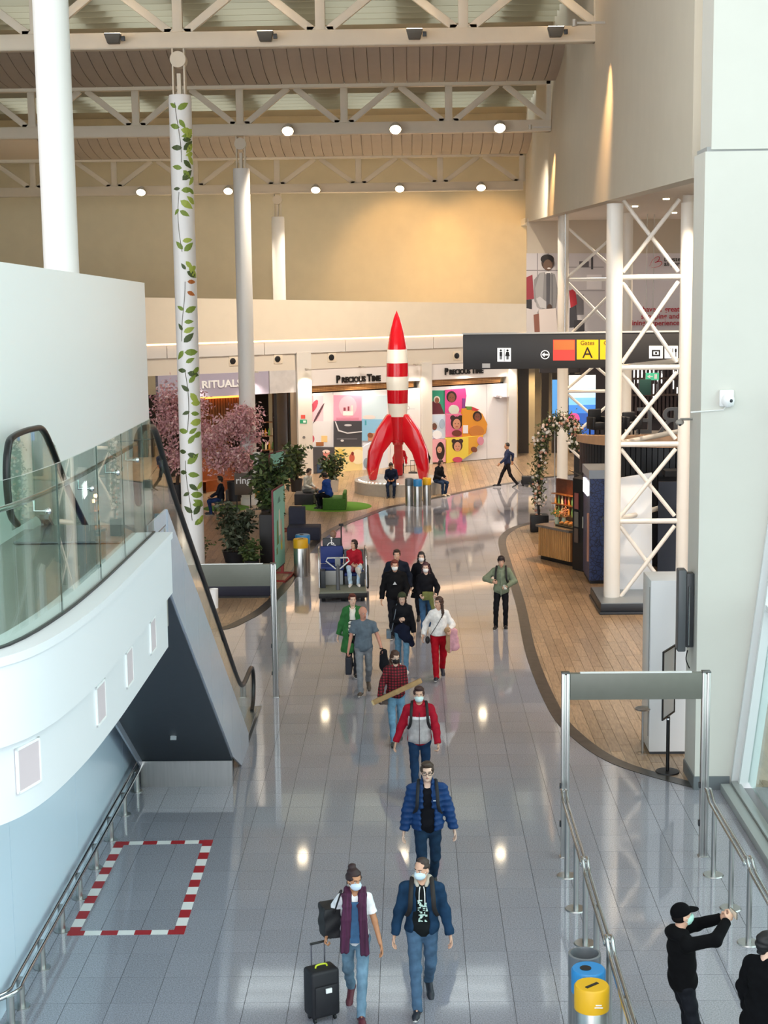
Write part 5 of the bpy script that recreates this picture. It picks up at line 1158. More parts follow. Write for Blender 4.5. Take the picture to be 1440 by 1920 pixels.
def person(label, xy, face, H, feet=None, wrist=None, pelvis=(0, 0, .925), lean=0, head=(0, 0), skin='light', hair=('short', '#2a1c14'), shirt=None, coat=None, trousers='#22324d', denim_=True, legw=1.0,
           shoes=('#17171a', None), mask=None, hands=None, bw=1.0, fem=False, h=.012, foot_pitch=None, glasses=False, knee=None, elbow=None, group=None, barehead=False, z0=0.0, palm=None, belly=1.0):
    """A figure facing +Y in its own frame (its right hand at +X), turned by face degrees."""
    s = H/1.75; t = thing('person', label, 'person', (xy[0], xy[1], z0), math.radians(face), group)
    feet = feet or {'R': (.10, .0, .09), 'L': (-.10, .0, .09)}; hands = hands or {}; foot_pitch = foot_pitch or {}; knee = knee or {}; elbow = elbow or {}; palm = palm or {}
    pv = np.array(pelvis, float); RL = rotm('X', -lean); sw = (.158 if fem else .178)*bw
    def U(p): return pv+RL @ (np.array(p, float)-np.array([0, 0, .925]))
    hip = {q: pv+np.array([sg*.088, 0, 0]) for q, sg in (('R', 1), ('L', -1))}; sho = {q: U((sg*(sw-.012), -.01, 1.395)) for q, sg in (('R', 1), ('L', -1))}
    wr = {}; el = {}; kn = {}; an = {}
    for q, sg in (('R', 1), ('L', -1)):
        w = (wrist or {}).get(q); w = U((sg*(sw+.09), .03, .90)) if w is None else np.array(w, float)
        el[q], wr[q] = ik(sho[q], w, .285, .255, elbow.get(q, (sg*.5, -1, -.2)))
        kn[q], an[q] = ik(hip[q], feet[q], .435, .425, knee.get(q, (sg*.12, 1, 0)))
    hc = U((0, .022, 1.625)); HR = RL @ rotm('Z', head[0]) @ rotm('X', head[1])
    def Hd(p): return hc+HR @ np.array(p, float)
    SK = mat('skin_'+skin, SKIN[skin], .55, noise=.05, scale=20)
    # ---- skin
    B = Field(h)
    B.ell(pv+[0, 0, .04], (.135*bw, .095, .11), k=.04).ell(U((0, 0, 1.10)), (.12*bw, .085, .15), RL, k=.05).ell(U((0, .0, 1.29)), (.145*bw, .098, .15), RL, k=.05)
    for q, sg in (('R', 1), ('L', -1)):
        B.cap(U((sg*.04, -.01, 1.43)), sho[q], .05, .05, k=.04).cap(sho[q], el[q], .045, .036, k=.03).cap(el[q], wr[q], .036, .025, k=.015)
        B.cap(hip[q], kn[q], .072, .05, k=.04).cap(kn[q], an[q], .048, .034, k=.02)
        fa = math.radians(foot_pitch.get(q, 0)); fd = np.array([sg*.1, math.cos(fa), -math.sin(fa)]); B.cap(an[q]+[0, -.02, -.03], an[q]+fd*.12+[0, 0, -.035], .03, .025, k=.02)
    B.cap(U((0, -.012, 1.42)), hc+RL @ np.array([0, -.018, -.06]), .054, .05, k=.03)
    B.ell(Hd((0, -.012, .028)), (.073, .093, .092), HR, k=.02).ell(Hd((0, .018, -.045)), (.056, .066, .07), HR, k=.035).ell(Hd((0, .062, -.088)), (.024, .02, .018), HR, k=.02)
    if h < .0135:
        B.ell(Hd((0, .068, .028)), (.05, .018, .012), HR, k=.012)
        for sg in (1, -1): B.ell(Hd((sg*.032, .083, .006)), (.017, .012, .011), HR, k=.012, mode='sub').ell(Hd((sg*.074, -.008, -.008)), (.011, .02, .03), HR, k=.008)
        B.ell(Hd((0, .078, -.055)), (.024, .012, .012), HR, k=.012)
    B.cap(Hd((0, .078, .008)), Hd((0, .1, -.026)), .009, .014, k=.012)
    for q, sg in (('R', 1), ('L', -1)):
        d = wr[q]-el[q]; d /= np.linalg.norm(d); n = np.array(palm.get(q, (-sg, .25, 0)), float); n -= d*(n @ d); n /= np.linalg.norm(n); ac = np.cross(d, n)*sg  # ac: towards the thumb side
        if ac[1]+.2*ac[2] < 0 and q not in palm: ac = -ac
        mode = hands.get(q, 'relax'); w = wr[q]; curl = {'relax': (18, 28, 22), 'grip': (62, 78, 50), 'hold': (38, 55, 35), 'flat': (6, 8, 6)}[mode]
        R3 = np.stack([ac, n, d], 1); B.ell(w+d*.05, (.039, .017, .052), R3, k=.018)
        for i, fl in enumerate((.92, 1.0, .95, .76)):
            o = (.030-.0195*i)*1.0; b = w+d*.088+ac*o; dr_ = d+ac*(.16*(1.5-i)/1.5); dr_ /= np.linalg.norm(dr_); a_ = 0
            for sg_, (ln, rr0, rr1) in enumerate(((.042, .0098, .0092), (.027, .0092, .0086), (.022, .0086, .0075))):
                a_ += math.radians(curl[sg_]); v = dr_*math.cos(a_)+n*math.sin(a_); e = b+v*ln*fl; B.cap(b, e, max(rr0, h*.62), max(rr1, h*.6), k=.004); b = e
        v = d*.55+ac*.7+n*.35; v /= np.linalg.norm(v); b = w+d*.025+ac*.03; e = b+v*.045; B.cap(b, e, .0125, .011, k=.008); v2 = d*.85+ac*(.15 if mode == 'relax' else -.2)+n*.45; v2 /= np.linalg.norm(v2); B.cap(e, e+v2*.032, .0105, .009, k=.004)
    bd = link('body', B.mesh('body', SK, s), t)
    # ---- face pieces
    m = MB()
    for sg in (1, -1):
        m.sph(Hd((sg*.031, .0735, .006))*s, .0105*s, 8, 0); m.sph(Hd((sg*.031, .0795, .0055))*s, .0066*s, 6, 1)
    m.build('eyes', [mat('eye_white', '#cfc6bd', .4), mat('eye_dark', '#2a1d15', .3)], bd)
    bc = hair[1] if hair[0] != 'bald' else '#8f7a68'; m = MB()
    for sg in (1, -1): m.tube([Hd((sg*x, y, z))*s for x, y, z in ((.014, .089, .027), (.03, .086, .031), (.048, .072, .027))], .0045*s, 5, flat=.7)
    m.build('eyebrows', mat('hair_'+bc.strip('#'), bc, .6, noise=.25, scale=40), bd)
    if not mask: MB().tube([Hd((x, y, -.056))*s for x, y in ((-.022, .083), (0, .0915), (.022, .083))], [.004*s, .008*s, .004*s], 6, flat=.7).build('lips', mat('lips_'+skin, {'dark': '#6e3a34'}.get(skin, '#a85b52'), .45), bd)
    # ---- hair
    HM = mat('hair_'+hair[1].strip('#'), hair[1], .65, noise=.3, scale=45, bump=.4, stretch=(1, 1, .3), spec=.1); st_ = hair[0]; G = Field(min(h, .011))
    if st_ in ('short', 'crop', 'long', 'bun', 'bob', 'fringe'):
        tk = {'crop': .006, 'short': .016, 'fringe': .02}.get(st_, .017); G.ell(Hd((0, -.018, .036)), (.074+tk*.8, .09+tk, .09+tk), HR, k=.02)
        if st_ in ('short', 'fringe'): G.ell(Hd((.01, .04, .105)), (.06, .05, .03), HR, k=.02)
        if st_ == 'long':
            for sg in (1, -1): G.cap(Hd((sg*.062, -.03, .0)), Hd((sg*.085, -.03, -.2)), .034, .03, k=.03).cap(Hd((sg*.085, -.03, -.2)), Hd((sg*.1, .035, -.31)), .03, .018, k=.03)
            G.cap(Hd((0, -.065, 0)), Hd((0, -.1, -.27)), .06, .05, k=.03)
        if st_ == 'bob': 
            for sg in (1, -1): G.cap(Hd((sg*.068, -.02, .01)), Hd((sg*.074, .0, -.1)), .034, .02, k=.03)
            G.cap(Hd((0, -.07, 0)), Hd((0, -.085, -.1)), .06, .04, k=.03)
        if st_ == 'bun': G.ell(Hd((0, -.06, .14)), (.05, .05, .042), HR, k=.01)
        lowz = {'fringe': .056, 'crop': .076}.get(st_, .07)
        G.box(Hd((0, .13, lowz-.21)), (.048, .09, .2), HR, k=.035).ell(Hd((0, .13, lowz-.15)), (.07, .1, .13), HR, k=.02, mode='sub'); G.box(Hd((0, .0, -.15)), (.2 if st_ in ('short', 'crop', 'fringe', 'bun') else .0, .06, .115), HR, k=.02)
        if st_ in ('short', 'fringe', 'bun'): G.cap(Hd((0, -.06, .0)), Hd((0, -.062, -.055)), .058, .05, k=.03)
        if st_ in ('short', 'crop', 'fringe', 'bun'): G.box(Hd((0, -.08, -.18)), (.2, .1, .1), HR, k=.02)
        link('hair', G.mesh('hair', HM, s, folds(.005, 75, 2)), t)
    if st_ == 'bald':
        G.ell(Hd((0, -.024, .02)), (.078, .088, .07), HR); G.box(Hd((0, .06, .05)), (.2, .07, .2), HR); G.box(Hd((0, -.02, .1)), (.2, .2, .045), HR); G.box(Hd((0, -.05, -.15)), (.2, .2, .11), HR); link('hair', G.mesh('hair', HM, s), t)
    if st_ == 'cap':
        G.ell(Hd((0, -.012, .045)), (.086, .105, .095), HR); G.box(Hd((0, 0, -.12)), (.3, .3, .14), HR); cp_ = link('cap', G.mesh('cap', mat('cap_black', '#08080a', .9, spec=.1), s), t)
        m = MB(); n_ = 10; up_ = [Hd((.075*math.cos(PI*i/n_), .07+.115*math.sin(PI*i/n_), .04-.02*math.sin(PI*i/n_)))*s for i in range(n_+1)]; m.prism(up_, HR @ np.array([0, 0, .008])*s); m.build('cap_brim', mat('cap_black', '#08080a', .9, spec=.1), cp_)
        G = Field(.011); G.ell(Hd((0, -.02, .0)), (.078, .092, .07), HR); G.box(Hd((0, .1, -.05)), (.2, .1, .2), HR); G.box(Hd((0, 0, -.15)), (.2, .2, .1), HR); link('hair', G.mesh('hair', mat('hair_141010', '#141010', .8, spec=.1), s), t)
    if mask:
        K = Field(min(h, .009)); K.ell(Hd((0, .03, -.05)), (.066, .078, .062), HR, k=.02).ell(Hd((0, .08, -.035)), (.03, .035, .035), HR, k=.03); K.box(Hd((0, -.1, 0)), (.3, .1205, .3), HR, mode='sub', k=.004); K.box(Hd((0, .06, .1)), (.3, .3, .106), HR, k=.006)
        fm_ = link('face_mask', K.mesh('face_mask', mat('mask_'+mask.strip('#'), mask, .7, bump=.1, scale=60), s, lambda X, Y, Z: .0012*np.sin(190*Z)), t)
        m = MB()
        for sg in (1, -1): m.tube([Hd((sg*.062, .03, -.02))*s, Hd((sg*.08, -.015, .005))*s], .0022*s, 4).tube([Hd((sg*.06, .03, -.07))*s, Hd((sg*.08, -.015, -.02))*s], .0022*s, 4)
        m.build('ear_loops', WHITE_G, fm_)
    if glasses:
        m = MB()
        for sg in (1, -1): m.tube([Hd((sg*.033+.024*math.cos(a), .1, .004+.017*math.sin(a)))*s for a in np.linspace(0, 2*PI, 12, endpoint=False)], .0035*s, 5, closed=True).tube([Hd((sg*.057, .098, .012))*s, Hd((sg*.08, .0, .01))*s], .003*s, 5)
        m.tube([Hd((-.01, .104, .006))*s, Hd((.01, .104, .006))*s], .003*s, 5); m.build('spectacles', FRAME_BLACK, t)
    # ---- trousers and shoes
    T = Field(max(h, .010)); T.ell(pv+[0, -.005, .03], (.158*bw, .118*belly, .12), k=.05)
    for q, sg in (('R', 1), ('L', -1)):
        T.cap(hip[q]+[0, 0, -.02], kn[q], .09*legw, .064*legw, k=.045).cap(kn[q], an[q]+(an[q]-kn[q])*.1, .064*legw, .053*legw, k=.03)
        d = an[q]-kn[q]; d /= np.linalg.norm(d); T.plane(an[q]+d*.04, d, an[q], .16)
    TM = denim(trousers) if denim_ else cloth(trousers, .7)
    link('trousers', T.mesh('trousers', TM, s, folds(.0045, 30, len(label))), t)
    for q, sg in (('R', 1), ('L', -1)):
        fa = math.radians(foot_pitch.get(q, 0)); c, sn = math.cos(fa), math.sin(fa); d = an[q]-kn[q]; out = sg*.12
        def Sp(y, z, x=0): return an[q]+np.array([out*(y)+x, y*c-(z)*0+(z+.09)*sn*.0, z*c-y*sn])
        S = Field(max(.009, h*.8)); S.cap(Sp(-.055, -.045), Sp(.15, -.052), .043, .041, k=.02).cap(Sp(.15, -.055), Sp(.2, -.062), .041, .032, k=.02).cap(Sp(-.04, -.045), Sp(-.01, .01), .047, .047, k=.03)
        if shoes[1]: S.cap(Sp(-.02, .0), an[q]-d*.1/np.linalg.norm(d), .045, .05, k=.02)
        nrm = np.array([0, -sn, -c]); S.plane(Sp(0, -.088), nrm, an[q], .4)
        SM = mat('shoe_'+shoes[0].strip('#'), shoes[0], .5); W_ = mat('sole_white', '#dcdad4', .5) if not (shoes[1] == 'boot') else mat('sole_dark', '#1b1715', .6)
        link('shoe', S.mesh('shoe', [SM, W_], s, None, lambda P3, q=q: (((P3-Sp(0, -.066)) @ np.array([0, sn, c])) < 0).astype(int)), t)
    # ---- garments on the upper body
    def garment(name, g, r):
        """g: dict(col, sleeve, hem, puff, open, paint, hood, collar); r: extra thickness."""
        Cf = Field(max(h, .010)); pf = g.get('puff', .0)+r; hem = g.get('hem', .87)
        Cf.ell(U((0, -.002, 1.29)), (.15*bw+pf*.8, .108+pf, .16+pf*.3), RL, k=.05).ell(U((0, .004, 1.10)), (.142*bw+pf, .104*belly+pf, .19), RL, k=.07).ell(pv+[0, 0, .03], (.155*bw+pf, .115*belly+pf, .14), k=.06)
        if hem < .8:
            for sg in (1, -1): Cf.cap(pv+[sg*.06, 0, .02], pv+np.array([sg*.10, -.02, hem-.925]), .115+pf, .135+pf, k=.08, flat=.8)
        for q, sg in (('R', 1), ('L', -1)):
            Cf.cap(U((sg*.045, -.014, 1.445)), sho[q], .05+pf*.5, .048+pf*.55, k=.045)
            if g.get('sleeve', 'long') == 'long':
                Cf.cap(sho[q], el[q], .052+pf*.6, .046+pf*.65, k=.035).cap(el[q], wr[q], .046+pf*.65, .036+pf*.55, k=.025); d = wr[q]-el[q]; d /= np.linalg.norm(d); Cf.plane(wr[q]-d*g.get('cuff', -.005), d, wr[q], .13)
            elif g['sleeve'] == 'short':
                e = sho[q]+(el[q]-sho[q])*.62; Cf.cap(sho[q], e, .052+pf*.7, .056+pf, k=.035); d = e-sho[q]; d /= np.linalg.norm(d); Cf.plane(e, d, e, .1)
        if g.get('collar'): Cf.cap(U((0, -.02, 1.45)), U((0, .01, 1.50)), .078+r, .07+r, k=.02)
        if g.get('hood'): Cf.ell(U((0, -.085, 1.46)), (.12, .075, .07), RL, k=.04).cap(U((-.07, .02, 1.47)), U((.07, .02, 1.47)), .04, .04, k=.03)
        if hem > -1: Cf.plane((0, 0, pv[2]-.925+hem), (0, 0, -1))
        Cf.ell(U((0, .035, 1.545)), (.062, .062, .075) if not g.get('collar') else (.055, .07, .1), RL, k=.015, mode='sub')
        if g.get('open'): w0 = g['open']; Cf.box(U((g.get('shift', 0), .2, 1.12)), (w0, .155, .42), RL, k=.02); Cf.box(U((g.get('shift', 0), .22, 1.0)), (w0+.03, .165, .16), RL, k=.04)
        dsp = g.get('disp') or folds(g.get('fold', .0055), 26, len(label)*.7)
        mm = g['mat'] if 'mat' in g else cloth(g['col'], g.get('rough', .75))
        return link(name, Cf.mesh(name, mm, s, dsp, (lambda P3: g['paint'](P3-np.array([0, 0, pv[2]-.925]))) if 'paint' in g else None), t)
    g1 = garment(shirt.get('name', 'shirt'), shirt, .002) if shirt else None
    g2 = garment(coat.get('name', 'jacket'), coat, .016 if shirt else .006) if coat else None
    return dict(t=t, shirt=g1 or g2, coat=g2 or g1, s=s, U=lambda p: U(p)*s, Hd=lambda p: Hd(p)*s, wr={q: wr[q]*s for q in wr}, el={q: el[q]*s for q in el}, sho={q: sho[q]*s for q in sho}, pv=pv*s)

def straps(p, col='#14120f', thick=.024, y=.135):
    """Rucksack straps down the front of both shoulders."""
    for sg in (1, -1):
        q = [p['U']((sg*.1, -.10, 1.42)), p['U']((sg*.105, -.03, 1.515)), p['U']((sg*.115, .07, 1.47)), p['U']((sg*.125, y, 1.36)), p['U']((sg*.135, y+.005, 1.22)), p['U']((sg*.17, .06, 1.10))]
        MB().tube(spline(q, 4), thick*p['s'], 8, flat=.45).build('rucksack_strap', mat('strap_'+col.strip('#'), col, .7), p['t'])
def rucksack(p, col='#17171a'):
    F_ = Field(.014); F_.box(p['U']((0, -.22, 1.25))/p['s'], (.12, .05, .19), None, .01, 'add'); link('rucksack', F_.mesh('rucksack', cloth(col), p['s'], folds(.006, 20, 1)), p['t'])
def wpos(p, q): 
    """Where a point of a figure lies in the hall."""
    r = p['t']; c, s_ = math.cos(r.rotation_euler.z), math.sin(r.rotation_euler.z); return Vector((r.location.x+q[0]*c-q[1]*s_, r.location.y+q[0]*s_+q[1]*c, r.location.z+q[2]))
def walk(front, stride=.30, lift=.06, x=.09):
    """Ankles for a stride with the named foot leading."""
    b = 'L' if front == 'R' else 'R'; sx = {'R': 1, 'L': -1}
    return {front: (sx[front]*x*.7, stride*.75, .09), b: (sx[b]*x*.8, -stride*1.0, .10+lift)}, {front: -6, b: 38}
def suitcase(label, loc, rz, col='#15141a', w=.36, d=.24, hh=.56, handle=.98, tagc=None, tilt=0.0):
    t = thing('suitcase', label, 'suitcase', loc, rz)
    t.rotation_euler[0] = tilt
    sl_ = MB().bb((-w/2, -d/2, .06), (w/2, d/2, hh)).build('shell', mat('suitcase_'+col.strip('#'), col, .6, noise=.1, bump=.2), t, bevel=.035, segs=3)
    MB().bb((-w/2+.03, -d/2-.025, .1), (w/2-.03, -d/2+.01, hh-.16)).build('front_pocket', mat('suitcase_'+col.strip('#'), col, .6, noise=.1, bump=.2), sl_, bevel=.02)
    for sx in (-1, 1):
        for sy in (-1, 1): MB().tube([(sx*(w/2-.05)-.012, sy*(d/2-.05), .03), (sx*(w/2-.05)+.012, sy*(d/2-.05), .03)], .03, 12).build('wheel', BLACK, t)
    MB().tube([(-.08, d/2-.04, hh), (-.08, d/2-.04, handle)], .008, 6).tube([(.08, d/2-.04, hh), (.08, d/2-.04, handle)], .008, 6).build('telescopic_handle', mat('handle_grey', '#6f6f78', .3, metal=.8), t)
    MB().tube([(-.09, d/2-.04, handle), (.09, d/2-.04, handle)], .014, 8).build('grip', BLACK, next(c for c in t.children if c.name.startswith('telescopic')))
    MB().tube(spline([(-.07, 0, hh), (-.05, 0, hh+.03), (.05, 0, hh+.03), (.07, 0, hh)], 4), .01, 6).build('carry_handle', mat('carry_'+(tagc or '#22').strip('#'), tagc or '#222222', .5), t)
    if tagc: MB().bb((-.02, -d/2-.045, hh-.24), (.05, -d/2-.027, hh-.19)).build('luggage_tag', WHITE_G, t)
    return t
# ------------------------------------------------------------------ the people, nearest first
# woman with the plum scarf, pulling a suitcase
ft, fp = walk('L', .34)
SUIT = (-1.13, 16.12)
p1 = person('woman in white T-shirt with long plum scarf and pale mask pulling a black suitcase', (-.66, 16.22), 180, 1.67, ft, {'R': (.33, .02, .955), 'L': (-.30, .06, .84)}, head=(32, -4), skin='tan', hair=('bun', '#2b1414'), fem=True, h=.0085,
            shirt=dict(col='#eeeef0', sleeve='short', hem=.84, puff=.006), trousers='#6a879b', legw=.98, shoes=('#5b2430', 'boot'), mask='#d3e4f2', hands={'R': 'grip'}, foot_pitch=fp)
U1 = p1['U']; sc = Field(.010)
for sg in (1, -1):
    pts = [(sg*.02, -.075, 1.47), (sg*.075, -.03, 1.50), (sg*.09, .055, 1.46), (sg*.085, .135, 1.36), (sg*.095, .15, 1.2), (sg*.11, .15, 1.0), (sg*.115, .155, .82-(sg < 0)*.03)]
    for a, b in zip(pts[:-1], pts[1:]):
        for w in (-.03, 0, .03): sc.cap(U1((a[0]+w*sg, a[1], a[2]))/p1['s'], U1((b[0]+w*sg, b[1], b[2]))/p1['s'], .024, .025, k=.02)
link('scarf', sc.mesh('scarf', mat('scarf_plum', '#451a37', .85, noise=.45, scale=16, stretch=(3, 1, .15)), p1['s'], lambda X, Y, Z: .006*np.sin(110*X)), p1['t'])
MB().prism([U1((-.05, .118, 1.40)), U1((.05, .118, 1.40)), U1((.055, .15, .92)), U1((-.055, .15, .92))], (0, .012, 0)).build('undershirt_panel', cloth('#39597a'), p1['t'])
bg_ = Field(.012); bg_.box((.30, -.10, 1.10), (.10, .13, .18), rotm('Z', 20), .01, 'add'); bg_.ell((.36, -.22, 1.2), (.07, .06, .05)); bg_.cap((.37, -.2, 1.05), (.40, -.2, .95), .03, .015)
link('shoulder_bag', bg_.mesh('shoulder_bag', mat('bag_black', '#121014', .6), p1['s'], folds(.007, 22, 3)), p1['t'])
MB().tube([np.array(q)*p1['s'] for q in spline([(.24, .02, 1.22), (.2, .06, 1.36), (.15, .03, 1.5), (.18, -.08, 1.42), (.25, -.15, 1.25)], 4)], .013, 6, flat=.6).build('bag_strap', mat('bag_black', '#121014', .6), p1['t'])
hw = wpos(p1, p1['wr']['R']); suitcase('black upright suitcase with yellow-green carry handle beside the scarf woman', (hw.x-.06, hw.y-.12, 0), .5, hh=.60, w=.34, d=.24, handle=hw.z-.06, tagc='#c8d62e')
# man in denim jacket
ft, fp = walk('R', .34, .07)
p2 = person('man in dark blue denim jacket and jeans with pale mask looking aside', (.08, 16.36), 180, 1.74, ft, {'R': (.31, .03, .86), 'L': (-.31, .02, .86)}, head=(-34, -4), skin='light', hair=('crop', '#33241d'), bw=1.1, h=.0085,
            shirt=dict(name='hoodie', col='#121618', hem=.86, puff=.006), coat=dict(name='denim_jacket', mat=denim('#1a344e'), hem=.86, puff=.01, open=.055, shift=.01), trousers='#48627c', legw=1.03, shoes=('#151a26', None), mask='#cfe4ee', foot_pitch=fp)
U2 = p2['U']; straps(p2, '#1a1412', .026, .155)
m = MB()
for sg in (1, -1): m.tube(spline([U2((sg*.02, .115, 1.46)), U2((sg*.03, .13, 1.40)), U2((sg*.032, .128, 1.28))], 4), .006, 6)
m.build('drawstring', mat('cord_white', '#e9e7e2', .6), p2['shirt'])
hd = Field(.011); hd.cap(U2((-.085, -.03, 1.50))/p2['s'], U2((-.05, .06, 1.455))/p2['s'], .035, .022).cap(U2((.085, -.03, 1.50))/p2['s'], U2((.05, .06, 1.455))/p2['s'], .035, .022).cap(U2((-.08, -.06, 1.49))/p2['s'], U2((.08, -.06, 1.49))/p2['s'], .045, .045)
link('hood', hd.mesh('hood', mat('hood_lining', '#b9b3a6', .8, noise=.1), p2['s']), p2['t'])
m = MB(); r2 = random.Random(5)
for i in range(46):
    x, z = r2.uniform(-.055, .04), r2.uniform(1.06, 1.31); m.box(U2((x, .128, z)), (r2.uniform(.01, .028), .006, r2.uniform(.006, .022)), rz=0, rx=r2.uniform(-.4, .4))
m.build('shirt_print', mat('print_mint', '#bcd6cc', .7), p2['shirt'], smooth=0, kind='stuff')
# man in the blue quilted jacket
ft, fp = walk('R', .30)
QU = dict(name='quilted_jacket', col='#1b3a68', rough=.4, hem=.85, puff=.028, open=.05, collar=True, shift=.0, disp=lambda X, Y, Z: .011*np.abs(np.sin(PI*Z/.075))-.006+.003*np.sin(40*X+9*Z))
p3 = person('man with spectacles in an open blue quilted jacket and dark jeans', (.18, 19.55), 180, 1.83, ft, {'R': (.30, .03, .85), 'L': (-.33, -.02, .87)}, skin='pale', hair=('short', '#3a2a1f'), bw=1.08, h=.0095,
            shirt=dict(name='jumper', col='#0c0d14', hem=.85, puff=.004), coat=QU, trousers='#1b3046', foot_pitch=fp, glasses=True, shoes=('#1a1a1c', None))
straps(p3, '#10131c', .022, .17); MB().box(p3['U']((-.1, .165, 1.30)), (.06, .008, .012)).build('chest_emblem', mat('emblem_pale', '#c8d4e2', .5), p3['coat'])
# man in red and grey hooded jacket
RG = [cloth('#a01228', .65), cloth('#b1abab', .8), mat('stripe_white', '#f0ecee', .6)]
def paint4(P3):
    z, x = P3[:, 2], np.abs(P3[:, 0]); o = np.zeros(len(P3)); front = P3[:, 1] > -.02
    o[(z < 1.265) & (z > .875) & (x < .175) & front] = 1; o[(z > 1.265) & (z < 1.305) & (x < .165) & front] = 2; o[(x > .235) & (np.abs(P3[:, 1]+.02) < .018) & (z > .95)] = 2; return o
ft, fp = walk('R', .28)
p4 = person('man in red and grey hooded zip jacket with pale mask', (.1, 23.55), 180, 1.79, ft, {'R': (.36, .03, .88), 'L': (-.28, .16, .90)}, skin='light', hair=('short', '#3a1f1c'), mask='#d9efee', h=.0105, bw=1.05,
            coat=dict(name='zip_jacket', mat=RG, paint=paint4, hem=.83, puff=.022, hood=True), trousers='#1c3350', foot_pitch=fp, shoes=('#2a2a2c', None), hands={'L': 'hold'})
straps(p4, '#161114', .022, .155); MB().tube([p4['U']((0, .152, 1.38)), p4['U']((0, .158, 1.1)), p4['U']((0, .155, .86))], .005, 5).build('zip', mat('zip_dark', '#3a1820', .5), p4['coat'])
# woman in plaid shirt carrying a long cardboard tube
PLD = bpy.data.materials.new('plaid_red'); PLD.use_nodes = True; q = PLD.node_tree; b = q.nodes['Principled BSDF']; b.inputs['Roughness'].default_value = .8; co_ = q.nodes.new('ShaderNodeTexCoord'); mx_ = None; src = None
for k, (dr_, sc_) in enumerate((('X', 6.0), ('Z', 6.5))):
    w_ = q.nodes.new('ShaderNodeTexWave'); w_.bands_direction = dr_; w_.inputs['Scale'].default_value = sc_; q.links.new(co_.outputs['Object'], w_.inputs['Vector']); r_ = q.nodes.new('ShaderNodeValToRGB'); r_.color_ramp.elements[0].position = .55; r_.color_ramp.elements[1].position = .62
    r_.color_ramp.elements[0].color = (1, 1, 1, 1); r_.color_ramp.elements[1].color = (.25, .2, .25, 1); q.links.new(w_.outputs['Fac'], r_.inputs[0]); mm_ = q.nodes.new('ShaderNodeMix'); mm_.data_type = 'RGBA'; mm_.blend_type = 'MULTIPLY'; mm_.inputs[0].default_value = 1
    if src is None: mm_.inputs[6].default_value = lin('#8c1426')+(1,)
    else: q.links.new(src, mm_.inputs[6])
    q.links.new(r_.outputs[0], mm_.inputs[7]); src = mm_.outputs[2]
q.links.new(src, b.inputs['Base Color'])
ft, fp = walk('R', .28)
p5 = person('woman in red plaid shirt and light jeans with black mask carrying a cardboard tube', (-.3, 26.5), 184, 1.66, ft, {'R': (.30, .16, .92), 'L': (-.08, .25, 1.06)}, head=(18, -8), skin='pale', hair=('long', '#4a2f22'), fem=True, mask='#191414', h=.011,
            coat=dict(name='plaid_shirt', mat=PLD, hem=.86, puff=.016), trousers='#6b93ad', hands={'L': 'hold', 'R': 'grip'}, palm={'L': (.2, -1, .3), 'R': (-.5, .2, .8)}, foot_pitch=fp, shoes=('#3a3835', 'boot'))
a = wpos(p5, np.array(p5['wr']['R'])+[.03, .1, -.03]); b = wpos(p5, np.array(p5['wr']['L'])+[.02, .075, .02]); d = (b-a).normalized(); b2 = b+d*.42; a2 = a-d*.12
t = thing('cardboard_tube', 'long square cardboard tube held across the plaid shirt', 'tube', tuple(a2)); MB().prism([Vector(v)*.045 for v in ((0, 1, 1), (0, 1, -1), (0, -1, -1), (0, -1, 1))], (0.001, 0, 0)); e = b2-a2
u = e.cross(Vector((0, 0, 1))).normalized()*.04; w = u.cross(e.normalized()).normalized()*.04; MB().prism([u+w, u-w, -u-w, -u+w], e).build('tube', mat('cardboard', '#b08d5f', .7, noise=.15), t, bevel=.006); MB().prism([(u+w)*1.03, (u-w)*1.03, (-u-w)*1.03, (-u+w)*1.03], e.normalized()*.03).build('end_flap', mat('cardboard_pale', '#cbb083', .7), t)
hb_ = Field(.012); hb_.box((.24, .12, .86), (.08, .05, .09), rotm('Z', 20), .01, 'add'); link('handbag', hb_.mesh('handbag', mat('bag_brown', '#4a3830', .5), p5['s'], folds(.004, 20, 2)), p5['t'])
# bald man in grey T-shirt, coat over one arm and bag in the other hand
ft, fp = walk('R', .32, .09)
p6 = person('bald man in grey T-shirt and grey jeans carrying a dark coat and a bag', (-.96, 29.85), 180, 1.76, ft, {'R': (.30, .04, .86), 'L': (-.36, .10, .90)}, head=(30, -12), skin='ruddy', hair=('bald', '#b89f86'), bw=1.1, h=.011, belly=1.12,
            shirt=dict(name='t_shirt', col='#5f6b76', sleeve='short', hem=.86, puff=.012), trousers='#7c7f84', denim_=False, hands={'R': 'grip', 'L': 'grip'}, foot_pitch=fp, shoes=('#4a4038', None))
c_ = Field(.014); w = p6['wr']['L']/p6['s']; c_.cap(w+[-.03, .02, -.06], w+[-.05, .0, -.3], .075, .1, k=.04).cap(w+[-.05, 0, -.3], w+[-.10, .0, -.58], .09, .05, k=.05)
link('draped_coat', c_.mesh('draped_coat', cloth('#14161c'), p6['s'], folds(.009, 12, 4)), p6['t'])
c_ = Field(.014); w = p6['wr']['R']/p6['s']; c_.box(w+[.0, .0, -.28], (.06, .14, .17), None, .01, 'add'); link('carried_bag', c_.mesh('carried_bag', mat('bag_navy', '#151724', .6), p6['s']), p6['t'])
MB().lathe([(.033, -.012), (.036, -.012), (.036, .012), (.033, .012)], tuple(p6['wr']['L']-np.array([-.008, -.01, -.03])), 14).build('wristwatch', BLACK, p6['t'])
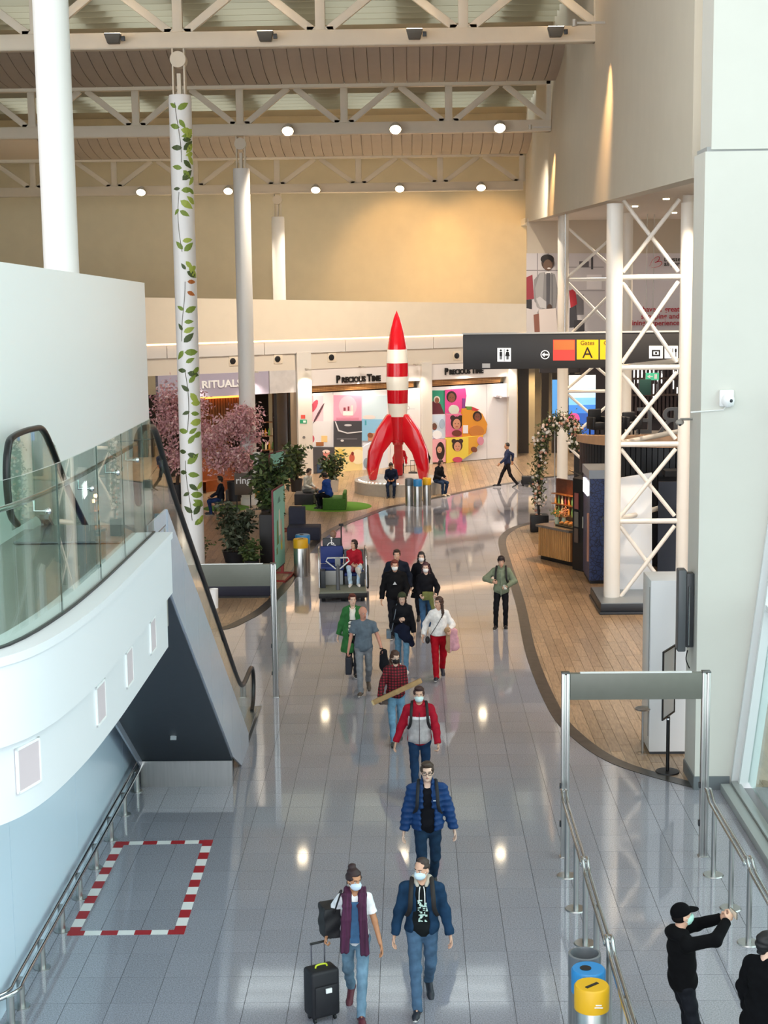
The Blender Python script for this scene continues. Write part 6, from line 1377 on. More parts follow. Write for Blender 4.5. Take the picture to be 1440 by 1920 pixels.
# woman in the green coat behind him
SH7 = [mat('stripe_cream', '#ece6da', .8), mat('stripe_black', '#17161a', .8)]
ft, fp = walk('L', .26)
p7 = person('woman with auburn hair in a long green coat over a striped top', (-1.22, 31.3), 178, 1.72, ft, {'R': (.32, .0, .84), 'L': (-.26, .05, .86)}, head=(16, 2), skin='pale', hair=('short', '#5a2417'), fem=True, h=.012,
            shirt=dict(name='striped_top', mat=SH7, paint=lambda P3: (((P3[:, 2] % .085) < .03) & (P3[:, 2] < 1.27)).astype(int), hem=.86, puff=.004), coat=dict(name='green_coat', col='#336b3a', hem=.50, puff=.02, open=.06, rough=.8), trousers='#23252b', foot_pitch=fp)
MB().tube([p7['U']((-.06, .085, 1.475)), p7['U']((-.03, .12, 1.42)), p7['U']((0, .125, 1.38)), p7['U']((.03, .12, 1.42)), p7['U']((.06, .085, 1.475))], .014, 6, flat=.5).build('collar', SH7[0], p7['shirt'])
# woman in black jacket, navy skirt cloth over jeans
ft, fp = walk('L', .26)
p8 = person('person in black hooded jacket with olive cap and light jeans, hand on chest', (-.2, 31.6), 182, 1.68, ft, {'R': (.06, .24, 1.20), 'L': (-.26, .1, .82)}, head=(-6, -18), skin='pale', hair=('bob', '#3b2a22'), fem=True, h=.012,
            coat=dict(name='jacket', col='#111218', hem=.84, puff=.03, hood=True), trousers='#5f86a0', hands={'R': 'hold'}, foot_pitch=fp, shoes=('#d9d6d0', None))
G8 = Field(.012); G8.ell(p8['Hd']((0, -.01, .06))/p8['s'], (.092, .105, .085)); G8.box(p8['Hd']((0, 0, -.12))/p8['s'], (.3, .3, .15)); link('beanie', G8.mesh('beanie', cloth('#3d4431'), p8['s']), p8['t'])
c_ = Field(.014); c_.cap((-.02, .12, .98), (-.2, .12, .62), .12, .05, k=.05, flat=.4).cap((.1, .1, .95), (-.1, .14, .75), .08, .08, k=.05, flat=.4); link('tied_cloth', c_.mesh('tied_cloth', cloth('#161c30'), p8['s'], folds(.008, 16, 2)), p8['t'])
MB().tube([p8['U']((.12, .0, 1.5)), p8['U']((.16, .14, 1.3)), p8['U']((.24, .08, .9))], .008, 5).build('bag_strap', mat('strap_grey', '#6f7b86', .7), p8['t']); c_ = Field(.014); c_.box((.3, .0, .84), (.05, .1, .09), None, .01, 'add'); link('satchel', c_.mesh('satchel', cloth('#72828f'), p8['s']), p8['t'])
# capped man in black hoodie, and the four behind
ft, fp = walk('R', .28)
p9 = person('man in black hooded sweatshirt with red cap and white mask', (-.38, 34.8), 180, 1.80, ft, {'R': (.30, .04, .88), 'L': (-.22, .2, .98)}, head=(6, -6), skin='light', hair=('short', '#6a2a20'), mask='#eef0ee', h=.0125, bw=1.12,
            coat=dict(name='hoodie', col='#0d0d10', hem=.84, puff=.03, hood=True), trousers='#15161c', hands={'L': 'hold'}, foot_pitch=fp, legw=1.1)
MB().prism([p9['U']((-.045, .165, 1.22)), p9['U']((.045, .165, 1.22)), p9['U']((.0, .165, 1.29))], (0, .008, 0)).build('chest_print', mat('print_grey', '#c3c6c8', .6), p9['coat'])
ft, fp = walk('L', .26)
p10 = person('tall man in dark navy jacket walking behind the capped man', (-.34, 35.95), 180, 1.84, ft, skin='light', hair=('short', '#30211a'), h=.0135, bw=1.1, coat=dict(name='jacket', col='#171d2a', hem=.84, puff=.028, collar=True), trousers='#3a5a7a', foot_pitch=fp)
ft, fp = walk('R', .30)
p11 = person('woman with long reddish hair in black jumper holding an olive bag', (.33, 35.0), 180, 1.70, ft, {'R': (.14, .22, 1.0), 'L': (-.24, .18, 1.02)}, head=(-4, -4), skin='pale', hair=('long', '#45222a'), fem=True, mask='#f0efee', h=.0125,
             coat=dict(name='jumper', col='#101016', hem=.86, puff=.026), trousers='#385878', hands={'L': 'hold', 'R': 'hold'}, foot_pitch=fp, shoes=('#cfc9c2', None))
c_ = Field(.014); c_.box((-.04, .2, .98), (.13, .06, .1), None, .01, 'add').cap((-.1, .2, .95), (-.16, .22, .7), .05, .05); link('olive_bag', c_.mesh('olive_bag', cloth('#6b7042'), p11['s'], folds(.006, 20, 1)), p11['t'])
ft, fp = walk('L', .26)
p12 = person('woman with dark hair and white mask in a black coat, rearmost in the group', (.24, 36.3), 180, 1.72, ft, skin='pale', hair=('long', '#1d1618'), fem=True, mask='#f2f1f0', h=.0135, coat=dict(name='coat', col='#14151b', hem=.62, puff=.026), trousers='#22242c', denim_=False, foot_pitch=fp)
# woman in white blouse and red trousers
ft, fp = walk('R', .34)
p13 = person('woman in white blouse and red wide trousers with a pink coat over her arm', (.55, 31.0), 180, 1.70, ft, {'R': (.33, .0, .92), 'L': (-.24, .2, 1.06)}, head=(-40, 0), skin='light', hair=('long', '#3c2418'), fem=True, h=.0115,
             coat=dict(name='blouse', col='#ece8e4', hem=.93, puff=.026, cuff=.02), trousers='#a3091c', denim_=False, legw=1.12, shoes=('#15182a', None), hands={'L': 'hold'}, foot_pitch=fp)
c_ = Field(.013); w = p13['wr']['L']/p13['s']; c_.cap(w+[.06, -.02, .02], w+[-.06, -.05, .0], .06, .06).cap(w+[.03, 0, -.05], w+[.05, .02, -.42], .07, .05, k=.05, flat=.6).cap(w+[-.07, -.02, -.05], w+[-.10, .0, -.32], .08, .09, k=.05, flat=.6)
link('draped_coat', c_.mesh('draped_coat', [cloth('#cf9aa2'), cloth('#a98a68')], p13['s'], folds(.008, 18, 2), lambda P3: (P3[:, 0] > w[0]+.01).astype(int)), p13['t'])
MB().tube(spline([p13['U']((-.1, -.02, 1.48)), p13['U']((-.06, .14, 1.36)), p13['U']((.06, .165, 1.15)), p13['U']((.19, .08, .93))], 4), .007, 5).build('bag_strap', BLACK, p13['t']); c_ = Field(.012); c_.ell((.24, .06, .84), (.05, .09, .08)); link('handbag', c_.mesh('handbag', mat('bag_black', '#121014', .6), p13['s']), p13['t'])
# standing man in the green jacket
p14 = person('young man in sage green overshirt and black trousers standing with rucksack straps', (2.1, 35.6), 174, 1.72, {'R': (.13, .06, .09), 'L': (-.10, .0, .09)}, {'R': (.19, .2, 1.17), 'L': (-.15, .23, 1.06)}, head=(4, -10), skin='light', hair=('fringe', '#1d0f0e'), h=.012,
             shirt=dict(name='t_shirt', col='#e6e2da', hem=.9), coat=dict(name='overshirt', col='#737d68', hem=.80, puff=.022, collar=True), trousers='#0f1014', denim_=False, hands={'R': 'grip', 'L': 'hold'}, elbow={'R': (1, -.4, -.3), 'L': (-1, -.4, -.3)}, palm={'R': (-.6, -.5, .2), 'L': (.5, -.4, .6)})
straps(p14, '#0f0f10', .024, .16); rucksack(p14); MB().tube([p14['U']((.0, .155, 1.42)), p14['U']((.0, .16, 1.1)), p14['U']((0, .155, .82))], .008, 5).build('button_placket', cloth('#8a9482'), p14['coat'])
t = thing('phone', 'small grey phone in the hand of the man in sage green', 'phone', tuple(wpos(p14, np.array(p14['wr']['L'])+[.05, .07, .0])), .3); MB().box((0, 0, 0), (.07, .012, .14), rx=-.9).build('case', mat('phone_grey', '#9aa09c', .3), t, bevel=.004)
# man walking away to the left with a trolley bag, far back
p15 = person('man in dark blue vest striding past the white hoarding with a trolley bag', (3.86, 61.2), 92, 1.80, {'R': (.08, .34, .10), 'L': (-.08, -.36, .14)}, {'R': (.26, -.22, .98), 'L': (-.24, .3, .95)}, skin='tan', hair=('crop', '#1b1413'), h=.016, coat=dict(name='vest', col='#2b3450', hem=.84, puff=.012), trousers='#1b181b', denim_=False, foot_pitch={'L': 30}, pelvis=(0, 0, .90))
hw = wpos(p15, p15['wr']['R']); t = suitcase('low black trolley bag rolling behind the striding man', (hw.x+.62, hw.y, .0), -PI/2, hh=.40, w=.3, d=.5, handle=.42)
m = MB(); m.tube([(hw.x, hw.y, hw.z-.03), (hw.x+.42, hw.y, .42)], .012, 6); o = m.build('pull_rod', mat('handle_grey', '#6f6f78', .3, metal=.8), None); o.parent = t; o.matrix_parent_inverse = Matrix.Translation(t.location).inverted() if False else (Matrix.Translation(t.location) @ Matrix.Rotation(-PI/2, 4, 'Z')).inverted()
# visitors at the corner: one photographing, one at the edge
p16 = person('man in black hooded top with black baseball cap photographing with raised phone', (2.72, 14.95), -76, 1.78, {'R': (.12, -.03, .09), 'L': (-.12, .06, .09)}, {'R': (.10, .42, 1.56), 'L': (-.08, .44, 1.52)}, head=(2, 8), lean=-3, skin='light', hair=('cap', '#111111'), mask='#a9d6c8', h=.0085,
             coat=dict(name='hoodie', col='#08080a', hem=.84, puff=.022, hood=True, rough=.95), trousers='#14161c', denim_=False, hands={'R': 'hold', 'L': 'hold'}, elbow={'R': (1, 0, -.6), 'L': (-1, 0, -.6)}, palm={'R': (-1, 0, .1), 'L': (1, 0, .1)})
c_ = (np.array(p16['wr']['R'])+np.array(p16['wr']['L']))/2+np.array([0, .11, .05]); t = thing('phone', 'pale phone held up by the man in the black cap', 'phone', tuple(wpos(p16, c_)), math.radians(-76)); MB().bb((-.08, -.006, -.04), (.08, .006, .04)).build('case', mat('phone_pale', '#6f6a60', .3), t, bevel=.006); MB().bb((-.07, -.008, -.034), (.07, -.0061, .034)).build('screen', mat('phone_screen', '#c9c4b4', .2, emit='#d9d2bf', estr=.1), t)
p17 = person('dark-haired person in a black coat at the corner, beside the man photographing', (3.42, 14.35), -50, 1.72, None, {'R': (.22, -.08, .80), 'L': (-.26, .05, .88)}, head=(-20, 0), skin='pale', hair=('fringe', '#0b0b0d'), h=.0095, mask='#9cc4b6', bw=1.05,
             coat=dict(name='coat', col='#090a0d', hem=.74, puff=.03, rough=.95), trousers='#16171c', denim_=False)
# ================================================================== seating garden on the far side of the columns
NAVYS = mat('navy_upholstery', '#23263a', .7, noise=.1); GREENU = mat('green_upholstery', '#3f6a1e', .8, noise=.15, scale=20); RUG = mat('green_rug', '#4b7a12', .95, noise=.2, scale=60, bump=.3)
def leafy(name, label, cat, loc, pot, stems, n, size, spread, z0, z1, mats, seed, droop=.3, group=None):
    t = thing(name, label, cat, loc, 0, group); r2 = random.Random(seed)
    pr, ph, pc = pot
    if pr: MB().lathe([(0, 0), (pr*.78, 0), (pr, ph), (pr*.9, ph), (pr*.88, ph-.04), (0, ph-.04)], n=20).build('pot', pc, t, smooth=40)
    ms = MB(); tips = []
    for i in range(stems):
        a = r2.uniform(0, 2*PI); rr0 = pr*.4*r2.random(); top = (spread*math.cos(a)*r2.uniform(.3, 1), spread*math.sin(a)*r2.uniform(.3, 1), r2.uniform(z0+.5*(z1-z0), z1)); b0 = (rr0*math.cos(a), rr0*math.sin(a), max(ph-.05, 0))
        path = spline([b0, ((b0[0]+top[0])*.35, (b0[1]+top[1])*.35, b0[2]*.4+top[2]*.6), top], 4); ms.tube(path, .012, 5); tips.append(path)
    ms.build('stems', mat('stem_brown', '#4f4030', .7), t, kind='stuff'); m = MB()
    for i in range(n):
        path = tips[r2.randrange(len(tips))]; p = Vector(path[r2.randrange(2, len(path))])+Vector([r2.gauss(0, spread*.22) for _ in range(2)]+[r2.gauss(0, .1)]); p.z = min(max(p.z, z0), z1+.1)
        leaf_quad(m, p, (r2.gauss(0, 1), r2.gauss(0, 1), r2.gauss(-droop, .5)), r2.uniform(.7, 1.3)*size, r2.randrange(len(mats)), r2)
    m.build('foliage', mats, t, smooth=0, kind='stuff'); return t
GD = [mat('leaf_deep', '#26341c', .55), mat('leaf_mid', '#3b5227', .55), mat('leaf_olive', '#5b6a3a', .55)]; GO = [mat('leaf_grey', '#4a5340', .6), mat('leaf_sage', '#67705a', .6), GD[0]]
POTD = mat('pot_dark', '#191a20', .5); POTW = mat('pot_pale', '#cfc8bd', .5)
leafy('potted_palm', 'tall dark bushy palm in the black planter behind the teal board', 'plant', (-4.05, 44.4, 0), (.0, 1.5, POTD), 26, 1500, .19, .5, 1.5, 3.15, GD, 3)
t = thing('planter', 'tall black square planter behind the teal board', 'planter', (-4.05, 44.4, 0)); MB().bb((-.33, -.33, 0), (.33, .33, 1.5)).build('box', BLACK, t, bevel=.015); MB().bb((-.29, -.29, 1.495), (.29, .29, 1.505)).build('soil', mat('soil', '#2b2019', .9), t)
leafy('potted_shrub', 'grey-green bushy shrub in a low bowl above the portal frame beam', 'plant', (-5.15, 44.8, 0), (.42, .35, POTD), 20, 1600, .17, .62, .3, 1.7, GO, 5)
leafy('potted_shrub', 'small bright green bush at the foot of the black planter', 'plant', (-4.55, 43.4, 0), (.22, .3, POTD), 9, 380, .16, .26, .25, .8, [GD[1], GD[2]], 8)
leafy('potted_plant', 'low leafy plant in a wide bowl next to the vine column', 'plant', (-6.3, 44.2, 0), (.35, .3, mat('pot_terracotta', '#8d6c57', .6)), 9, 320, .14, .4, .25, .75, GD, 9)
leafy('potted_plant', 'leafy green plant in a pale pot before the printed hoarding', 'plant', (-3.05, 60.3, 0), (.24, .5, POTW), 14, 520, .2, .5, .5, 1.55, GD, 12)
leafy('potted_plant', 'dark feathery plant standing by the white shop pier', 'plant', (-4.5, 60.5, 0), (.26, .5, POTD), 12, 420, .26, .55, .6, 1.9, GD, 13)
leafy('potted_palm', 'spiky dark palm behind the lower teal board, beside the slim column', 'plant', (-4.85, 52.5, 0), (.3, .5, POTD), 16, 800, .32, .62, .7, 2.3, GD, 14)
# pink blossom trees
PK = [mat('blossom_rose', '#dba9ae', .7), mat('blossom_pale', '#ecccca', .7), mat('blossom_dusk', '#be8a91', .7), mat('blossom_tan', '#c9a096', .7)]
def blossom_tree(label, x, y, cx, cz, rx, rz, pr, seed, cy=-.1):
    t = thing('blossom_tree', label, 'tree', (x, y, 0), 0, 'pink blossom trees'); r2 = random.Random(seed)
    MB().lathe([(0, 0), (pr*.85, 0), (pr, .75), (pr*.92, .75), (pr*.9, .68), (0, .68)], n=22).build('pot', POTD, t, smooth=40)
    tk_ = MB().tube(spline([(0, 0, .65), (.05, 0, 1.2), (cx*.4-.04, cy*.45, 1.8), (cx*.8, cy*.8, cz)], 6), [.07-.0016*i for i in range(19)], 8).build('trunk', mat('bark', '#4b3a2e', .8, noise=.3, bump=.3), t, smooth=60)
    clumps = []
    for i in range(22):
        a = r2.uniform(0, 2*PI); e = r2.uniform(-.9, .95); q = math.sqrt(1-min(e*e, .95)); rr0 = r2.uniform(.35, .9)
        c = Vector((cx+rx*q*math.cos(a)*rr0, rx*.75*q*math.sin(a)*rr0+cy, cz+rz*e*.75)); clumps.append(c)
        o = MB().tube(spline([(cx*.5, cy*.5, 1.7+.3*r2.random()), ((cx*.5+c.x)/2, c.y/2, (1.9+c.z)/2+.1), tuple(c)], 4), [.035-.0026*j for j in range(9)], 6).build('branch', mat('bark', '#4b3a2e', .8), tk_, smooth=60)
    m = MB()
    for i in range(6500):
        c = clumps[r2.randrange(len(clumps))]; p = c+Vector((r2.gauss(0, rx*.17), r2.gauss(0, rx*.17), r2.gauss(0, rz*.12)))
        if math.hypot(p.x+x+6.0, p.y+y-57) < .36 or math.hypot(p.x+x+6.0, p.y+y-57) < .36: continue
        leaf_quad(m, p, [r2.gauss(0, 1) for _ in range(3)], r2.uniform(.09, .19), 0 if r2.random() < .45 else r2.randrange(4), r2)
    m.build('blossoms', PK, t, smooth=0, kind='stuff'); return t
blossom_tree('pink blossom tree in a dark pot behind the vine-wrapped column', -6.62, 58.0, .2, 2.55, 1.15, 1.6, .33, 21, -1.7)
blossom_tree('pink blossom tree between the white escalator wall and the vine-wrapped column', -8.75, 57.4, .2, 2.9, 1.15, 1.95, .35, 22)
bo = thing('booth_seat', 'orange curved booth seat under the blossom trees', 'seat', (-7.5, 60.3, 0)); OR = mat('orange_leather', '#8f4a20', .5, noise=.1)
MB().lathe([(1.0, 0), (1.0, .45), (.55, .45), (.55, 0)], n=24, a0=-.2, a1=PI+.2).build('seat', OR, bo); MB().lathe([(1.0, .0), (1.2, .0), (1.25, 1.25), (1.12, 1.28), (1.0, .45)], n=24, a0=-.2, a1=PI+.2).build('backrest', OR, bo)
# rugs, benches, sofas
for (x, y, r, lb) in ((-2.75, 56.1, 1.32, 'round green rug under the seated pair'), (-6.75, 56.0, .85, 'round green rug beside the slim column foot')):
    t = thing('rug', lb, 'rug', (x, y, .006)); MB().lathe([(0, .012), (r-.02, .012), (r, 0), (0, 0)], n=48).build('pile', RUG, t)
t = thing('bench', 'green upholstered block bench on the round rug', 'bench', (-2.75, 55.6, .019)); MB().bb((-.42, -.5, .0), (.42, .5, .42)).build('cushion', GREENU, t, bevel=.03); MB().bb((.3, -.5, .42), (.42, .5, .62)).build('backrest', GREENU, t, bevel=.03)
t = thing('bench', 'dark block bench facing the green one', 'bench', (-3.95, 57.0, .0)); MB().bb((-.35, -.45, 0), (.35, .45, .42)).build('cushion', mat('bench_dark', '#26242a', .7), t, bevel=.03)
t = thing('table', 'small dark table between the two benches', 'table', (-3.35, 56.35, .019)); MB().cyl((0, 0, .42), .22, .03, 20).cyl((0, 0, .01), .03, .41, 10).cyl((0, 0, 0), .16, .015, 18).build('pedestal', BLACK, t, smooth=40)
t = thing('sofa', 'navy block sofa with stepped back behind the teal board', 'sofa', (-3.4, 49.0, 0)); MB().bb((-.55, -.45, 0), (.5, .35, .42)).build('seat', NAVYS, t, bevel=.03); MB().bb((-.55, .36, 0), (-.02, .75, .95)).build('backrest', NAVYS, t, bevel=.03)
t = thing('bench', 'long dark navy bench seen beneath the portal beam by the escalator', 'bench', (-4.5, 39.8, 0)); MB().bb((-.82, -.4, .06), (.82, .35, .44)).build('seat', mat('bench_navy', '#15172a', .6), t, bevel=.02); MB().bb((-.78, -.36, 0), (.78, .31, .06)).build('plinth', BLACK, t)
t = thing('waste_bin', 'small white cylindrical bin by the escalator handrail', 'bin', (-4.98, 38.2, 0)); MB().lathe([(0, 0), (.1, 0), (.11, .5), (.1, .5), (.09, .45), (0, .45)], n=18).build('body', WHITE_G, t)
# teal poster boards
TEAL = mat('board_teal', '#93d6c4', .5); MAR = mat('board_maroon', '#6e1f2b', .5); REDS = mat('steel_red', '#8f2a26', .5)
def board(lb, A, B, z0, z1, pics=True):
    d = (Vector((*B, 0))-Vector((*A, 0))); t = thing('poster_board', lb, 'board', (*A, 0), math.atan2(d.y, d.x)); w = d.length
    MB().bb((-.04, 0, z0-.05), (w+.04, .05, z1+.04)).build('frame', MAR, t, bevel=.01); MB().bb((0, -.012, z0), (w, 0, z1)).build('sheet', TEAL, t, smooth=0)
    if pics:
        m = MB(); cl = ['#5d8f86', '#efece0', '#c9b7a4', '#e5d24b', '#6f8d57']
        for k, (x0, x1, a, b, c) in enumerate(((.35, .65, .82, .9, 0), (.42, .6, .4, .74, 1), (.2, .4, .3, .62, 4), (.55, .8, .28, .6, 2), (.6, .75, .2, .33, 3), (.15, .28, .18, .28, 4))):
            m.prism([(x*w, -.013, z0+zz*(z1-z0)) for x, zz in ((x0, a), (x1, a+.01), ((x0+x1)/2+.04, b), ((x0+x1)/2-.06, b-.02))], (0, -.003, 0), c)
        m.build('print', [pm(c) for c in cl], t, smooth=0)
    bf_ = MB().bb((-.1, -.3, 0), (w+.1, -.24, .05)).bb((-.1, .3, 0), (w+.1, .36, .05)).bb((0, -.3, .0), (.06, .36, .05)).bb((w-.06, -.3, 0), (w, .36, .05)).build('base_frame', REDS, t)
    for x in (.05, w-.05): MB().bb((x-.03, .02, .04), (x+.03, .1, z0)).build('post', REDS, bf_)
    return t
board('tall teal poster board in a maroon frame beside the yellow bin', (-3.73, 41.6), (-3.57, 42.9), .32, 2.5)
board('teal poster board farther back among the palms', (-4.55, 50.0), (-4.2, 50.9), .5, 2.62, False)
t = thing('banner_stand', 'narrow banner with black and white pattern and coloured squares by the slim column', 'banner', tuple(at_floor(483, 985)))
t.location = (-5.55, 55.6, 0); MB().bb((-.12, -.015, .2), (.12, .015, 2.1)).build('fabric', mat('banner_white', '#d8d5cf', .6), t)
m = MB(); cl = ['#1b1a1d', '#c05a94', '#3f9c86', '#d79a2e']
for k, (z0, z1, c) in enumerate(((1.9, 1.97, 0), (1.75, 1.83, 0), (1.6, 1.66, 0), (1.42, 1.5, 0), (.98, 1.28, 1), (.78, .96, 2), (.42, .74, 3))): m.bb((-.1, -.02, z0), (.1, -.015, z1), c)
m.build('pattern', [pm(c) for c in cl], t, smooth=0); MB().bb((-.2, -.15, 0), (.2, .15, .02)).tube([(0, .03, 0), (0, .03, 2.1)], .015, 6).build('stand', BLACK, t)
t = thing('notice_board', 'taupe notice board with white word ring at the slim column foot', 'board', (-6.1, 55.9, 0)); MB().bb((-.32, -.02, .5), (.32, .02, 1.3)).build('panel', mat('taupe_board', '#5e5249', .6), t, bevel=.01); text_obj('notice_text', 'ring', .36, WHITE_G, t, frame_m((-.28, -.021, .92), (1, 0, 0)), .002, 'LEFT', .006)
for x in (-.25, .25): MB().bb((x-.02, -.02, 0), (x+.02, .02, .5)).build('leg', BLACK, t)
def chair(lb, loc, rz, c='#23252c'):
    t = thing('lounge_chair', lb, 'chair', loc, rz); cm_ = mat('chair_'+c.strip('#'), c, .5)
    MB().bb((-.22, -.22, .42), (.22, .22, .47)).build('seat', cm_, t, bevel=.02); MB().bb((-.22, -.25, .5), (.22, -.2, .9)).build('backrest', cm_, t, bevel=.02)
    for sx in (-1, 1):
        for sy in (-1, 1): MB().tube([(sx*.18, sy*.18, .42), (sx*.22, sy*.23, 0)], .016, 8).build('leg', BLACK, t)
    for sx in (-1, 1): MB().tube([(sx*.19, -.22, .44), (sx*.19, -.23, .55)], .014, 6).build('back_post', BLACK, t)
    return t
def seated(label, xy, face, H, seat, fwd=.40, **k):
    """Feet on the floor, pelvis on a seat of the given height."""
    s = H/1.75; pz = seat/s+.10; return person(label, xy, face, H, {'R': (.11, fwd, .09), 'L': (-.11, fwd-.06, .09)}, k.pop('wrist', {'R': (.12, .34, pz+.10), 'L': (-.12, .34, pz+.10)}), pelvis=(0, 0, pz), **k)
chair('dark slim chair with a seated visitor near the vine column', (-6.75, 54.4, 0), PI/2)
seated('visitor in dark jacket and jeans seated on a slim chair under the blossoms', (-6.75, 54.4), 90, 1.72, .47, skin='tan', hair=('short', '#1c1512'), h=.017, coat=dict(col='#191b24', hem=.84, puff=.02), trousers='#22345c', z0=0)
seated('person in bright blue jacket seated on the green bench, seen from behind', (-2.95, 55.45), 62, 1.75, .44, skin='tan', hair=('short', '#1b1514'), h=.016, lean=14, coat=dict(col='#1f3f86', hem=.84, puff=.02), trousers='#16181f')
seated('person in pale shirt and grey trousers seated facing the blue jacket', (-3.9, 57.05), -120, 1.74, .42, skin='light', hair=('short', '#2c211c'), h=.016, lean=12, coat=dict(col='#b9b6ae', hem=.84, puff=.015), trousers='#6b6a66', denim_=False)
# visitors round the rocket plinth
seated('person in dark blue jacket sitting on the front edge of the rocket plinth', (-.72, 58.62), 176, 1.70, .5, skin='tan', hair=('short', '#221612'), h=.016, lean=22, coat=dict(col='#1c2238', hem=.84, puff=.02), trousers='#1f2c44')
seated('person in black jacket sitting on the plinth beside the right-hand rocket fin', (1.02, 59.0), 226, 1.72, .5, skin='light', hair=('bob', '#2a1b14'), fem=True, h=.016, lean=16, coat=dict(col='#121318', hem=.84, puff=.02), trousers='#27364f', shoes=('#cdb79a', None))
person('grey-haired person in a red jacket standing behind the rocket plinth', (-.42, 62.5), 180, 1.64, skin='light', hair=('short', '#8e8883'), h=.016, coat=dict(col='#b5202c', hem=.84, puff=.02), trousers='#26262c')
person('person in a black coat standing behind the plinth near the right-hand fin', (.55, 62.6), 150, 1.60, skin='light', hair=('long', '#1c1513'), fem=True, h=.016, coat=dict(col='#0f0f13', hem=.62, puff=.02), trousers='#1a1b22')
suitcase('small black bag resting on the floor behind the rocket plinth', (.1, 62.45, 0), .2, hh=.5, w=.34, d=.22, handle=.95)

# ================================================================== mobility cart
ca = thing('mobility_cart', 'airport mobility cart with blue bench seat and chrome side rails', 'cart', (-1.8, 39.6, 0), .06)
CG = mat('cart_grey', '#4b4e52', .5); CL = mat('cart_light', '#a9adae', .4); CBL = mat('cart_blue', '#1c3173', .6)
MB().bb((-.6, -.85, .2), (.6, 1.25, .28)).build('platform', mat('cart_deck', '#6f7468', .6), ca, bevel=.015); MB().bb((-.62, -.88, .12), (.62, -.82, .24)).build('bumper', BLACK, ca, bevel=.01)
for x in (-.5, .0, .5):
    for y in (-.65, 1.0):
        if x == 0 and y > 0: continue
        MB().tube([(x-.05, y, .12), (x+.05, y, .12)], .12, 18).build('wheel', RUBBER, ca, smooth=40)
MB().bb((-.55, .1, .28), (.02, .6, .66)).build('seat_box', CL, ca, bevel=.01); MB().bb((-.56, .08, .66), (.04, .62, .76)).build('seat', CBL, ca, bevel=.025); MB().bb((-.56, .6, .76), (.04, .7, 1.22)).build('backrest', CBL, ca, bevel=.03)
MB().bb((.06, .1, .28), (.57, .6, .5)).build('seat_box', CG, ca, bevel=.01); MB().bb((.06, .08, .5), (.58, .62, .58)).build('seat', CBL, ca, bevel=.025); MB().bb((.06, .6, .58), (.58, .7, 1.12)).build('backrest', CG, ca, bevel=.03)
MB().bb((-.58, -.3, .28), (-.44, .1, .72)).build('side_panel', DARK, ca, bevel=.01); MB().bb((.46, -.2, .28), (.58, .1, .62)).build('side_panel', DARK, ca, bevel=.01)
for x in (-.6, .62): MB().tube(spline([(x, -.35, .3), (x, -.3, .9), (x, -.1, 1.2), (x, .5, 1.22), (x, .72, 1.1), (x, .72, .3)], 5), .022, 8).build('side_rail', CHROME, ca, smooth=60)
MB().tube([(-.12, -.6, .28), (-.12, -.5, .95)], .05, 10).build('steering_column', CG, ca, smooth=60); MB().box((-.12, -.5, 1.0), (.14, .1, .22)).build('console', mat('console_grey', '#808585', .4), ca, bevel=.02)
MB().tube([(-.12-.26, -.5, 1.1), (-.12+.26, -.5, 1.1), (-.12+.3, -.5, 1.02), (-.12+.06, -.52, .82), (-.12-.06, -.52, .82), (-.12-.3, -.5, 1.02)], .02, 8, closed=True).build('handlebar', mat('handlebar_pale', '#cfd2d2', .3, metal=.5), ca, smooth=60)
MB().bb((-.56, .74, .28), (.56, 1.2, .6)).build('rear_box', CG, ca, bevel=.02); g_ = MB().bb((-.5, .72, .78), (.0, .80, 1.42)); g_.build('rear_backrest', mat('seat_back_dark', '#393d43', .6), ca, bevel=.08, segs=4, label='dark seat back with white wheelchair symbol')
WS = MB(); WS.tube([(-.27+.1*math.cos(a), .712, 1.2+.1*math.sin(a)) for a in np.linspace(.7, 5.6, 14)], .014, 6).tube([(-.26, .712, 1.38), (-.26, .712, 1.25), (-.17, .712, 1.23), (-.13, .712, 1.12)], .016, 6).sph((-.26, .712, 1.42), .03, 8); WS.build('wheelchair_symbol', WHITE_G, ca)
MB().tube([(.0, .72, .3), (.0, .72, 1.75)], .018, 8).bb((-.06, .68, 1.74), (.06, .76, 1.8)).build('flag_pole', BLACK, ca)
MB().tube([(.68+.0*k, .75+.26*math.cos(a), .36+.3*math.sin(a)) for k, a in enumerate(np.linspace(0, 2*PI, 20, endpoint=False))], .03, 8, closed=True).build('spare_wheel', RUBBER, ca, smooth=60)
seated('woman with dark bob in red cardigan seated on the cart with folded cream coat', (-1.52, 39.93), 182, 1.66, .58, fwd=.42, z0=.0, skin='light', hair=('bob', '#2a1510'), fem=True, h=.0125, head=(-48, 0), coat=dict(col='#a01c2c', hem=.86, puff=.012), trousers='#b5cfe4', shoes=('#e6e4e0', None)) if False else None
pz = .58+.10; pw = person('woman with dark bob in red cardigan seated on the cart with folded cream coat', (-1.5, 39.95), 182, 1.66, {'R': (.11, .46, .38), 'L': (-.11, .44, .38)}, {'R': (.06, .30, .86), 'L': (-.10, .32, .84)}, pelvis=(0, 0, pz), skin='light', hair=('bob', '#2a1510'), fem=True, h=.0125, head=(-46, 0), coat=dict(name='cardigan', col='#a01c2c', hem=.86, puff=.012), trousers='#b5cfe4', shoes=('#e6e4e0', None), hands={'R': 'hold', 'L': 'hold'})
c_ = Field(.013); c_.cap((-.16, .28, .80), (-.1, .44, .76), .08, .07).cap((-.1, .44, .74), (-.17, .46, .55), .07, .05, k=.04).cap((.05, .28, .82), (.07, .38, .72), .06, .05); link('folded_coat', c_.mesh('folded_coat', [cloth('#d6cfc4'), cloth('#8d5a68')], pw['s'], folds(.008, 20, 1), lambda P3: (P3[:, 0] > 0).astype(int)), pw['t'])
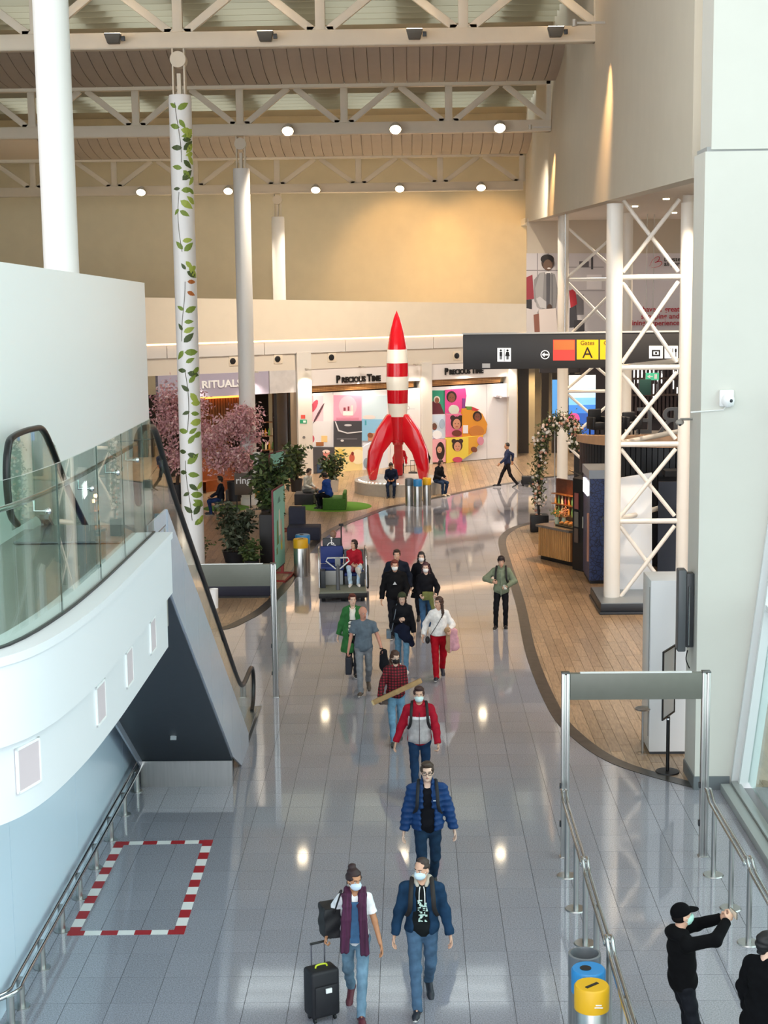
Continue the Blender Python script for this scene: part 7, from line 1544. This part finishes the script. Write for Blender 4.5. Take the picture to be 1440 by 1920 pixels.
person('driver with sandy hair seated at the rear of the cart, facing away', (-2.08, 40.75), 4, 1.72, {'R': (.11, .44, .38), 'L': (-.11, .44, .38)}, {'R': (.16, .34, .95), 'L': (-.16, .34, .95)}, pelvis=(0, 0, .74), skin='ruddy', hair=('short', '#8a6a58'), h=.015, coat=dict(col='#2b2e33', hem=.86, puff=.016), trousers='#1d2028', denim_=False)

# ================================================================== printed vine leaves wrapping the column
VL = [mat('vine_dark', '#46572a', .5), mat('vine_mid', '#7c9438', .5), mat('vine_light', '#a7b84f', .5), mat('vine_orange', '#b4672d', .5)]; VS = mat('vine_stem', '#55503c', .6)
r2 = random.Random(17)
def on_col(th, z, o=.302): return (-6+o*math.sin(th), 42-o*math.cos(th), z)
def vine_leaf(th, z, ln, ang, c):
    us = (0, .18, .42, .7, 1.0); ws = (0, .17, .23, .16, 0); ca_, sa = math.cos(ang), math.sin(ang); m = MB(); rows = []
    for u, w in zip(us, ws):
        for v in (-w, -w*.5, 0, w*.5, w): rows.append(on_col(th+(u*ca_-v*sa)*ln/.3, z+(u*sa+v*ca_)*ln, .3075))
    m.add(rows, [(i*5+j, i*5+j+1, (i+1)*5+j+1, (i+1)*5+j) for i in range(4) for j in range(4)])
    o = m.build('leaf', VL[c], c1, smooth=0); o['kind'] = 'structure'
def colpt(px, py):
    z = at_depth(px, py, 41.7)[2]; cxp = project((-6, 41.7, z))[0]; return math.asin(max(-.98, min(.98, (px-cxp)/21.0))), z
stem = []
for y in range(192, 985, 14): stem.append(colpt(332+(y-190)*.030+5*math.sin(y/37), y))
seg = [on_col(a, b, .301) for a, b in stem]
for i in range(0, len(seg)-4, 12): st(MB().tube(seg[i:i+9], .009, 5).build('vine_stem', VS, c1))
for y in range(205, 985, 19):
    if 395 < y < 445 or 560 < y < 585: continue
    th, z = colpt(336+(y-190)*.030+5*math.sin(y/37), y)
    if 510 < y < 560: vine_leaf(th, z, .26, r2.uniform(-.9, .9), 3); continue
    vine_leaf(th, z, r2.uniform(.26, .44), r2.uniform(-1.0, .9), r2.choice((0, 0, 1, 1, 2) if y < 600 else (0, 1, 1, 2)))
    if y % 2: vine_leaf(th-.1, z+.05, r2.uniform(.2, .34), PI-r2.uniform(-1.0, 1.0), r2.choice((0, 1)))
for y in (240, 252, 268, 286, 308, 330, 362, 382, 500, 520, 690, 812, 905, 950, 968):
    th, z = colpt(364+(y-190)*.030, y); vine_leaf(th, z, r2.uniform(.24, .4), PI-r2.uniform(-.9, .9), r2.choice((1, 2, 2)))

# ------------------------------------------------------------------ likes share a group
for cat_, grp_ in (('person', 'people in the concourse'), ('bin', 'waste bins'), ('plant', 'potted plants in the seating garden'), ('suitcase', 'travel cases'), ('chair', 'lounge chairs'), ('bench', 'block benches'), ('frame', 'steel portal frames'), ('tower', 'white lattice towers'), ('board', 'standing boards'), ('rug', 'round green rugs'), ('vase', 'vases on the cafe counter'), ('camera', 'wall cameras')):
    for o in COL.objects:
        if o.parent is None and o.get('category') == cat_ and not o.get('group'): o['group'] = grp_
